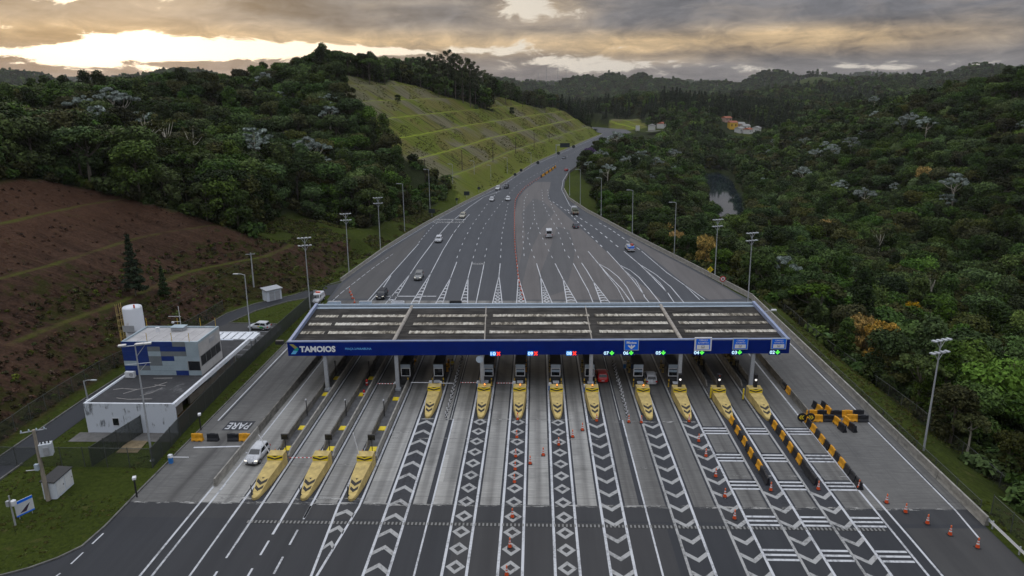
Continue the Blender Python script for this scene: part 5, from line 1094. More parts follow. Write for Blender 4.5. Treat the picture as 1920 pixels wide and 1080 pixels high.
# worker in the lane
def person(px, py, label):
    x, y = G2(px, py); t = bpy.data.objects.new('person', None); mb = bpy.data.meshes.new('person')
    J = [(0, 0, .95), (0, 0, 1.15), (0, .0, 1.38), (0, .0, 1.50), (0, -.01, 1.60), (0, -.01, 1.73), (-.10, 0, .90), (-.12, .03, .50), (-.13, .10, .08), (-.13, -.08, .04), (.10, 0, .90), (.12, -.06, .50), (.13, -.08, .08), (.13, -.26, .04), (-.19, 0, 1.40), (-.25, .02, 1.13), (-.22, -.10, .90), (-.21, -.14, .82), (.19, 0, 1.40), (.27, .0, 1.13), (.24, -.16, .95), (.23, -.22, .88)]
    E_ = [(0, 1), (1, 2), (2, 3), (3, 4), (4, 5), (0, 6), (6, 7), (7, 8), (8, 9), (0, 10), (10, 11), (11, 12), (12, 13), (2, 14), (14, 15), (15, 16), (16, 17), (2, 18), (18, 19), (19, 20), (20, 21)]
    rad = [.15, .14, .16, .065, .10, .085, .095, .07, .05, .045, .095, .07, .05, .045, .07, .05, .04, .035, .07, .05, .04, .035]
    mb.from_pydata(J, E_, []); o = bpy.data.objects.new('person', mb); COL.objects.link(o)
    sk = o.modifiers.new('skin', 'SKIN'); o.modifiers.new('sub', 'SUBSURF').levels = 1
    for v_, r in zip(mb.skin_vertices[0].data, rad): v_.radius = (r, r)
    mb.skin_vertices[0].data[0].use_root = True
    me = bpy.data.meshes.new_from_object(o.evaluated_get(bpy.context.evaluated_depsgraph_get())); bpy.data.objects.remove(o)
    SK = mat('skin', (.28, .16, .10), .6, .1); VEST = mat('hi_vis_vest', (.62, .50, .02), .6, .15, 6.); TRO = mat('work_trousers', (.03, .035, .05), .8, .2); CAP = mat('dark_cap', (.02, .02, .025), .8, .2)
    for m_ in (SK, VEST, TRO): me.materials.append(m_)
    for p in me.polygons:
        z = p.center.z; p.material_index = 1 if .98 < z < 1.48 and not (abs(p.center.x) > .19 and z < 1.1) else (2 if z <= .98 and abs(p.center.x) < .2 else 0); p.use_smooth = True
    o = bpy.data.objects.new('person', me); COL.objects.link(o); o.location = (x, y, .02); o.rotation_euler = (0, 0, .4); tag(o, label, 'person')
    m = MB(); m.lathe([(.115, 1.66), (.12, 1.72), (.10, 1.79), (.04, 1.815)], n=12); m.box(-.07, .07, -.2, -.08, 1.675, 1.69); m.build('cap', CAP, o); CH.setdefault(o, [])
    m = MB(); m.lathe([(.175, 1.08), (.172, 1.13)], n=14); m.build('reflective_band', WHT, o)
person(848.5, 694, 'worker in yellow high visibility vest and dark trousers standing left of the zigzag posts')
# ================================================================== office building and its yard
PLAS = custom('white_plaster', lambda nt, P, b: nt.links.new(mixc(nt, (noise(nt, P, 1., 5, .75, sc3=(2., 2., .28))*noise(nt, P, .45, 3, .6)*2.+xyz(nt, P)[2]*.03).sm(.66, .84)*.8, (.56, .60, .66), (.05, .055, .06)), b.inputs['Base Color']), .85, .2)
PLAS_B = mat('beige_plaster', (.36, .33, .28), .85, .2, .8); ROOFB = custom('bitumen_roof', lambda nt, P, b: nt.links.new(mixc(nt, noise(nt, P, .28, 5, .65).sm(.56, .72)*.6, mixc(nt, noise(nt, P, 1.2, 4, .6), (.025, .025, .027), (.06, .06, .062)), (.20, .20, .20)), b.inputs['Base Color']), .85, .2)
PN = mat('panel_navy', (.012, .035, .17), .5, .12, 1.); PG = mat('panel_grey', (.15, .17, .18), .6, .1, 1.); PLT = mat('panel_light', (.30, .37, .41), .6, .1, 1.); EARTH = mat('bare_earth', (.16, .085, .028), .95, .35, 1.5)
t = thing('office_building', 'low white building with dark flat roof and blue grey patchwork upper block', 'building', (0, 0, 0))
X0_, X1_, Y0_, Y1_, ZH = -57.8, -46.0, 79.9, 104.2, 4.05
m = MB(); m.box(X0_, X1_-.0, Y0_, Y0_+.3, 0, ZH); m.build('front_wall', PLAS, t)
m = MB(); m.box(X0_, X0_+.3, Y0_+.3, Y1_, 0, ZH-.1); m.box(X0_+.3, -48.6, Y1_-.3, Y1_, 0, ZH-.1); m.build('rear_walls', PLAS, t)
m = MB(); m.box(-48.9, -48.6, Y0_+.3, 86.5, 0, ZH-.55); m.box(-48.9, -48.6, 88.6, Y1_-.3, 0, ZH-.55); m.build('side_wall', PLAS_B, t)
m = MB(); m.box(-49.6, -49.3, 86.3, 88.8, 0, ZH-.6); m.build('entrance', BLK, t)
m = MB(); m.box(X0_+.25, X1_-.35, Y0_+.25, Y1_-.2, ZH-.5, ZH-.12); m.build('roof', ROOFB, t)
ed = MB(); ed.box(X1_-.35, X1_, Y0_+.3, 107.5, ZH-.55, ZH+.03); ed.box(X0_, X1_-.35, Y0_, Y0_+.25, ZH+.002, ZH+.05); ed.box(X0_, X0_+.25, Y0_+.25, Y1_, ZH-.1, ZH+.05); ed.build('parapet', mat('white_edge', (.60, .62, .65), .8, .15, 2.), t)
pg = MB()
for k in range(9): pg.box(-57.75+k*1.25+1.3, -56.75+k*1.25+1.3, Y1_+.02, 107.3, ZH-.35, ZH-.02)
pg.box(-56.2, -46.4, 107.3, 107.6, ZH-.5, ZH+.02); pg.build('pergola', MATS['white_edge'], t)
for x, y in ((-46.3, 107.2), (-51, 107.4), (-56, 107.4)): m = MB(); m.cbox(x, y, 1.75, .3, .3, 3.5); m.build('pergola_post', GREY, t)
rp = MB()
for pts in ([(-54.5, 83.2), (-53.4, 84.6), (-51.6, 85.6), (-50.6, 87.1)], [(-53.4, 84.6), (-55.6, 84.9), (-56.6, 84.5)], [(-51.9, 82.6), (-50.8, 83.7), (-50.3, 85.2)], [(-54.6, 81.9), (-52.8, 81.5), (-49.8, 81.7)], [(-51.8, 86.1), (-50.2, 85.9)], [(-53.2, 88.4), (-50.6, 88.5)]): rp.path([(a, b_, ZH-.12) for a, b_ in pts], .07, 4)
rp.build('roof_repairs', mat('sealant', (.22, .21, .20), .9, .3, 3.), t)
# front openings
w = MB(); w.box(-54.35, -53.45, Y0_-.05, Y0_-.005, 1.0, 2.1); w = w.build('window', WHT, t); m = MB(); m.box(-54.28, -53.52, Y0_-.055, Y0_-.051, 1.07, 2.03); m.build('pane', GLASS, w); m = MB()
for i in range(3): m.box(-54.1+i*.2, -54.07+i*.2, Y0_-.08, Y0_-.057, 1.07, 2.03)
m.build('bars', BLK, w)
# right side glazing and panels
for y0, y1, z0, z1, mt, nm in ((89.5, 93.6, 1.2, 3.3, GLASS, 'window'), (93.8, 95.2, 1.0, 2.2, PG, 'panel'), (93.8, 95.2, 2.25, 3.4, PLT, 'panel'), (95.3, 97.1, 1., 2.2, PLT, 'panel'), (95.3, 97.1, 2.25, 3.4, PG, 'panel'), (100.2, 101.4, 1.2, 2.6, mat('teal_window', (.03, .18, .25), .3, .1), 'window'), (102., 103.2, .2, 2.3, GREY, 'door')): m = MB(); m.box(-48.598, -48.54, y0, y1, z0, z1); m.build(nm, mt, t)
# upper block
B0, B1, C0, C1, D0, D1 = -57.7, -46.85, 89.5, 96.2, ZH-.12, 8.95
m = MB(); m.box(B0, B1, C0, C1, D0, D1-.35); m.build('upper_block', mat('upper_wall', (.40, .39, .38), .7, .12, 1.), t)
m = MB(); m.box(B0+.2, B1-.2, C0+.2, C1-.2, D1-.35, D1-.22)
m.build('upper_roof', mat('upper_roof', (.34, .33, .33), .8, .15, .7), t); m = MB()
for k in range(6): m.box(B0+1.8+k*1.5, B0+1.86+k*1.5, C0+.2, C1-.2, D1-.22, D1-.17)
m.build('roof_seams', mat('upper_seam', (.45, .44, .43), .8, .1), t)
ed = MB()
ed.box(B0, B1, C0, C0+.2, D1-.35, D1); ed.box(B0, B1, C1-.2, C1, D1-.35, D1); ed.box(B0, B0+.2, C0+.2, C1-.2, D1-.35, D1); ed.box(B1-.2, B1, C0+.2, C1-.2, D1-.35, D1); ed.build('upper_parapet', PLT, t)
pats = ['NNNNGL', 'NNGNNL', 'NNLGGL', 'NNGNLL', 'LNGLLW', 'NGLLLW', 'NLLLNL']; mp = dict(N=PN, G=PG, L=PLT)
cw = (B1-B0)/6; rh = (D1-.02-(ZH-.1))/7
for r, row in enumerate(pats):
    c = 0
    while c < 6:
        ch = row[c]; e = c
        while e+1 < 6 and row[e+1] == ch: e += 1
        if ch != 'W':
            m = MB(); z1 = D1-.02-r*rh; m.box(B0+c*cw+.012, B0+(e+1)*cw-.012, C0-.05, C0-.004, z1-rh+.014, z1); m.build('facade_panel', mp[ch], t)
        c = e+1
m = MB(); z1 = D1-.02-4*rh; m.box(B1-cw+.1, B1-.08, C0-.05, C0-.004, z1-2*rh+.05, z1-.05); m.build('window', GLASS, t)
w = MB(); w.box(B1+.004, B1+.04, C0+.2, C1-.25, 5.2, 6.75); w = w.build('ribbon_window', mat('frame_grey', (.2, .2, .2), .6, .1), t)
for k in range(4): m = MB(); m.box(B1+.042, B1+.06, C0+.3+k*1.52, C0+1.7+k*1.52, 5.28, 6.67); m.build('pane', GLASS, w)
m = MB(); m.box(B1+.004, B1+.05, C0+3.3, C0+4.9, 7.6, 8.2); m.build('vent', GREY, t)
def ac(x, y, z, lab): a = thing('air_conditioner', lab, 'air conditioner', (x, y, z)); m = MB(); m.box(-.65, .65, -.25, .25, .06, .86); m.build('case', WHT, a); m = MB(); m.disc((.25, -.262, .46), (0, -1, 0), .3, 16, .02); m.build('fan_grille', GREY, a); m = MB(); m.box(-.6, .6, -.2, .2, 0, .06); m.build('feet', GREY, a)
ac(-56.6, 88.7, ZH-.12, 'white air conditioner on the dark roof left of the lamp post')
t2 = thing('roof_hatch', 'grey roof unit on the upper block near the antenna', 'roof unit', (-52.2, 95.0, D1-.22)); m = MB(); m.box(-.9, .9, -.6, .6, .1, .55); m.build('case', GREY, t2); m = MB(); m.box(-1.0, 1.0, -.7, .7, .55, .62); m.build('lid', PLT, t2)
t2 = thing('roof_box', 'small white box tilted on the upper roof', 'roof unit', (-55., 94.3, D1-.22), .3); m = MB(); m.box(-.22, .22, -.2, .2, 0, .6); m.build('case', WHT, t2); m = MB(); m.box(-.26, .26, -.24, .24, .6, .64); m.build('lid', WHT, t2)
t2 = thing('antenna', 'thin white antenna mast with cross arms on the upper roof', 'antenna', (-52.4, 96.0, D1)); m = MB(); m.tube((0, 0, 0), (0, 0, 3.1), .035); m.build('mast', WHT, t2)
for z, x0, x1 in ((1.55, -1.7, .2), (.75, -1.3, .1)): m = MB(); m.tube((x0, 0, z), (x1, 0, z), .03); m.build('arm', WHT, t2)
m = MB(); m.cbox(-1.1, -.05, .65, .3, .2, .25); m.build('receiver', WHT, t2)
for k, (x, y) in enumerate(((B0+.1, C0+.1), (B0+3.7, C0+.1), (B0+7.2, C0+.1), (B1-1.2, C0+.1), (B0+.1, C1-.1), (B0+4.8, C1-.1), (B0+8.2, C1-.1), (B1-.4, C1-.1))):
    tag(MB().tube((0, 0, 0), (0, 0, 1.25), .04).build('lightning_rod', YEL_P, None, loc=(x, y, D1)), f'thin yellow rod on the {"front" if k < 4 else "rear"} edge of the upper block, {ORD[k % 4]} from the left', 'rod', 'yellow rods on the upper block')
# water tank
p = atY(247, 574, 100.6); t = thing('water_tank', 'tall white cylindrical water tank with caged ladder behind the upper block', 'water tank', (p[0], 100.6, 0)); ht = p[2]
m = MB(); m.lathe([(1.42, 0), (1.40, .2), (1.40, ht-.25), (1.3, ht-.05), (.5, ht+.08), (.02, ht+.1)], n=28); m.build('shell', custom('tank_steel', lambda nt, P, b: nt.links.new(mixc(nt, noise(nt, P, 1., 4, .7, sc3=(1, 1, .25)).sm(.58, .75)*.6, (.60, .62, .66), (.26, .17, .11)), b.inputs['Base Color']), .6, .3), t, smooth=True)
ld = MB()
for s in (-.25, .25): ld.tube((-1.62, s-.4, 0), (-1.62, s-.4, ht+.6), .035)
for k in range(int(ht/.35)): ld.tube((-1.62, -.65, .3+k*.35), (-1.62, -.15, .3+k*.35), .02, n=5)
ld.build('ladder', YEL_W, t); cg = MB()
for k in range(int((ht-2)/.9)):
    z = 2.2+k*.9; pts = [(-1.62-.75*math.sin(math.pi*i/6), -.4-.42*math.cos(math.pi*i/6), z) for i in range(7)]; cg.path(pts, .025, 5)
for i in range(1, 6): a = math.pi*i/6; x, y = -1.62-.75*math.sin(a), -.4-.42*math.cos(a); cg.tube((x, y, 2.2), (x, y, ht+.4), .015, n=4)
cg.build('ladder_cage', YEL_W, t); m = MB(); m.tube((.9, -.9, ht), (.9, -.9, ht+.5), .12); m.build('vent_pipe', ORG, t); m = MB(); m.box(-.9, .9, -1.75, -1.35, ht-3.6, ht-3.5); m.box(-.9, .9, -1.75, -1.72, ht-3.5, ht-2.6); m.build('platform', GREY, t)
flat('bare_ground', [(-48.5, 80.4), (-46.1, 80.4), (-46.4, 104), (-48.5, 104)], EARTH, .01)
flat('paved_strip', [(-58.9, 77.4), (-45.8, 77.6), (-45.8, 79.9), (-58.9, 79.9)], mat('old_paving', (.11, .105, .10), .9, .3, 1.), .006)
# fences
def fence_mat(name, col, op):
    m = bpy.data.materials.new(name); m.use_nodes = True; nt = m.node_tree; b = nt.nodes['Principled BSDF']; tc = nt.nodes.new('ShaderNodeTexCoord'); n = noise(nt, tc.outputs['Object'], .6, 4, .65)
    nt.links.new(mixc(nt, n, tuple(c*.6 for c in col), tuple(c*1.4 for c in col)), b.inputs['Base Color']); b.inputs['Roughness'].default_value = .8; b.inputs['Alpha'].default_value = op; return m
CHAIN = fence_mat('chain_link', (.028, .038, .026), .42); SCREEN = fence_mat('fence_screen', (.020, .026, .022), .86)
def fence(pts, h, lab, mt, gap=3., pm=None, name='mesh_fence'):
    t = thing(name, lab, 'fence'); P = [Vector((p[0], p[1])) for p in pts]; zz = lambda q: float(hz(q.x, q.y))
    m = MB(); tot = sum((b-a).length for a, b in zip(P[:-1], P[1:])); n = max(1, int(tot/gap)); Q = []
    for k in range(n+1): q, _ = along([tuple(p) for p in P], min(k*tot/n, tot-1e-4)); Q.append(Vector((q.x, q.y)))
    for a, b in zip(Q[:-1], Q[1:]): m.poly([(a.x, a.y, zz(a)), (b.x, b.y, zz(b)), (b.x, b.y, zz(b)+h), (a.x, a.y, zz(a)+h)])
    m.build('mesh_panel', mt, t)
    r = MB(); r.path([(q.x, q.y, zz(q)+h) for q in Q], .035, 5); r.build('top_rail', pm or GREY, t)
    for q in Q[:60]: m = MB(); m.tube((q.x, q.y, zz(q)), (q.x, q.y, zz(q)+h+.12), .045, n=6); m.build('post', pm or GREY, t)
DKP = mat('dark_post', (.06, .065, .06), .7, .2)
fence([(-45.9, 136.6), (-46.1, 114), (-46.0, 95), (-45.4, 80), (-44.75, 71.4)], 2.5, 'long dark screened fence between the office yard and the exit lane', SCREEN, 2.6, DKP)
fence([(-44.75, 71.35), (-52.1, 71.45), (-60.4, 71.4), (-66.4, 71.6)], 2.5, 'chain link fence crossing the lawn in front of the white building', CHAIN, 2.6, DKP)
fence([(-52.1, 71.55), (-50.6, 79.85)], 2.5, 'short chain link fence from the lawn fence to the white front wall', SCREEN, 2.0, DKP)
fence([(-67.2, 40), (-67.2, 78), (-67.6, 95), (-66.2, 104.5), (-63.7, 114), (-62.4, 131)], 2.3, 'chain link fence along the foot of the brown slope', CHAIN, 3., DKP)
fence([(54.6, 60), (53.6, 90), (52.2, 118), (50.6, 138)], 1.8, 'low wire fence along the right grass verge before the forest', fence_mat('wire_fence', (.06, .06, .05), .16), 3.4, DKP)
fence([(46.2, 36), (46.4, 64)], 2.2, 'wire fence behind the guard rail at the lower right', CHAIN, 3., DKP)
fence([(45.6, 64.5), (45.6, 136)], 1.25, 'thin low fence directly behind the right concrete barrier', fence_mat('wire_fence_low', (.05, .05, .045), .35), 4., DKP)
# cabinet, pole, signs on the lawn
A, B, C = (Vector(G2(107, 936)), Vector(G2(139, 907)), Vector(G2(94, 923))); u = (B-A); wv = Vector((-u.y, u.x)).normalized(); u = u.normalized(); Lb = (B-A).length
t = thing('utility_cabinet', 'white concrete utility cabinet with sloping black roof beside the utility pole', 'cabinet', (A.x, A.y, 0), math.atan2(u.y, u.x)); wd = 1.35
m = MB(); m.box(0, Lb, 0, wd, 0, 2.0); m.build('case', PLAS, t); m = MB(); m.loft([[(-.12, -.12, 1.98), (-.12, wd+.12, 2.12), (-.12, wd+.12, 2.22), (-.12, -.12, 2.08)], [(Lb+.12, -.12, 1.98), (Lb+.12, wd+.12, 2.12), (Lb+.12, wd+.12, 2.22), (Lb+.12, -.12, 2.08)]]); m.build('roof', BLK, t)
for k in range(2): m = MB(); m.box(.25+k*1.5, 1.55+k*1.5, -.03, -.004, .25, 1.8); d_ = m.build('door', WHT, t); m = MB(); m.box(1.35+k*1.5, 1.42+k*1.5, -.06, -.031, .95, 1.1); m.build('handle', BLK, d_)
p = G(91, 938); tp = atY(70, 806, p[1]); t = thing('utility_pole', 'concrete utility pole with grey transformer box and cross arm on the lawn', 'utility pole', (p[0], p[1], 0)); hp = tp[2]
m = MB(); m.tube((0, 0, 0), (0, 0, hp), .24, .15, 10); m.build('pole', mat('pole_concrete', (.27, .235, .19), .9, .25, 2., sc3=(2, 2, .5)), t)
m = MB(); m.tube((-1.1, -.5, hp-.15), (1., .55, hp-.15), .07); m.build('cross_arm', GREY, t)
for k in range(4): m = MB(); a = -1.+k*.62; m.lathe([(.05, 0), (.09, .05), (.05, .1), (.09, .15), (.04, .24)], (a, a*.46, hp-.1), 8); m.build('insulator', CYAN, t)
m = MB(); m.cbox(.75, .25, hp-2.35, 1.15, .8, 1.35, .4); tb = m.build('transformer', mat('transformer_grey', (.42, .45, .48), .55, .1), t); m = MB()
for k in range(3): m.lathe([(.07, 0), (.10, .08), (.06, .14), (.09, .2), (.03, .3)], (.45+k*.3, .12+k*.13, hp-1.68), 8)
m.build('bushings', BLK, tb); m = MB(); m.cbox(1.02, -.2, hp-2.4, .5, .06, .9, .4); m.build('cooling_fins', GREY, tb); m = MB(); m.cbox(-.25, -.3, hp-4.2, .4, .3, .7); m.build('switch_box', CYAN, t); m = MB(); m.tube((-.2, -.1, hp-4.6), (-1.6, -.2, hp-4.7), .04); m.build('bracket', WHT, t)
q = on_ground(476, 538, 60); tp = atY(470, 474, q[1]); t = thing('power_pole', 'slender grey power pole on the brown slope behind the white hut', 'utility pole', tuple(q), 0); hq = tp[2]-q[2]; m = MB(); m.tube((0, 0, -.3), (tp[0]-q[0], 0, hq), .17, .12); m.build('pole', GREY, t); m = MB(); m.tube((-.9, -.3, hq-.3), (.9, .3, hq-.3), .06); m.build('cross_arm', GREY, t)
for dz, lb in ((0, 'upper'), (-.9, 'lower')):
    a, b = Vector(atY(-90, 752, 84.))+Vector((0, 0, dz)), Vector((tp[0], q[1], q[2]+hq-.4+dz)); tag(MB().path([a.lerp(b, k/16)-Vector((0, 0, 6*(k/16)*(1-k/16))) for k in range(17)], .016, 4).build('power_cable', DKP), f'thin power cable, {lb} of two sagging along the brown slope to the power pole', 'cable', 'power cables over the brown slope')
p = G(50, 968); t = thing('lawn_sign', 'tilted white and blue notice board standing on the lawn at lower left', 'sign', (p[0], p[1], 0), R(62)); m = MB(); m.box(-.85, .85, -.03, .03, .35, 2.05); m.build('panel', mat('sign_pale', (.55, .57, .60), .6, .06), t)
m = MB(); m.box(-.85, .85, -.036, -.031, 1.75, 2.05); m.box(-.85, .85, -.036, -.031, .35, .5); m.build('blue_bands', BLUE, t); m = MB(); m.poly([(-.5, -.036, .65), (.1, -.036, .62), (.55, -.036, 1.4), (.2, -.036, 1.2)]); m.build('dark_picture', mat('sign_dark', (.05, .03, .05), .6, .1), t)
for s in (-.6, .6): m = MB(); m.tube((s, .06, 0), (s, .06, 1.9), .04); m.build('leg', GREY, t)
p = G(29, 985); t = thing('instrument_post', 'grey post with two round instrument boxes on the lawn, far lower left', 'post', (p[0], p[1], 0)); m = MB(); m.tube((0, 0, 0), (0, 0, 3.4), .09, .07); m.build('post', GREY, t); m = MB(); m.lathe([(.22, 0), (.24, .1), (.24, .55), (.1, .65)], (.35, 0, 2.3), 12); m.build('meter_box', WHT, t); m = MB(); m.cbox(-.25, 0, 2.5, .3, .3, .6); m.build('control_box', GREY, t)
for px, py, tx_, ty_, lb in ((257, 932, 253, 896, 'short black post with white camera at the lawn edge'), (377, 806, 376, 777, 'short black post with white lamp head beside the exit lane barriers')):
    p = G(px, py); q = atY(tx_, ty_, p[1]); t = thing('camera_post', lb, 'camera post', (p[0], p[1], 0), 0, 'camera posts on the lawn edge'); m = MB(); m.tube((0, 0, 0), (0, 0, q[2]), .09); m.build('post', BLK, t); m = MB(); m.cbox(.12, -.1, q[2]+.05, .35, .5, .25, .4); m.build('camera', WHT, t)
flat('concrete_pad', [G2(*q) for q in ((217, 849), (258, 849), (277, 827), (242, 826))], mat('pad_brown', (.17, .13, .075), .9, .3, 1.2), .03)
p = G(218, 810); q = G(505, 566)
A, B, C = Vector(G2(502, 566)), Vector(G2(529, 560)), Vector(G2(494, 562.5)); u = (B-A); Lb = u.length; u = u.normalized()
t = thing('guard_house', 'small white hut with dark roof and two grey doors beside the access road', 'hut', (A.x, A.y, 0), math.atan2(u.y, u.x)); m = MB(); m.box(0, Lb, 0, 2.2, -.2, 2.3); m.build('walls', PLAS, t); m = MB(); m.loft([[(-.25, -.25, 2.3), (-.25, 2.5, 2.45), (-.25, 2.5, 2.6), (-.25, -.25, 2.45)], [(Lb+.25, -.25, 2.3), (Lb+.25, 2.5, 2.45), (Lb+.25, 2.5, 2.6), (Lb+.25, -.25, 2.45)]]); m.build('roof', GREY, t)
for k in range(2): m = MB(); m.box(Lb*(.16+k*.38), Lb*(.50+k*.38), -.04, -.004, 0, 1.9); d_ = m.build('door', GREY, t); m = MB(); m.box(Lb*(.46+k*.38), Lb*(.475+k*.38), -.07, -.041, .9, 1.05); m.build('handle', BLK, d_)
# ================================================================== lamps, signs, poles along the road
LHM = mat('lamp_housing', (.36, .38, .40), .5, .1)
def lamp(px, py, tx_, ty_, label, kind='double', z=None, grp='street lamps', r=.13):
    p = G(px, py, 0 if z is None else z); zb = (0 if z is None else z); q = atY(tx_, ty_, p[1]); h = q[2]-zb; t = thing('street_lamp', label, 'street lamp', (p[0], p[1], zb), 0, grp); dx = q[0]-p[0]
    m = MB(); m.tube((0, 0, -.3), (dx*.4, 0, h), r, r*.55, 10); m.lathe([(r*2.2, 0), (r*2.2, .1), (r*1.2, .15)], n=10); m.build('pole', GALV, t)
    tx0 = dx*.4
    if kind == 'double':
        for z_, sp in ((h-.2, 1.0), (h-1.7, 1.0)):
            m = MB(); m.tube((tx0-sp, -.75*sp*.5, z_), (tx0+sp, .75*sp*.5, z_), .06); m.build('cross_arm', GALV, t); m = MB(); m.tube((tx0, 0, z_-1.0), (tx0-sp*.6, -.23*sp, z_), .04); m.tube((tx0, 0, z_-1.0), (tx0+sp*.6, .23*sp, z_), .04); m.build('brace', GALV, t)
            for s in (-1, -.35, .35, 1): m = MB(); m.cbox(tx0+s*sp, s*.375*sp-.1, z_+.12, .42, .6, .13, .5); m.build('lamp_head', LHM, t)
    elif kind == 'flood':
        m = MB(); m.tube((tx0-1.3, -.4, h-.2), (tx0+1.5, .5, h-.2), .06); m.tube((tx0-1.2, -.4, h-2.4), (tx0+1.3, .4, h-2.4), .05); m.build('cross_arm', GALV, t); m = MB(); m.tube((tx0, 0, h-1.5), (tx0+1., .3, h-.2), .04); m.tube((tx0, 0, h-3.4), (tx0+.9, .3, h-2.4), .04); m.build('brace', GALV, t)
        for s in (-1.2, .5, 1.3): m = MB(); m.cbox(tx0+s, s*.3-.1, h-.02, .8, .5, .16, .35); m.build('lamp_head', LHM, t)
    else:
        m = MB(); m.path([(tx0, 0, h-.1), (tx0-.5*kind, 0, h+.1), (tx0-1.3*kind, 0, h+.15)], .05, 6); m.build('arm', GALV, t); m = MB(); m.cbox(tx0-1.5*kind, 0, h+.12, .8, .3, .13); m.build('lamp_head', LHM, t)
    return t
lamp(286, 864, 257, 645, 'tall lamp post with floodlights in front of the white building', 'flood', 0)
lamp(473, 662, 463, 515, 'tall lamp post at the far right corner of the white building', 1, 0)
lamp(582, 583, 572, 445, 'tall lamp post beside the white van', 'double', 0)
lamp(654.5, 514, 650, 400, 'lamp post at the start of the left highway barrier', 'double'); lamp(713.5, 469, 709.5, 370, 'lamp post, second along the left highway barrier, by the forest edge', 'double'); lamp(759, 436, 755.5, 345, 'lamp post, third along the left highway barrier, before dark forest', 1); lamp(806.5, 397, 804, 318, 'lamp post at the left foot of the terraced cut', 1)
for k, (a, b, c, d_) in enumerate(((849.4, 371, 849.4, 308), (889.8, 352, 888.6, 302), (920.5, 345, 920, 310), (951.2, 330, 951, 296), (995.8, 311, 995.5, 286))): lamp(a, b, c, d_, f'thin lamp post below the terraced cut, {ORD[k]} from the left', 1, None, 'lamp posts below the terraced cut', .1)
lamp(1731, 849, 1763, 636, 'tallest lamp post, with two tiers of lights, on the right grass verge', 'double', -.4)
lamp(1402, 572, 1406, 436, 'lamp post behind the right rear corner of the canopy', 'double', -.3); lamp(1340, 524, 1343, 411, 'lamp post between the yellow diamond and the round red sign', 'double', -.2); lamp(1264, 478, 1265.5, 380, 'lamp post at the right barrier behind the yellow tree', 1, -.2); lamp(1185.5, 441, 1184, 357, 'lamp post at the right barrier beside the loaded pick-up', 1, -.2); lamp(1127, 403, 1126, 334, 'lamp post on the green verge right of the truck', 1, -.3); lamp(1088, 385, 1087, 318, 'lamp post at the left edge of the right green verge', 1, -.2)
lamp(1068, 366, 1067, 316, 'thin lamp post at the bend near the small red car', 1, -.1); lamp(165, 750, 154, 714, 'small lamp on a curved arm at the left side of the white building', -1, 0)
for k, (px, pb, pt) in enumerate(((797.7, 344, 298.5), (866.7, 319, 281), (924.5, 303, 267.7), (967, 288, 257.6), (1001.5, 277, 250), (1029.5, 267, 246))):
    q = on_ground(px, pb, 200); tp = atY(px, pt, q[1]); t = thing('wooden_pole', f'dark wooden utility pole on the lowest bench of the terraced cut, {ORD[k]} from the left', 'utility pole', tuple(q), 0, 'wooden poles on the terraced cut'); h = tp[2]-q[2]
    m = MB(); m.tube((0, 0, -.3), (0, 0, h), .16, .11); m.build('pole', mat('dark_wood', (.05, .04, .032), .9, .2), t); m = MB(); m.cbox(0, 0, h-.5, 1.6, .12, .12); m.build('cross_arm', MATS['dark_wood'], t)
def back_sign(px, py, wpx, hpx, label, disc=False, post=True):
    """sign seen from behind: px, py is its centre"""
    q0 = None
    for zz in np.arange(1.2, 6, .1):
        c = G(px, py, zz)
        if hz(c[0], c[1]) <= zz-(2.1 if not disc else 1.7): q0 = c; break
    c = q0 if q0 is not None else G(px, py, 2.5); sc = proj(c)[0][2]/F; zb = float(hz(c[0], c[1])); t = thing('road_sign', label, 'sign', (c[0], c[1], zb), 0, 'backs of road signs left of the highway'); m = MB(); h = c[2]-zb
    if disc: m.disc((0, 0, h), (0, -1, 0), wpx*sc/2, 18, .05)
    else: m.box(-wpx*sc/2, wpx*sc/2, -.04, .04, h-hpx*sc/2, h+hpx*sc/2)
    m.build('panel', mat('sign_back', (.018, .026, .032), .6, .15), t); m = MB(); m.tube((0, .1, -.2), (0, .1, h), .06); m.build('post', GREY, t)
back_sign(809.5, 395.5, 12, 8, 'dark rectangular sign back at the left foot of the terraced cut'); back_sign(875, 362.7, 10.5, 7.5, 'dark rectangular sign back below the terraced cut')
for k, (px, py) in enumerate(((856.4, 373.5), (897.8, 353), (977, 319), (965.7, 327), (1008.5, 305), (1047, 287.3), (1075.5, 274.8))): back_sign(px, py, 5.5 if k < 4 else 6, 5, f'small dark round sign back beside the left highway edge, {ORD[k]} along', True)
p = G(1042.5, 297); tp = atY(1042.3, 272, p[1]); t = thing('gantry_sign', 'dark overhead sign panel on a tall arm at the far left highway edge', 'sign', (p[0], p[1], 0)); h = tp[2]; m = MB(); m.tube((0, 0, 0), (0, 0, h+.4), .22); m.build('post', GALV, t); m = MB(); m.tube((0, 0, h), (8.5, 1, h), .14); m.build('arm', GALV, t); m = MB(); m.cbox(5.6, .5, h-.2, 6.2, .12, 2.7, .1); m.build('panel', MATS['sign_back'], t)
p = G(1119.5, 251); t = thing('gantry_sign', 'dark sign panel at the end of the visible highway', 'sign', (p[0]-4, p[1]-6, 0)); m = MB(); m.tube((-3, 0, 0), (-3, 0, 4.5), .2); m.tube((3, 0, 0), (3, 0, 4.5), .2); m.build('posts', GALV, t); m = MB(); m.box(-3.6, 3.6, -.1, .1, 2.6, 5.2); m.build('panel', MATS['sign_back'], t)
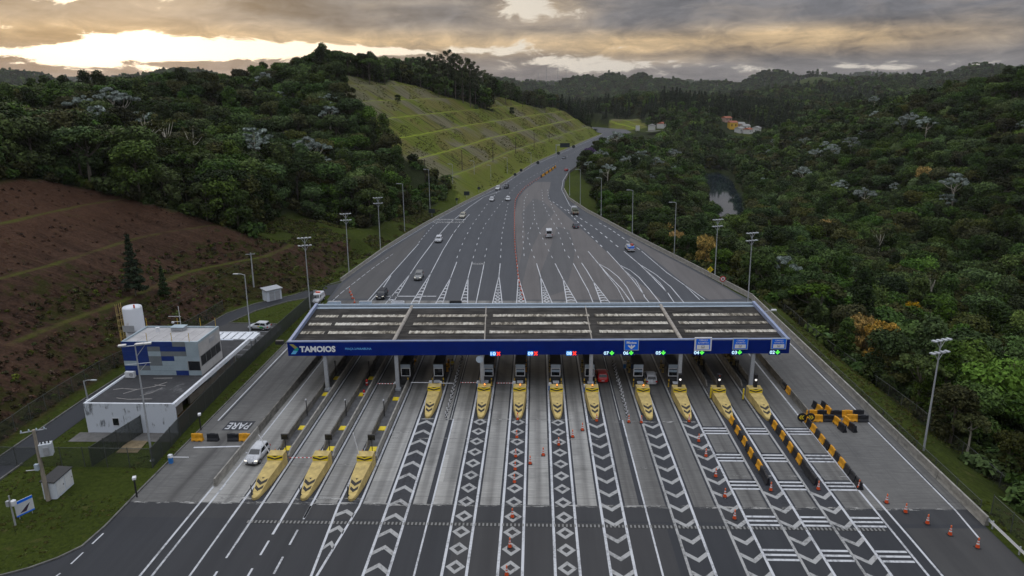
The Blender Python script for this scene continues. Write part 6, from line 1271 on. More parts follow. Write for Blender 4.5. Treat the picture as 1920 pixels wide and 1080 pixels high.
p = G(1326.6, 520); c = atY(1326.6, 506, p[1]); t = thing('warning_sign', 'yellow diamond warning sign with black symbol above the right barrier', 'sign', (p[0]+.6, p[1]+.3, 0)); h = c[2]; r = .78; m = MB(); m.prism([(0, 0)]*0 or [(-r, 0), (0, -r), (r, 0), (0, r)], -.03, .03); o = m.build('panel', YEL_B, t); o.rotation_euler = (R(90), 0, 0); o.location = (0, 0, h)
m = MB(); m.tube((0, .08, -.2), (0, .08, h), .05); m.build('post', GREY, t); m = MB(); m.box(-.2, -.09, -.05, -.035, h-.32, h+.32); m.box(.05, .14, -.05, -.035, h-.32, h+.05); m.poly([(.05, -.045, h+.05), (.14, -.045, h+.05), (.0, -.045, h+.34), (-.07, -.045, h+.34)]); m.build('symbol', BLK, t)
p = G(1350, 536); c = atY(1350, 523.5, p[1]); t = thing('prohibition_sign', 'round white sign with red ring and dark symbol above the right barrier', 'sign', (p[0]+.6, p[1]+.3, 0)); h = c[2]; m = MB(); m.disc((0, 0, h), (0, -1, 0), .66, 24, .05); m.build('ring', RED, t); m = MB(); m.disc((0, -.035, h), (0, -1, 0), .46, 24, .03); m.build('panel', WHT, t); m = MB(); m.cbox(-.1, -.06, h, .14, .01, .5); m.cbox(.12, -.06, h, .12, .01, .42); m.build('symbol', BLK, t); m = MB(); T_ = lambda s: [(-.36*s, -.068, h+.30), (-.28*s, -.068, h+.36), (.36*s, -.068, h-.30), (.28*s, -.068, h-.36)]; m.poly(T_(1)[::-1]); m.build('red_bar', RED, t); m = MB(); m.tube((0, .08, -.2), (0, .08, h), .05); m.build('post', GREY, t)
# ================================================================== far houses and masts
def house(px, py, w, d, h, wall, roof, label, rz=0., win=2):
    q = on_ground(px, py, 400); t = thing('village_house', label, 'house', tuple(q), rz, 'houses of the far village'); m = MB(); m.box(-w/2, w/2, -d/2, d/2, -2, h); m.build('walls', wall, t)
    m = MB(); m.loft([[(-w/2-.4, -d/2-.4, h), (w/2+.4, -d/2-.4, h), (w/2+.4, d/2+.4, h), (-w/2-.4, d/2+.4, h)], [(-w/2+.2, -.15, h+d*.22), (w/2-.2, -.15, h+d*.22), (w/2-.2, .15, h+d*.22), (-w/2+.2, .15, h+d*.22)]]); m.build('roof', roof, t)
    for k in range(win): m = MB(); x = -w/2+w*(k+.5)/win; m.box(x-.55, x+.55, -d/2-.05, -d/2-.004, h*.38, h*.75); m.build('window', GLASS, t)
HW_ = mat('house_white', (.55, .55, .53), .85, .1); HY = mat('house_yellow', (.62, .38, .05), .85, .1); HR = mat('tile_roof', (.26, .085, .045), .85, .25); HG = mat('fibre_roof', (.24, .24, .23), .85, .2); HP = mat('house_pink', (.40, .27, .22), .85, .1)
house(1373, 241, 8.5, 8, 6.5, HY, HR, 'bright yellow house among trees above the lake valley', .1); 
for k, (px, py, w, wl, rf, lb) in enumerate(((1389, 239, 7, HP, HG, 'pinkish house right of the bright yellow house'), (1397, 243, 8, HW_, HG, 'white house with grey roof, right end of the village'), (1362, 228, 9, HP, HR, 'brownish house above and left of the yellow house'), (1386, 248, 7, HW_, HG, 'low white house below the yellow house'), (1402, 250, 8, HW_, HR, 'white house with brown roof below the village end'), (1418, 247, 9, HW_, HG, 'long grey shed at the right edge of the village'), (1240, 239, 13, HW_, HR, 'white building with red tiled roof right of the far road'), (1222, 243, 9, HW_, HG, 'small white building beside the far road'))): house(px, py, w, 7.5, 4.2, wl, rf, lb, .2*k)
q = on_ground(1195.5, 247, 400); t = thing('billboard', 'white billboard beside the far road junction', 'billboard', tuple(q)); m = MB(); m.box(-2.2, 2.2, -.15, .15, 1.2, 6.4); m.build('panel', HW_, t); 
for s in (-1.5, 1.5): m = MB(); m.tube((s, .25, -.5), (s, .25, 5.5), .15); m.build('leg', GREY, t)
for k, (px, pt) in enumerate(((1024, 126), (1046, 124), (1061, 127), (1009, 136))):
    q = on_ground(px, 158, 1500); Yd = 2480.; x = atY(px, 150, Yd)[0]; z = float(hz(x, Yd)); tp = atY(px, pt, Yd); t = thing('radio_mast', f'thin lattice radio mast on the far hill, {ORD[(1, 2, 3, 0)[k]]} from the left', 'mast', (x, Yd, z), 0, 'radio masts on the far hill'); h = tp[2]-z; m = MB()
    for a in range(3): c_, s_ = math.cos(a*2.094), math.sin(a*2.094); m.tube((c_*1.6, s_*1.6, 0), (c_*.5, s_*.5, h), .45, .3, 4)
    m.build('mast', GREY, t); m = MB()
    for zz in range(6, int(h), 8): m.cbox(0, 0, zz, 2.2, 2.2, .4)
    m.build('bracing', GREY, t)
flat('far_access_road', [(112, 742), (118, 752), (150, 775), (168, 790), (172, 786), (152, 768), (126, 748), (118, 738)], ASPH_B, .6)
# ================================================================== trees
def leaf_mat(name, dark, lite, hue=.04, val=.5, rough=.6):
    m = bpy.data.materials.new(name); m.use_nodes = True; nt = m.node_tree; b = nt.nodes['Principled BSDF']
    b.inputs['Roughness'].default_value = rough; b.inputs['Specular IOR Level'].default_value = .04
    oi = nt.nodes.new('ShaderNodeObjectInfo'); rd = X(nt, oi.outputs['Random']); tc = nt.nodes.new('ShaderNodeTexCoord')
    n = noise(nt, tc.outputs['Object'], .9, 3, .6)
    c = mixc(nt, n.lin(.35, .65), dark, lite)
    hs = nt.nodes.new('ShaderNodeHueSaturation'); nt.links.new(c, hs.inputs['Color'])
    nt.links.new((rd.lin(0, 1, .5-hue, .5+hue*.6)).k, hs.inputs['Hue'])
    r2 = (rd*7.31).m('FRACT'); nt.links.new(r2.lin(0, 1, 1-val, 1+val).k, hs.inputs['Value'])
    r3 = (rd*13.7).m('FRACT'); nt.links.new(r3.lin(0, 1, .75, 1.05).k, hs.inputs['Saturation'])
    nt.links.new(hs.outputs[0], b.inputs['Base Color']); return m
LEAF = leaf_mat('leaves_green', (.014, .030, .006), (.054, .094, .014), .025, .6)
LEAF_L = leaf_mat('leaves_light_green', (.05, .095, .015), (.11, .18, .03), .02, .25)
LEAF_O = leaf_mat('leaves_olive', (.021, .027, .007), (.066, .069, .016), .02, .5)
LEAF_S = leaf_mat('leaves_silver', (.10, .13, .105), (.31, .36, .33), .01, .2)
LEAF_Y = leaf_mat('blossom_yellow', (.045, .055, .010), (.52, .30, .018), .008, .12)
LEAF_P = leaf_mat('blossom_purple', (.05, .022, .085), (.13, .06, .20), .01, .2)
LEAF_C = leaf_mat('needles', (.011, .021, .009), (.032, .050, .020), .02, .35)
LEAF_E = leaf_mat('leaves_eucalyptus', (.026, .040, .016), (.072, .088, .034), .02, .35)
BARK = mat('bark', (.11, .095, .075), .9, .35, 4., sc3=(6, 6, 1))
BARK_P = mat('bark_pale', (.40, .37, .31), .9, .25, 3., sc3=(4, 4, 1))
def cards(centers, radii, n, size, up=.35, shell=.7, flat=1., seed=0):
    """leaf-sized quads spread through clumps"""
    g = np.random.default_rng(seed); V = []; k = len(centers); w = np.array([r[0]*r[0] for r in radii]); w = w/w.sum()
    for c, r, q in zip(centers, radii, np.maximum((w*n).astype(int), 4)):
        d = g.normal(size=(q, 3)); d[:, 2] += up; d /= np.linalg.norm(d, axis=1)[:, None]
        rr = shell+(1.08-shell)*g.random(q); p = np.array(c)+d*np.array(r)*rr[:, None]
        nrm = d+g.normal(size=(q, 3))*.6+np.array([0, 0, .3]); nrm[:, 2] *= flat; nrm /= np.linalg.norm(nrm, axis=1)[:, None]
        t = np.cross(nrm, g.normal(size=(q, 3))); t /= np.linalg.norm(t, axis=1)[:, None]; b = np.cross(nrm, t)
        s = size*(.6+.8*g.random(q))[:, None]; a = s*(.55+.3*g.random(q))[:, None]
        V.append(np.stack([p-t*s*.5-b*a*.5, p+t*s*.5-b*a*.38, p+t*s*.42+b*a*.5, p-t*s*.38+b*a*.5], 1))
    V = np.concatenate(V).reshape(-1, 3); return V
def mesh_from(V, name, mats):
    q = len(V)//4; me = bpy.data.meshes.new(name); me.vertices.add(len(V)); me.vertices.foreach_set('co', V.ravel().astype(np.float32))
    me.loops.add(q*4); me.loops.foreach_set('vertex_index', np.arange(q*4, dtype=np.int32)); me.polygons.add(q)
    me.polygons.foreach_set('loop_start', np.arange(0, q*4, 4, dtype=np.int32)); me.polygons.foreach_set('loop_total', np.full(q, 4, np.int32)); me.update(calc_edges=True)
    for m in mats: me.materials.append(m)
    return me
def trunk_mesh(h, r, tips, bend=.3, mt=None, seed=0):
    g = random.Random(seed); mb = MB(); top = Vector((g.uniform(-bend, bend), g.uniform(-bend, bend), h))
    pts = [Vector((0, 0, -1.2))]+[Vector((top.x*t*t+g.uniform(-.1, .1), top.y*t*t+g.uniform(-.1, .1), h*t)) for t in (.05, .35, .7, 1)]
    mb.path(pts, [r*1.25, r*1.05, r*.85, r*.7, r*.5], 7)
    for tp in tips:
        t = Vector(tp); s = pts[3].lerp(pts[4], g.random()); mid = s.lerp(t, .55)+Vector((0, 0, -.08*(t-s).length))
        mb.path([s, mid, t], [r*.42, r*.3, r*.12], 5)
    me_o = mb.build('trunk', mt or BARK, smooth=True); me = me_o.data; bpy.data.objects.remove(me_o); return me
def proto(kind, seed, lod=0):
    """crown mesh, trunk mesh, height, crown radius"""
    g = np.random.default_rng(seed); lm, tm = LEAF, BARK
    C, Rd = [], []; size, n, up, flat = .42, 4600, .35, 1.
    if kind in ('dome', 'light', 'olive', 'yellow', 'purple'):
        h = 11+g.uniform(-1, 1.5); rc = 4.2+g.uniform(-.4, .6); base = h-6.2
        for k in range(13):
            a = 6.283*k/12.+g.uniform(-.3, .3); q = 0 if k == 12 else (.62 if k % 2 else .42)*rc*g.uniform(.85, 1.15)
            z = base+2.4+ (3.3-(q/rc)**2*3.6)*g.uniform(.8, 1.1) if k < 12 else h-1.4
            r = g.uniform(1.15, 2.1); C.append((q*math.cos(a), q*math.sin(a), z+g.uniform(-.5, .6))); Rd.append((r, r, r*.92))
        for k in range(9):
            a = 6.283*k/9+g.uniform(-.3, .3); q = rc*.66; C.append((q*math.cos(a), q*math.sin(a), base+g.uniform(-2.2, 1.6))); Rd.append((1.5, 1.5, 1.4))
        lm = dict(light=LEAF_L, olive=LEAF_O, yellow=LEAF_Y, purple=LEAF_P).get(kind, LEAF)
    elif kind == 'spread':       # umbrella crown
        h = 12.5; rc = 5.2
        for k in range(17):
            a = k*2.4; q = rc*.92*math.sqrt((k+.5)/17); r = g.uniform(1.1, 1.6)
            C.append((q*math.cos(a), q*math.sin(a), h-.8-(q/rc)**2*2.0+g.uniform(-.4, .4))); Rd.append((r*.95, r*.95, r*.42))
        n = 2300
    elif kind == 'tall':
        h = 15.; rc = 3.2
        for k in range(15):
            t = k/14.; a = k*2.4; q = rc*.55*math.sin(math.pi*(.18+.75*t))*g.uniform(.7, 1.25); r = g.uniform(1.2, 1.8)
            C.append((q*math.cos(a), q*math.sin(a), 3.4+t*(h-4.6))); Rd.append((r, r, r*.95))
        n = 4000
    elif kind == 'open':
        h = 11.5; rc = 4.4
        for k in range(12):
            a = k*2.4+g.uniform(-.3, .3); q = rc*math.sqrt((k+.4)/12)*.85; r = g.uniform(.9, 1.5)
            C.append((q*math.cos(a), q*math.sin(a), h-1.2-(q/rc)**2*2.8+g.uniform(-.9, .5))); Rd.append((r, r, r*.6))
        n = 2300; lm = LEAF_O; tm = BARK_P if seed % 2 else BARK
    elif kind == 'silver':
        h = 12.; rc = 4.0
        for k in range(15):
            a = k*2.4+g.uniform(-.2, .2); q = rc*math.sqrt((k+.3)/15); r = g.uniform(.55, .95)
            C.append((q*math.cos(a), q*math.sin(a), h-.6-(q/rc)**2*2.2+g.uniform(-.7, .5))); Rd.append((r, r, r*.34))
        n = 1500; lm = LEAF_S; up = .9; size = .5; tm = BARK_P
    elif kind == 'euc':
        h = 21.; rc = 4.2
        for k in range(20):
            t = k/19.; a = k*2.4; q = rc*(.2+.8*math.sin(math.pi*(.1+.75*t)))*g.uniform(.45, 1.1); r = g.uniform(1.1, 1.8)
            C.append((q*math.cos(a), q*math.sin(a), 8.5+t*11.6)); Rd.append((r, r, r*.62))
        n = 3000; lm = LEAF_E; tm = BARK
    elif kind == 'conifer':
        h = 16.; rc = 2.7
        for k in range(26):
            t = k/25.; a = k*2.4; q = rc*(1-t)*.62; r = .55+1.0*(1-t)
            C.append((q*math.cos(a), q*math.sin(a), 2.2+t*(h-2.6))); Rd.append((r, r, .6))
        n = 3200; lm = LEAF_C; flat = 1.
    elif kind == 'bare':
        h = 13.; rc = 3.
        for k in range(8):
            a = k*2.4; q = rc*math.sqrt((k+.5)/8); C.append((q*math.cos(a), q*math.sin(a), h-1.5+g.uniform(-1.6, .8))); Rd.append((.8, .8, .5))
        n = 260; lm = LEAF_O; tm = BARK_P
    tips = [C[i] for i in np.linspace(0, len(C)-1, 6).astype(int)]
    if lod: n = max(int(n*.16), 120); size *= 2.3
    V = cards(C, Rd, n, size, up, .62, flat, seed)
    return mesh_from(V, 'crown', [lm]), trunk_mesh((h*.72) if kind not in ('euc', 'conifer') else h*.9, .16 if kind == 'conifer' else (.26 if kind != 'euc' else .24), tips if not lod else tips[:2], .4, tm, seed), h, rc
KINDS = {'dome': 3, 'light': 1, 'olive': 2, 'spread': 2, 'tall': 2, 'open': 2}
NEAR, LODP = [], []
for kd, cnt in KINDS.items():
    for i in range(cnt): NEAR.append((kd,)+proto(kd, 11*len(NEAR)+i+1)); LODP.append((kd,)+proto(kd, 11*len(LODP)+i+1, 1))
NEARW = np.array([3.2, 3.2, 3.0, 1.3, 1.3, 1.3, .35, .35, .9, .9, .45, .45]); NEARW /= NEARW.sum()
CON = [('conifer',)+proto('conifer', 71), ('conifer',)+proto('conifer', 72)]; CONL = [('conifer',)+proto('conifer', 71, 1)]
EUC = [('euc',)+proto('euc', 81), ('euc',)+proto('euc', 82)]
SIL = [('silver',)+proto('silver', 91), ('silver',)+proto('silver', 92), ('silver',)+proto('silver', 93)]
YEL = [('yellow',)+proto('yellow', 95)]; PUR = [('purple',)+proto('purple', 97)]; BAREP = [('bare',)+proto('bare', 98), ('bare',)+proto('bare', 99)]
SPR = [('spread',)+proto('spread', 61)]; LIG = [('light',)+proto('light', 62)]
TREE_N = {}
def plant(P, name, label, x, y, s, rz, group=None, z=None, stretch=1.):
    kd, cm, tm, h, rc = P
    z = float(hz(x, y)) if z is None else z
    t = bpy.data.objects.new(name, None); COL.objects.link(t); t.location = (x, y, z-.15); t.rotation_euler = (0, 0, rz); t.scale = (s, s, s*stretch); t.empty_display_size = .3
    tag(t, label, 'tree', group)
    for nm, me in (('trunk', tm), ('crown', cm)):
        o = bpy.data.objects.new(nm, me); COL.objects.link(o); o.parent = t
    return t
# ------------------------------------------------ scatter
def scatter():
    out = []
    for (y0, y1, sp) in ((38, 420, 5.4), (420, 800, 6.6), (800, 1400, 9.), (1400, 2900, 15.), (2900, 5200, 30.)):
        xr = y1*.95+30; nx = int(2*xr/sp); ny = int((y1-y0)/sp)
        gx, gy = np.meshgrid(np.arange(nx)*sp-xr, y0+np.arange(ny)*sp)
        gx = gx+rng.uniform(-.48, .48, gx.shape)*sp+(np.arange(ny) % 2)[:, None]*sp/2; gy = gy+rng.uniform(-.48, .48, gy.shape)*sp
        gx, gy = gx.ravel(), gy.ravel()
        k = (np.abs((gx-gy*.02)/np.maximum(gy, 1)) < .98+40/gy) & (np.abs(gx) < 5000); gx, gy = gx[k], gy[k]
        if y0 >= 1400:
            pass
        f, z = forest_mask(gx, gy); k = f; gx, gy, z = gx[k], gy[k], hz(gx[k], gy[k])
        # drop what ridges hide by a wide margin
        vis = np.ones(len(gx), bool); top = z+16
        for t in np.linspace(.04, .97, 44):
            lx, ly, lz = gx*t, gy*t, H+(top-H)*t
            vis &= lz > hz(lx, ly)+2
        out.append(np.stack([gx[vis], gy[vis], z[vis]], 1))
    return np.concatenate(out)
TR = scatter()
pp = proj(np.c_[TR[:, :2], TR[:, 2]+8])
inb = (pp[:, 2] > 5) & (pp[:, 0] > -420) & (pp[:, 0] < 2340) & (pp[:, 1] < 1420)
TR, pp = TR[inb], pp[inb]
# open ground: the lake's near bank and the scrubby foot of the terraced cut carry no tall trees
LAKE_OPEN = [(1316, 326), (1362, 330), (1394, 374), (1394, 402), (1364, 416), (1346, 394), (1326, 356)]
CUT_OPEN = [(648, 150), (676, 178), (700, 205), (738, 245), (752, 285), (772, 325), (806, 372), (842, 400), (960, 345), (1112, 262), (1112, 246), (1060, 206), (1000, 204), (905, 214), (830, 186), (745, 162)]
def covers(P, n=5):
    k = np.zeros(len(TR), bool)
    for hh in (1.5, 5., 8.5, 11.5):
        q = proj(np.c_[TR[:, :2], TR[:, 2]+hh])
        for sgn in (-.6, 0, .6):
            k |= inpoly(q[:, 0]+sgn*4.2*F/q[:, 2], q[:, 1], P)
    return k
VILL_OPEN = [(1352, 221), (1380, 226), (1414, 236), (1428, 252), (1388, 258), (1360, 246)]; JUNC_OPEN = [(1140, 246), (1190, 234), (1246, 234), (1250, 246), (1200, 256), (1150, 260)]; FCUT_OPEN = [(1105, 226), (1180, 222), (1186, 244), (1150, 250), (1118, 246)]
drop = ((covers(VILL_OPEN) | covers(JUNC_OPEN) | covers(FCUT_OPEN)) & (TR[:, 1] > 430) & (TR[:, 1] < 850)) | (covers(LAKE_OPEN) & (TR[:, 1] < 620)) | (covers(CUT_OPEN) & (TR[:, 1] < 400) & (TR[:, 0] < -30))
TR, pp = TR[~drop], pp[~drop]
# where something shorter stands: slope edges and the verge keep smaller trees
_, I_ = height(TR[:, 0], TR[:, 1])
size = rng.uniform(.72, 1.25, len(TR))*np.where((pp[:, 2] > 1300), 1.5, 1)*np.where(pp[:, 2] > 2900, 1.5, 1)
edge = np.minimum(np.where(I_['sl'] > 0, I_['dl'], 99), np.where(I_['sr'] < 0, I_['dr']-verge(TR[:, 0], TR[:, 1]), 99))
size *= np.clip(.5+edge/26, .5, 1)
rot = rng.uniform(0, 6.28, len(TR)); kindi = rng.choice(len(NEAR), len(TR), p=NEARW)
isC = (TR[:, 1] > 640) & (TR[:, 1] < 1500) & (vnoise(TR[:, 0]/60, TR[:, 1]/60) > .56) & (rng.random(len(TR)) < .75) & (TR[:, 0] > 20)
# sight line check against crowns in front
front = np.ones(len(TR), bool)
for t in np.linspace(.2, .97, 60):
    lx, ly, lz = TR[:, 0]*t, TR[:, 1]*t, H+(TR[:, 2]+11*size-H)*t
    ff = ~((lx > -70) & (lx < 44) & (ly < 150))
    front &= (lz > hz(lx, ly)+np.where(ff, 4.5, .3))
# silver crowns gather in patches
SILVER_PX = [(210, 205), (225, 215), (150, 222), (270, 235), (190, 232), (480, 285), (495, 292), (510, 284), (575, 288), (590, 296), (605, 302), (530, 180), (500, 150), (625, 225), (610, 195),
 (1140, 270), (1155, 262), (1170, 275), (1185, 285), (1120, 290), (1200, 298), (1215, 305), (1230, 312), (1160, 295), (1145, 305), (1180, 310), (1225, 325), (1100, 300), (1250, 300), (1262, 325), (1210, 330),
 (1245, 326), (1270, 290), (1510, 265), (1530, 280), (1545, 270), (1560, 285), (1580, 275), (1600, 282), (1530, 295), (1440, 280), (1450, 262), (1655, 225), (1680, 235), (1700, 240), (1640, 215), (1620, 240), (1580, 350), (1690, 355), (1765, 370), (1790, 375), (1625, 375), (1430, 345), (1460, 520), (1910, 235), (1905, 370), (1595, 300), (1500, 330), (1635, 190), (1130, 325), (1670, 210), (1725, 250)]
YELLOW_PX = [(1250, 455), (1335, 445), (1250, 465), (1672, 425), (1545, 438), (1740, 345), (1560, 502), (1595, 622), (1660, 628), (1720, 585), (1650, 640), (1690, 640)]
BARE_PX = [(365, 300), (308, 285), (560, 430), (1560, 330), (1880, 690), (1760, 560), (290, 300), (1640, 480)]
EUC_PX = [(772, 150, 112), (790, 150, 105), (806, 152, 98), (822, 150, 100), (838, 150, 92), (852, 152, 98), (866, 155, 104), (880, 158, 108), (760, 150, 118), (905, 165, 130), (915, 172, 136), (948, 195, 150), (958, 196, 158), (890, 160, 122), (980, 200, 172), (1000, 196, 178), (1022, 195, 184), (700, 150, 122), (720, 150, 120), (680, 150, 118)]
used = np.zeros(len(TR), bool)
def nearest(px, py, tol=16):
    d = np.hypot((pp[:, 0]-px), (pp[:, 1]-py)*1.3)+pp[:, 2]*.12+np.where(front, 0, 60); d[used] = 1e9; i = int(np.argmin(d)); return i if d[i] < 90 else None
WHERE = lambda x, y: ('on the hill above the brown cut slope' if x < -45 and y < 235 else 'on the wooded hill left of the terraced cut' if x < -35 and y < 400 else 'on the crest above the terraced cut' if x < 60 and y < 800 and I_left(x, y) else
  'just beyond the fence right of the toll plaza' if x < 95 and y < 150 else 'on the slope below the right-hand road barrier' if x < 75 and y < 330 else 'on the wooded bank between highway and lake' if x < 120 and y < 720 else
  'on the far hill beyond the lake' if y > 640 else 'on the steep hillside at the right edge' if x > 150 and y < 260 else 'on the right-hand hillside across the valley' if x > 120 else 'in the valley bottom right of the highway')
def I_left(x, y): return x < np.interp(y, [p[1] for p in RIGHT[:-4]], [p[0] for p in RIGHT[:-4]])
LOOK = dict(dome=('dark green', 'round crown'), light=('bright green', 'round crown'), olive=('olive green', 'round crown'), spread=('dark green', 'flat umbrella crown'), tall=('dark green', 'tall narrow crown'), open=('olive brown', 'thin open crown'))
def nm_label(kd, x, y):
    c, s = LOOK[kd]; return f'{c} tree, {s}, {WHERE(x, y)}'
for px, py in SILVER_PX:
    i = nearest(px, py+8)
    if i is None: continue
    used[i] = True; x, y = TR[i, :2]; s = size[i]*1.12 if TR[i, 1] < 900 else size[i]
    plant(SIL[i % 3], 'silver_leaf_tree', f'pale silvery leaved tree {WHERE(x, y)}', x, y, s*rng.uniform(.85, 1.05), rot[i], 'silver leaved trees in the forest', stretch=1.15)
for px, py in YELLOW_PX:
    i = nearest(px, py)
    if i is None: continue
    used[i] = True; x, y = TR[i, :2]
    plant(YEL[0], 'yellow_flowering_tree', f'tree covered in orange yellow blossom {WHERE(x, y)}', x, y, max(size[i], .8)*.72, rot[i], 'yellow flowering trees', stretch=1.5)
for k, (px, py) in enumerate(BARE_PX):
    i = nearest(px, py)
    if i is None: continue
    used[i] = True; x, y = TR[i, :2]
    plant(BAREP[k % 2], 'bare_tree', f'nearly leafless pale trunked tree {WHERE(x, y)}', x, y, size[i]*1.05, rot[i], 'bare pale trees', stretch=1.25)
for k, (px, pb, pt) in enumerate(EUC_PX):
    # stands where the crest meets this column; as tall as the photo shows
    Yd = 455+k*3 if px < 900 else 520+(px-900)*.9
    if px < 730: Yd = 395
    q = atY(px, pt, Yd); x = q[0]; z0 = float(hz(x, Yd)); hh = max(q[2]-z0, 9)
    s = hh/21.; plant(EUC[k % 2], 'eucalyptus_tree', 'tall thin eucalyptus tree with airy crown on the crest above the terraced cut' if px < 900 else 'eucalyptus tree at the lower right end of the crest above the terraced cut', x, Yd, min(max(s, .75), 1.2), k*1.3, 'tall trees on the crest above the cut', stretch=s/min(max(s, .75), 1.2))
for px, pt in ((530, 104), (630, 97), (605, 108), (690, 108), (290, 128)):
    Yd = {530: 322, 630: 348, 605: 345, 690: 372, 290: 300}[px]; q = atY(px, pt, Yd); x = q[0]; z0 = float(hz(x, Yd)); s = max((q[2]-z0)/12.5, .8)
    plant(SPR[0], 'umbrella_tree', 'tall umbrella crowned tree against the sky on the left ridge', x, Yd, min(s, .95), px*.1, 'umbrella crowned trees on the ridge', stretch=max(1, min(s, 1.25)/.95))
q = on_ground(600, 240, 120); plant(LIG[0], 'bright_green_tree', 'large bright yellow green tree standing out left of the terraced cut', q[0], q[1], 1.15, 1.)
q = G(1088, 322); plant(PUR[0], 'purple_flowering_tree', 'tree in purple blossom at the right edge of the far highway', q[0]+5, q[1]+4, .85, 0)
q = G(247, 592, 8.); plant(CON[0], 'araucaria_tree', 'dark conifer standing on the brown slope behind the water tank', -73, 120., .72, .3)
q = G(275, 560, 8.); plant(CON[1], 'araucaria_tree', 'small dark conifer right of the taller one on the brown slope', -70, 124., .4, .9)
for k, (px, py) in enumerate(((746, 193), (823, 182), (960, 215), (893, 205), (660, 190))):
    q = on_ground(px, py, 200); plant(NEAR[k], 'broadleaf_tree', ['lone small round tree on an upper tier of the terraced cut', 'dark tree at the top edge of the terraced cut', 'round bush at the right part of the terraced cut', 'small tree below the crest of the terraced cut', 'tree at the upper left corner of the terraced cut'][k], q[0], q[1], (.35, .62, .5, .3, .5)[k], k)
# the 300 broadleaf trees that show largest
inframe = (pp[:, 0] > -25) & (pp[:, 0] < 1945) & (pp[:, 1] < 1110)
score = np.where(inframe & ~used & ~isC, size/pp[:, 2], 0)
score = np.where(front, score, score*.3)
order = np.argsort(-score)[:292]
for i in order:
    used[i] = True; x, y = TR[i, :2]; P = NEAR[kindi[i]]
    plant(P, 'broadleaf_tree', nm_label(P[0], x, y), x, y, size[i], rot[i], 'broadleaf trees '+WHERE(x, y))
oc = np.argsort(-np.where(isC & inframe & ~used & front, size/pp[:, 2], 0))[:70]
for i in oc:
    used[i] = True; x, y = TR[i, :2]; plant(CON[i % 2], 'conifer_tree', f'dark pointed conifer {WHERE(x, y)}', x, y, size[i]*.95, rot[i], 'conifers beyond the lake')
# undergrowth along the forest edges
def shrub(seed):
    g = np.random.default_rng(seed); C = [(g.uniform(-1.1, 1.1), g.uniform(-1.1, 1.1), g.uniform(.5, 1.9)) for _ in range(6)]; V = cards(C, [(1., 1., .9)]*6, 420, .5, .3, .6, 1., seed)
    return V
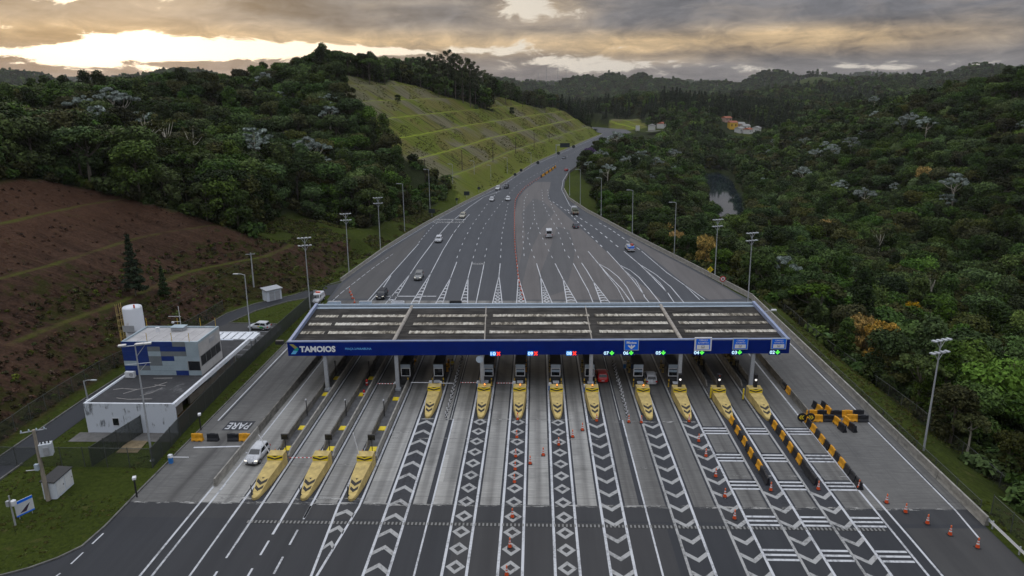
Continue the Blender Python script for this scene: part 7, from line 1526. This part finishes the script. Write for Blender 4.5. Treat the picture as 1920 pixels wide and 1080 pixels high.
# everything else: one mass of forest
SB = []
for y0, y1, sp in ((40, 330, 2.6),):
    gx, gy = np.meshgrid(np.arange(-230, 230, sp), np.arange(y0, y1, sp)); gx = (gx+rng.uniform(-1.2, 1.2, gx.shape)).ravel(); gy = (gy+rng.uniform(-1.2, 1.2, gy.shape)).ravel()
    f, _ = forest_mask(gx, gy); k0 = f.copy()
    # close to an edge of the wood
    e = np.zeros(len(gx), bool)
    for dx, dy in ((0, -9), (9, 0), (-9, 0), (7, -7), (-7, -7)): e |= ~forest_mask(gx+dx, gy+dy)[0]
    sel = f & e; SB.append(np.stack([gx[sel], gy[sel], hz(gx[sel], gy[sel])], 1))
SB = np.concatenate(SB); _q = proj(SB); SB = SB[(_q[:, 0] > -400) & (_q[:, 0] < 2320) & (_q[:, 1] < 1400)]
def build_forest():
    k = ~used; me = bpy.data.meshes.new('forest'); P = np.concatenate([TR[k], SB]); me.vertices.add(len(P)); me.vertices.foreach_set('co', (P-[0, 0, .2]).ravel().astype(np.float32)); me.update()
    o = bpy.data.objects.new('forest', me); COL.objects.link(o)
    far = pp[k, 2] > 420
    idx = np.where(isC[k], np.where(far, 2*len(NEAR)+1, 2*len(NEAR)), kindi[k]+np.where(far, len(NEAR), 0))
    ns = len(SB); idx = np.r_[idx, 2*len(NEAR)+2+rng.integers(0, 3, ns)]
    a = me.attributes.new('pick', 'INT', 'POINT'); a.data.foreach_set('value', idx.astype(np.int32))
    setattr_pt(me, 'size', np.r_[size[k], rng.uniform(.6, 1.5, ns)]); setattr_pt(me, 'turn', np.r_[rot[k], rng.uniform(0, 6.28, ns)])
    lib = bpy.data.collections.new('tree_shapes')
    _tm = bpy.data.meshes.new('stem'); _tm.materials.append(BARK)
    lst = NEAR+LODP+[CON[0], CONL[0]]+[('shrub', mesh_from(shrub(200+i), 'shrub', [(LEAF, LEAF, LEAF_O)[i]]), _tm) for i in range(3)]
    for n_, p in enumerate(lst):
        mm = bpy.data.meshes.new('forest_tree'); c, t = p[1], p[2]
        cv = np.zeros(len(c.vertices)*3, np.float32); c.vertices.foreach_get('co', cv); tv = np.zeros(len(t.vertices)*3, np.float32); t.vertices.foreach_get('co', tv)
        b = len(c.vertices); tv = tv if len(tv) else tv[:0]; mm.from_pydata(np.r_[cv, tv].reshape(-1, 3).tolist(), [], [tuple(q.vertices) for q in c.polygons]+[tuple(b+i for i in q.vertices) for q in t.polygons])
        mm.materials.append(c.materials[0]); mm.materials.append(t.materials[0]); mm.polygons.foreach_set('material_index', [0]*len(c.polygons)+[1]*len(t.polygons))
        ob = bpy.data.objects.new(f'shape_{n_:02d}', mm); lib.objects.link(ob)
    ng = bpy.data.node_groups.new('forest', 'GeometryNodeTree'); ng.interface.new_socket('Geometry', in_out='INPUT', socket_type='NodeSocketGeometry'); ng.interface.new_socket('Geometry', in_out='OUTPUT', socket_type='NodeSocketGeometry')
    N = ng.nodes.new; L = ng.links.new
    gi, go, ip, ci = N('NodeGroupInput'), N('NodeGroupOutput'), N('GeometryNodeInstanceOnPoints'), N('GeometryNodeCollectionInfo')
    ci.inputs['Collection'].default_value = lib; ci.inputs['Separate Children'].default_value = True; ci.inputs['Reset Children'].default_value = True
    def na(nm, ty):
        n = N('GeometryNodeInputNamedAttribute'); n.data_type = ty; n.inputs[0].default_value = nm; return n.outputs[0]
    L(gi.outputs[0], ip.inputs['Points']); L(ci.outputs[0], ip.inputs['Instance']); ip.inputs['Pick Instance'].default_value = True
    L(na('pick', 'INT'), ip.inputs['Instance Index']); L(na('size', 'FLOAT'), ip.inputs['Scale'])
    cx = N('ShaderNodeCombineXYZ'); L(na('turn', 'FLOAT'), cx.inputs[2]); L(cx.outputs[0], ip.inputs['Rotation'])
    L(ip.outputs[0], go.inputs[0])
    md = o.modifiers.new('forest', 'NODES'); md.node_group = ng
    tag(o, 'far forest covering the hills around the highway', 'forest', kind='stuff')
    print('forest instances', int(k.sum()), 'total', len(TR))
build_forest()
# ================================================================== haze
def build_haze():
    m = bpy.data.materials.new('haze'); m.use_nodes = True; nt = m.node_tree; nt.nodes.clear(); out = nt.nodes.new('ShaderNodeOutputMaterial'); v = nt.nodes.new('ShaderNodeVolumePrincipled')
    v.inputs['Color'].default_value = (.80, .82, .86, 1); v.inputs['Density'].default_value = HAZE; v.inputs['Anisotropy'].default_value = .25; nt.links.new(v.outputs[0], out.inputs['Volume'])
    zt = max(float(ZZ.max())+40, 150); mb = MB(); mb.box(GX[0]-20, GX[-1]+20, -90, GY[-1]+20, float(ZZ.min())-1.5, zt); tag(mb.build('haze', m), kind='stuff')
HAZE = .000045
build_haze()
# ================================================================== rough growth on the slopes
def build_tufts(name, label, pts, sizes, mats, seed, n=46, r=(.55, .55, .38)):
    me = bpy.data.meshes.new(name); P = np.c_[pts, hz(pts[:, 0], pts[:, 1])]; me.vertices.add(len(P)); me.vertices.foreach_set('co', P.ravel().astype(np.float32)); me.update()
    o = bpy.data.objects.new(name, me); COL.objects.link(o); lib = bpy.data.collections.new(name+'_shapes')
    for k, m in enumerate(mats):
        V = cards([(0, 0, .18), (.35, .2, .12), (-.3, .25, .15)], [r]*3, n, .34, .5, .3, .6, seed+k); lib.objects.link(bpy.data.objects.new(f'{name}_{k}', mesh_from(V, name, [m])))
    g = np.random.default_rng(seed); a = me.attributes.new('pick', 'INT', 'POINT'); a.data.foreach_set('value', g.integers(0, len(mats), len(P)).astype(np.int32)); setattr_pt(me, 'size', sizes); setattr_pt(me, 'turn', g.uniform(0, 6.28, len(P)))
    ng = bpy.data.node_groups['forest'].copy(); [n_ for n_ in ng.nodes if n_.type == 'COLLECTION_INFO'][0].inputs['Collection'].default_value = lib
    md = o.modifiers.new('scatter', 'NODES'); md.node_group = ng; tag(o, label, 'undergrowth', kind='stuff')
def INSIDE_PAVED(x, y):
    k = np.zeros(np.shape(x), bool)
    for P in ([(-59.2, 77), (-45.3, 77), (-45.3, 108), (-59.2, 108)], [(-65, 40), (-60.6, 40), (-60.9, 76), (-61.0, 106), (-47, 105.5), (-46.8, 121.3), (-49, 124), (-58.2, 124.5), (-56, 132), (-46, 144), (-46, 152), (-54, 145), (-62, 131), (-65, 104)], [(-55, 70), (-48.2, 70), (-48.2, 76), (-55, 76)], [tuple(p) for p in GE]+[(-30, 100), (-30, 38)]): k |= inpoly(x, y, P)
    return k
LT1 = leaf_mat('bracken_brown', (.040, .022, .014), (.125, .072, .044), .01, .35); LT2 = leaf_mat('bracken_dark', (.016, .016, .006), (.058, .048, .017), .02, .4); LT3 = leaf_mat('grass_dry', (.050, .050, .013), (.14, .128, .036), .02, .3); LT4 = leaf_mat('grass_green', (.035, .052, .008), (.11, .135, .02), .02, .35)
def field(x0, x1, y0, y1, n, key):
    x = rng.uniform(x0, x1, n); y = rng.uniform(y0, y1, n); _, I = height(x, y); k = I[key]; return np.stack([x[k], y[k]], 1), I, k
p, I, k = field(-150, -46, 50, 186, 30000, 'kB'); sb = I['dB'][k]; z = hz(p[:, 0], p[:, 1]); m_ = vnoise(p[:, 0]/6, p[:, 1]/6)
fb_ = ((sb-.3)/11.6) % 1; sel = (rng.random(len(p)) < np.where(z < 10, .5, .10)) & ~((fb_ > .70) & (fb_ < .99) & (sb > 4)); p, z = p[sel], z[sel]
up = z > 9+4*vnoise(p[:, 0]/12, p[:, 1]/12)
build_tufts('dead_bracken', 'brown dead bracken and dry weeds on the stepped brown slope', p[up], rng.uniform(.25, .6, up.sum()), [LT1], 301)
build_tufts('dark_scrub', 'dark olive weeds on the lower tiers of the brown slope', p[~up], rng.uniform(.3, .8, (~up).sum()), [LT2, LT2, LT1, LT4], 311)
p, I, k = field(-110, 75, 252, 740, 60000, 'kA'); sl = I['dl'][k]; m_ = vnoise(p[:, 0]/5, p[:, 1]/14); sl = sl[:len(p)]; fr_ = ((sl-2.5)/12.3) % 1; sel = (m_ > .56) & ~((fr_ > .68) & (sl > 6)) & (sl > 3); p = p[sel]; z = hz(p[:, 0], p[:, 1])
build_tufts('slope_grass', 'coarse yellow green grass tufts on the terraced cut', p, rng.uniform(.25, .7, len(p)), [LT3, LT3, LT4], 321, 30, (.6, .6, .22))
x = rng.uniform(-85, -36, 16000); y = rng.uniform(146, 256, 16000); f_, z = forest_mask(x, y); _, I = height(x, y); k = ~f_ & ~I['inside'] & ~I['kB'] & (I['sl'] > 0) & (I['dl'] > 2.2) & (vnoise(x/5, y/5) > .42); p = np.stack([x[k], y[k]], 1)
build_tufts('rough_grass', 'rough grass and weeds on the shoulder left of the highway', p, rng.uniform(.3, .95, len(p)), [LT4, LT3, LT4, LT2], 331)
x = rng.uniform(45.9, 56, 2600); y = rng.uniform(58, 142, 2600); k = vnoise(x/3, y/3) > .5; p = np.stack([x[k], y[k]], 1)
build_tufts('verge_grass', 'grass tufts on the right verge behind the concrete barrier', p, rng.uniform(.2, .45, len(p)), [LT4, LT3, LT4], 341, 30, (.5, .5, .2))
x = rng.uniform(-66, -43.6, 5200); y = rng.uniform(44, 136, 5200); f_, z = forest_mask(x, y); k = (vnoise(x/3, y/3) > .5) & ~INSIDE_PAVED(x, y); p = np.stack([x[k], y[k]], 1)
build_tufts('lawn_grass', 'grass tufts on the lawn around the white building', p, rng.uniform(.15, .36, len(p)), [LT4, LT4, LT3], 351, 26, (.5, .5, .18))
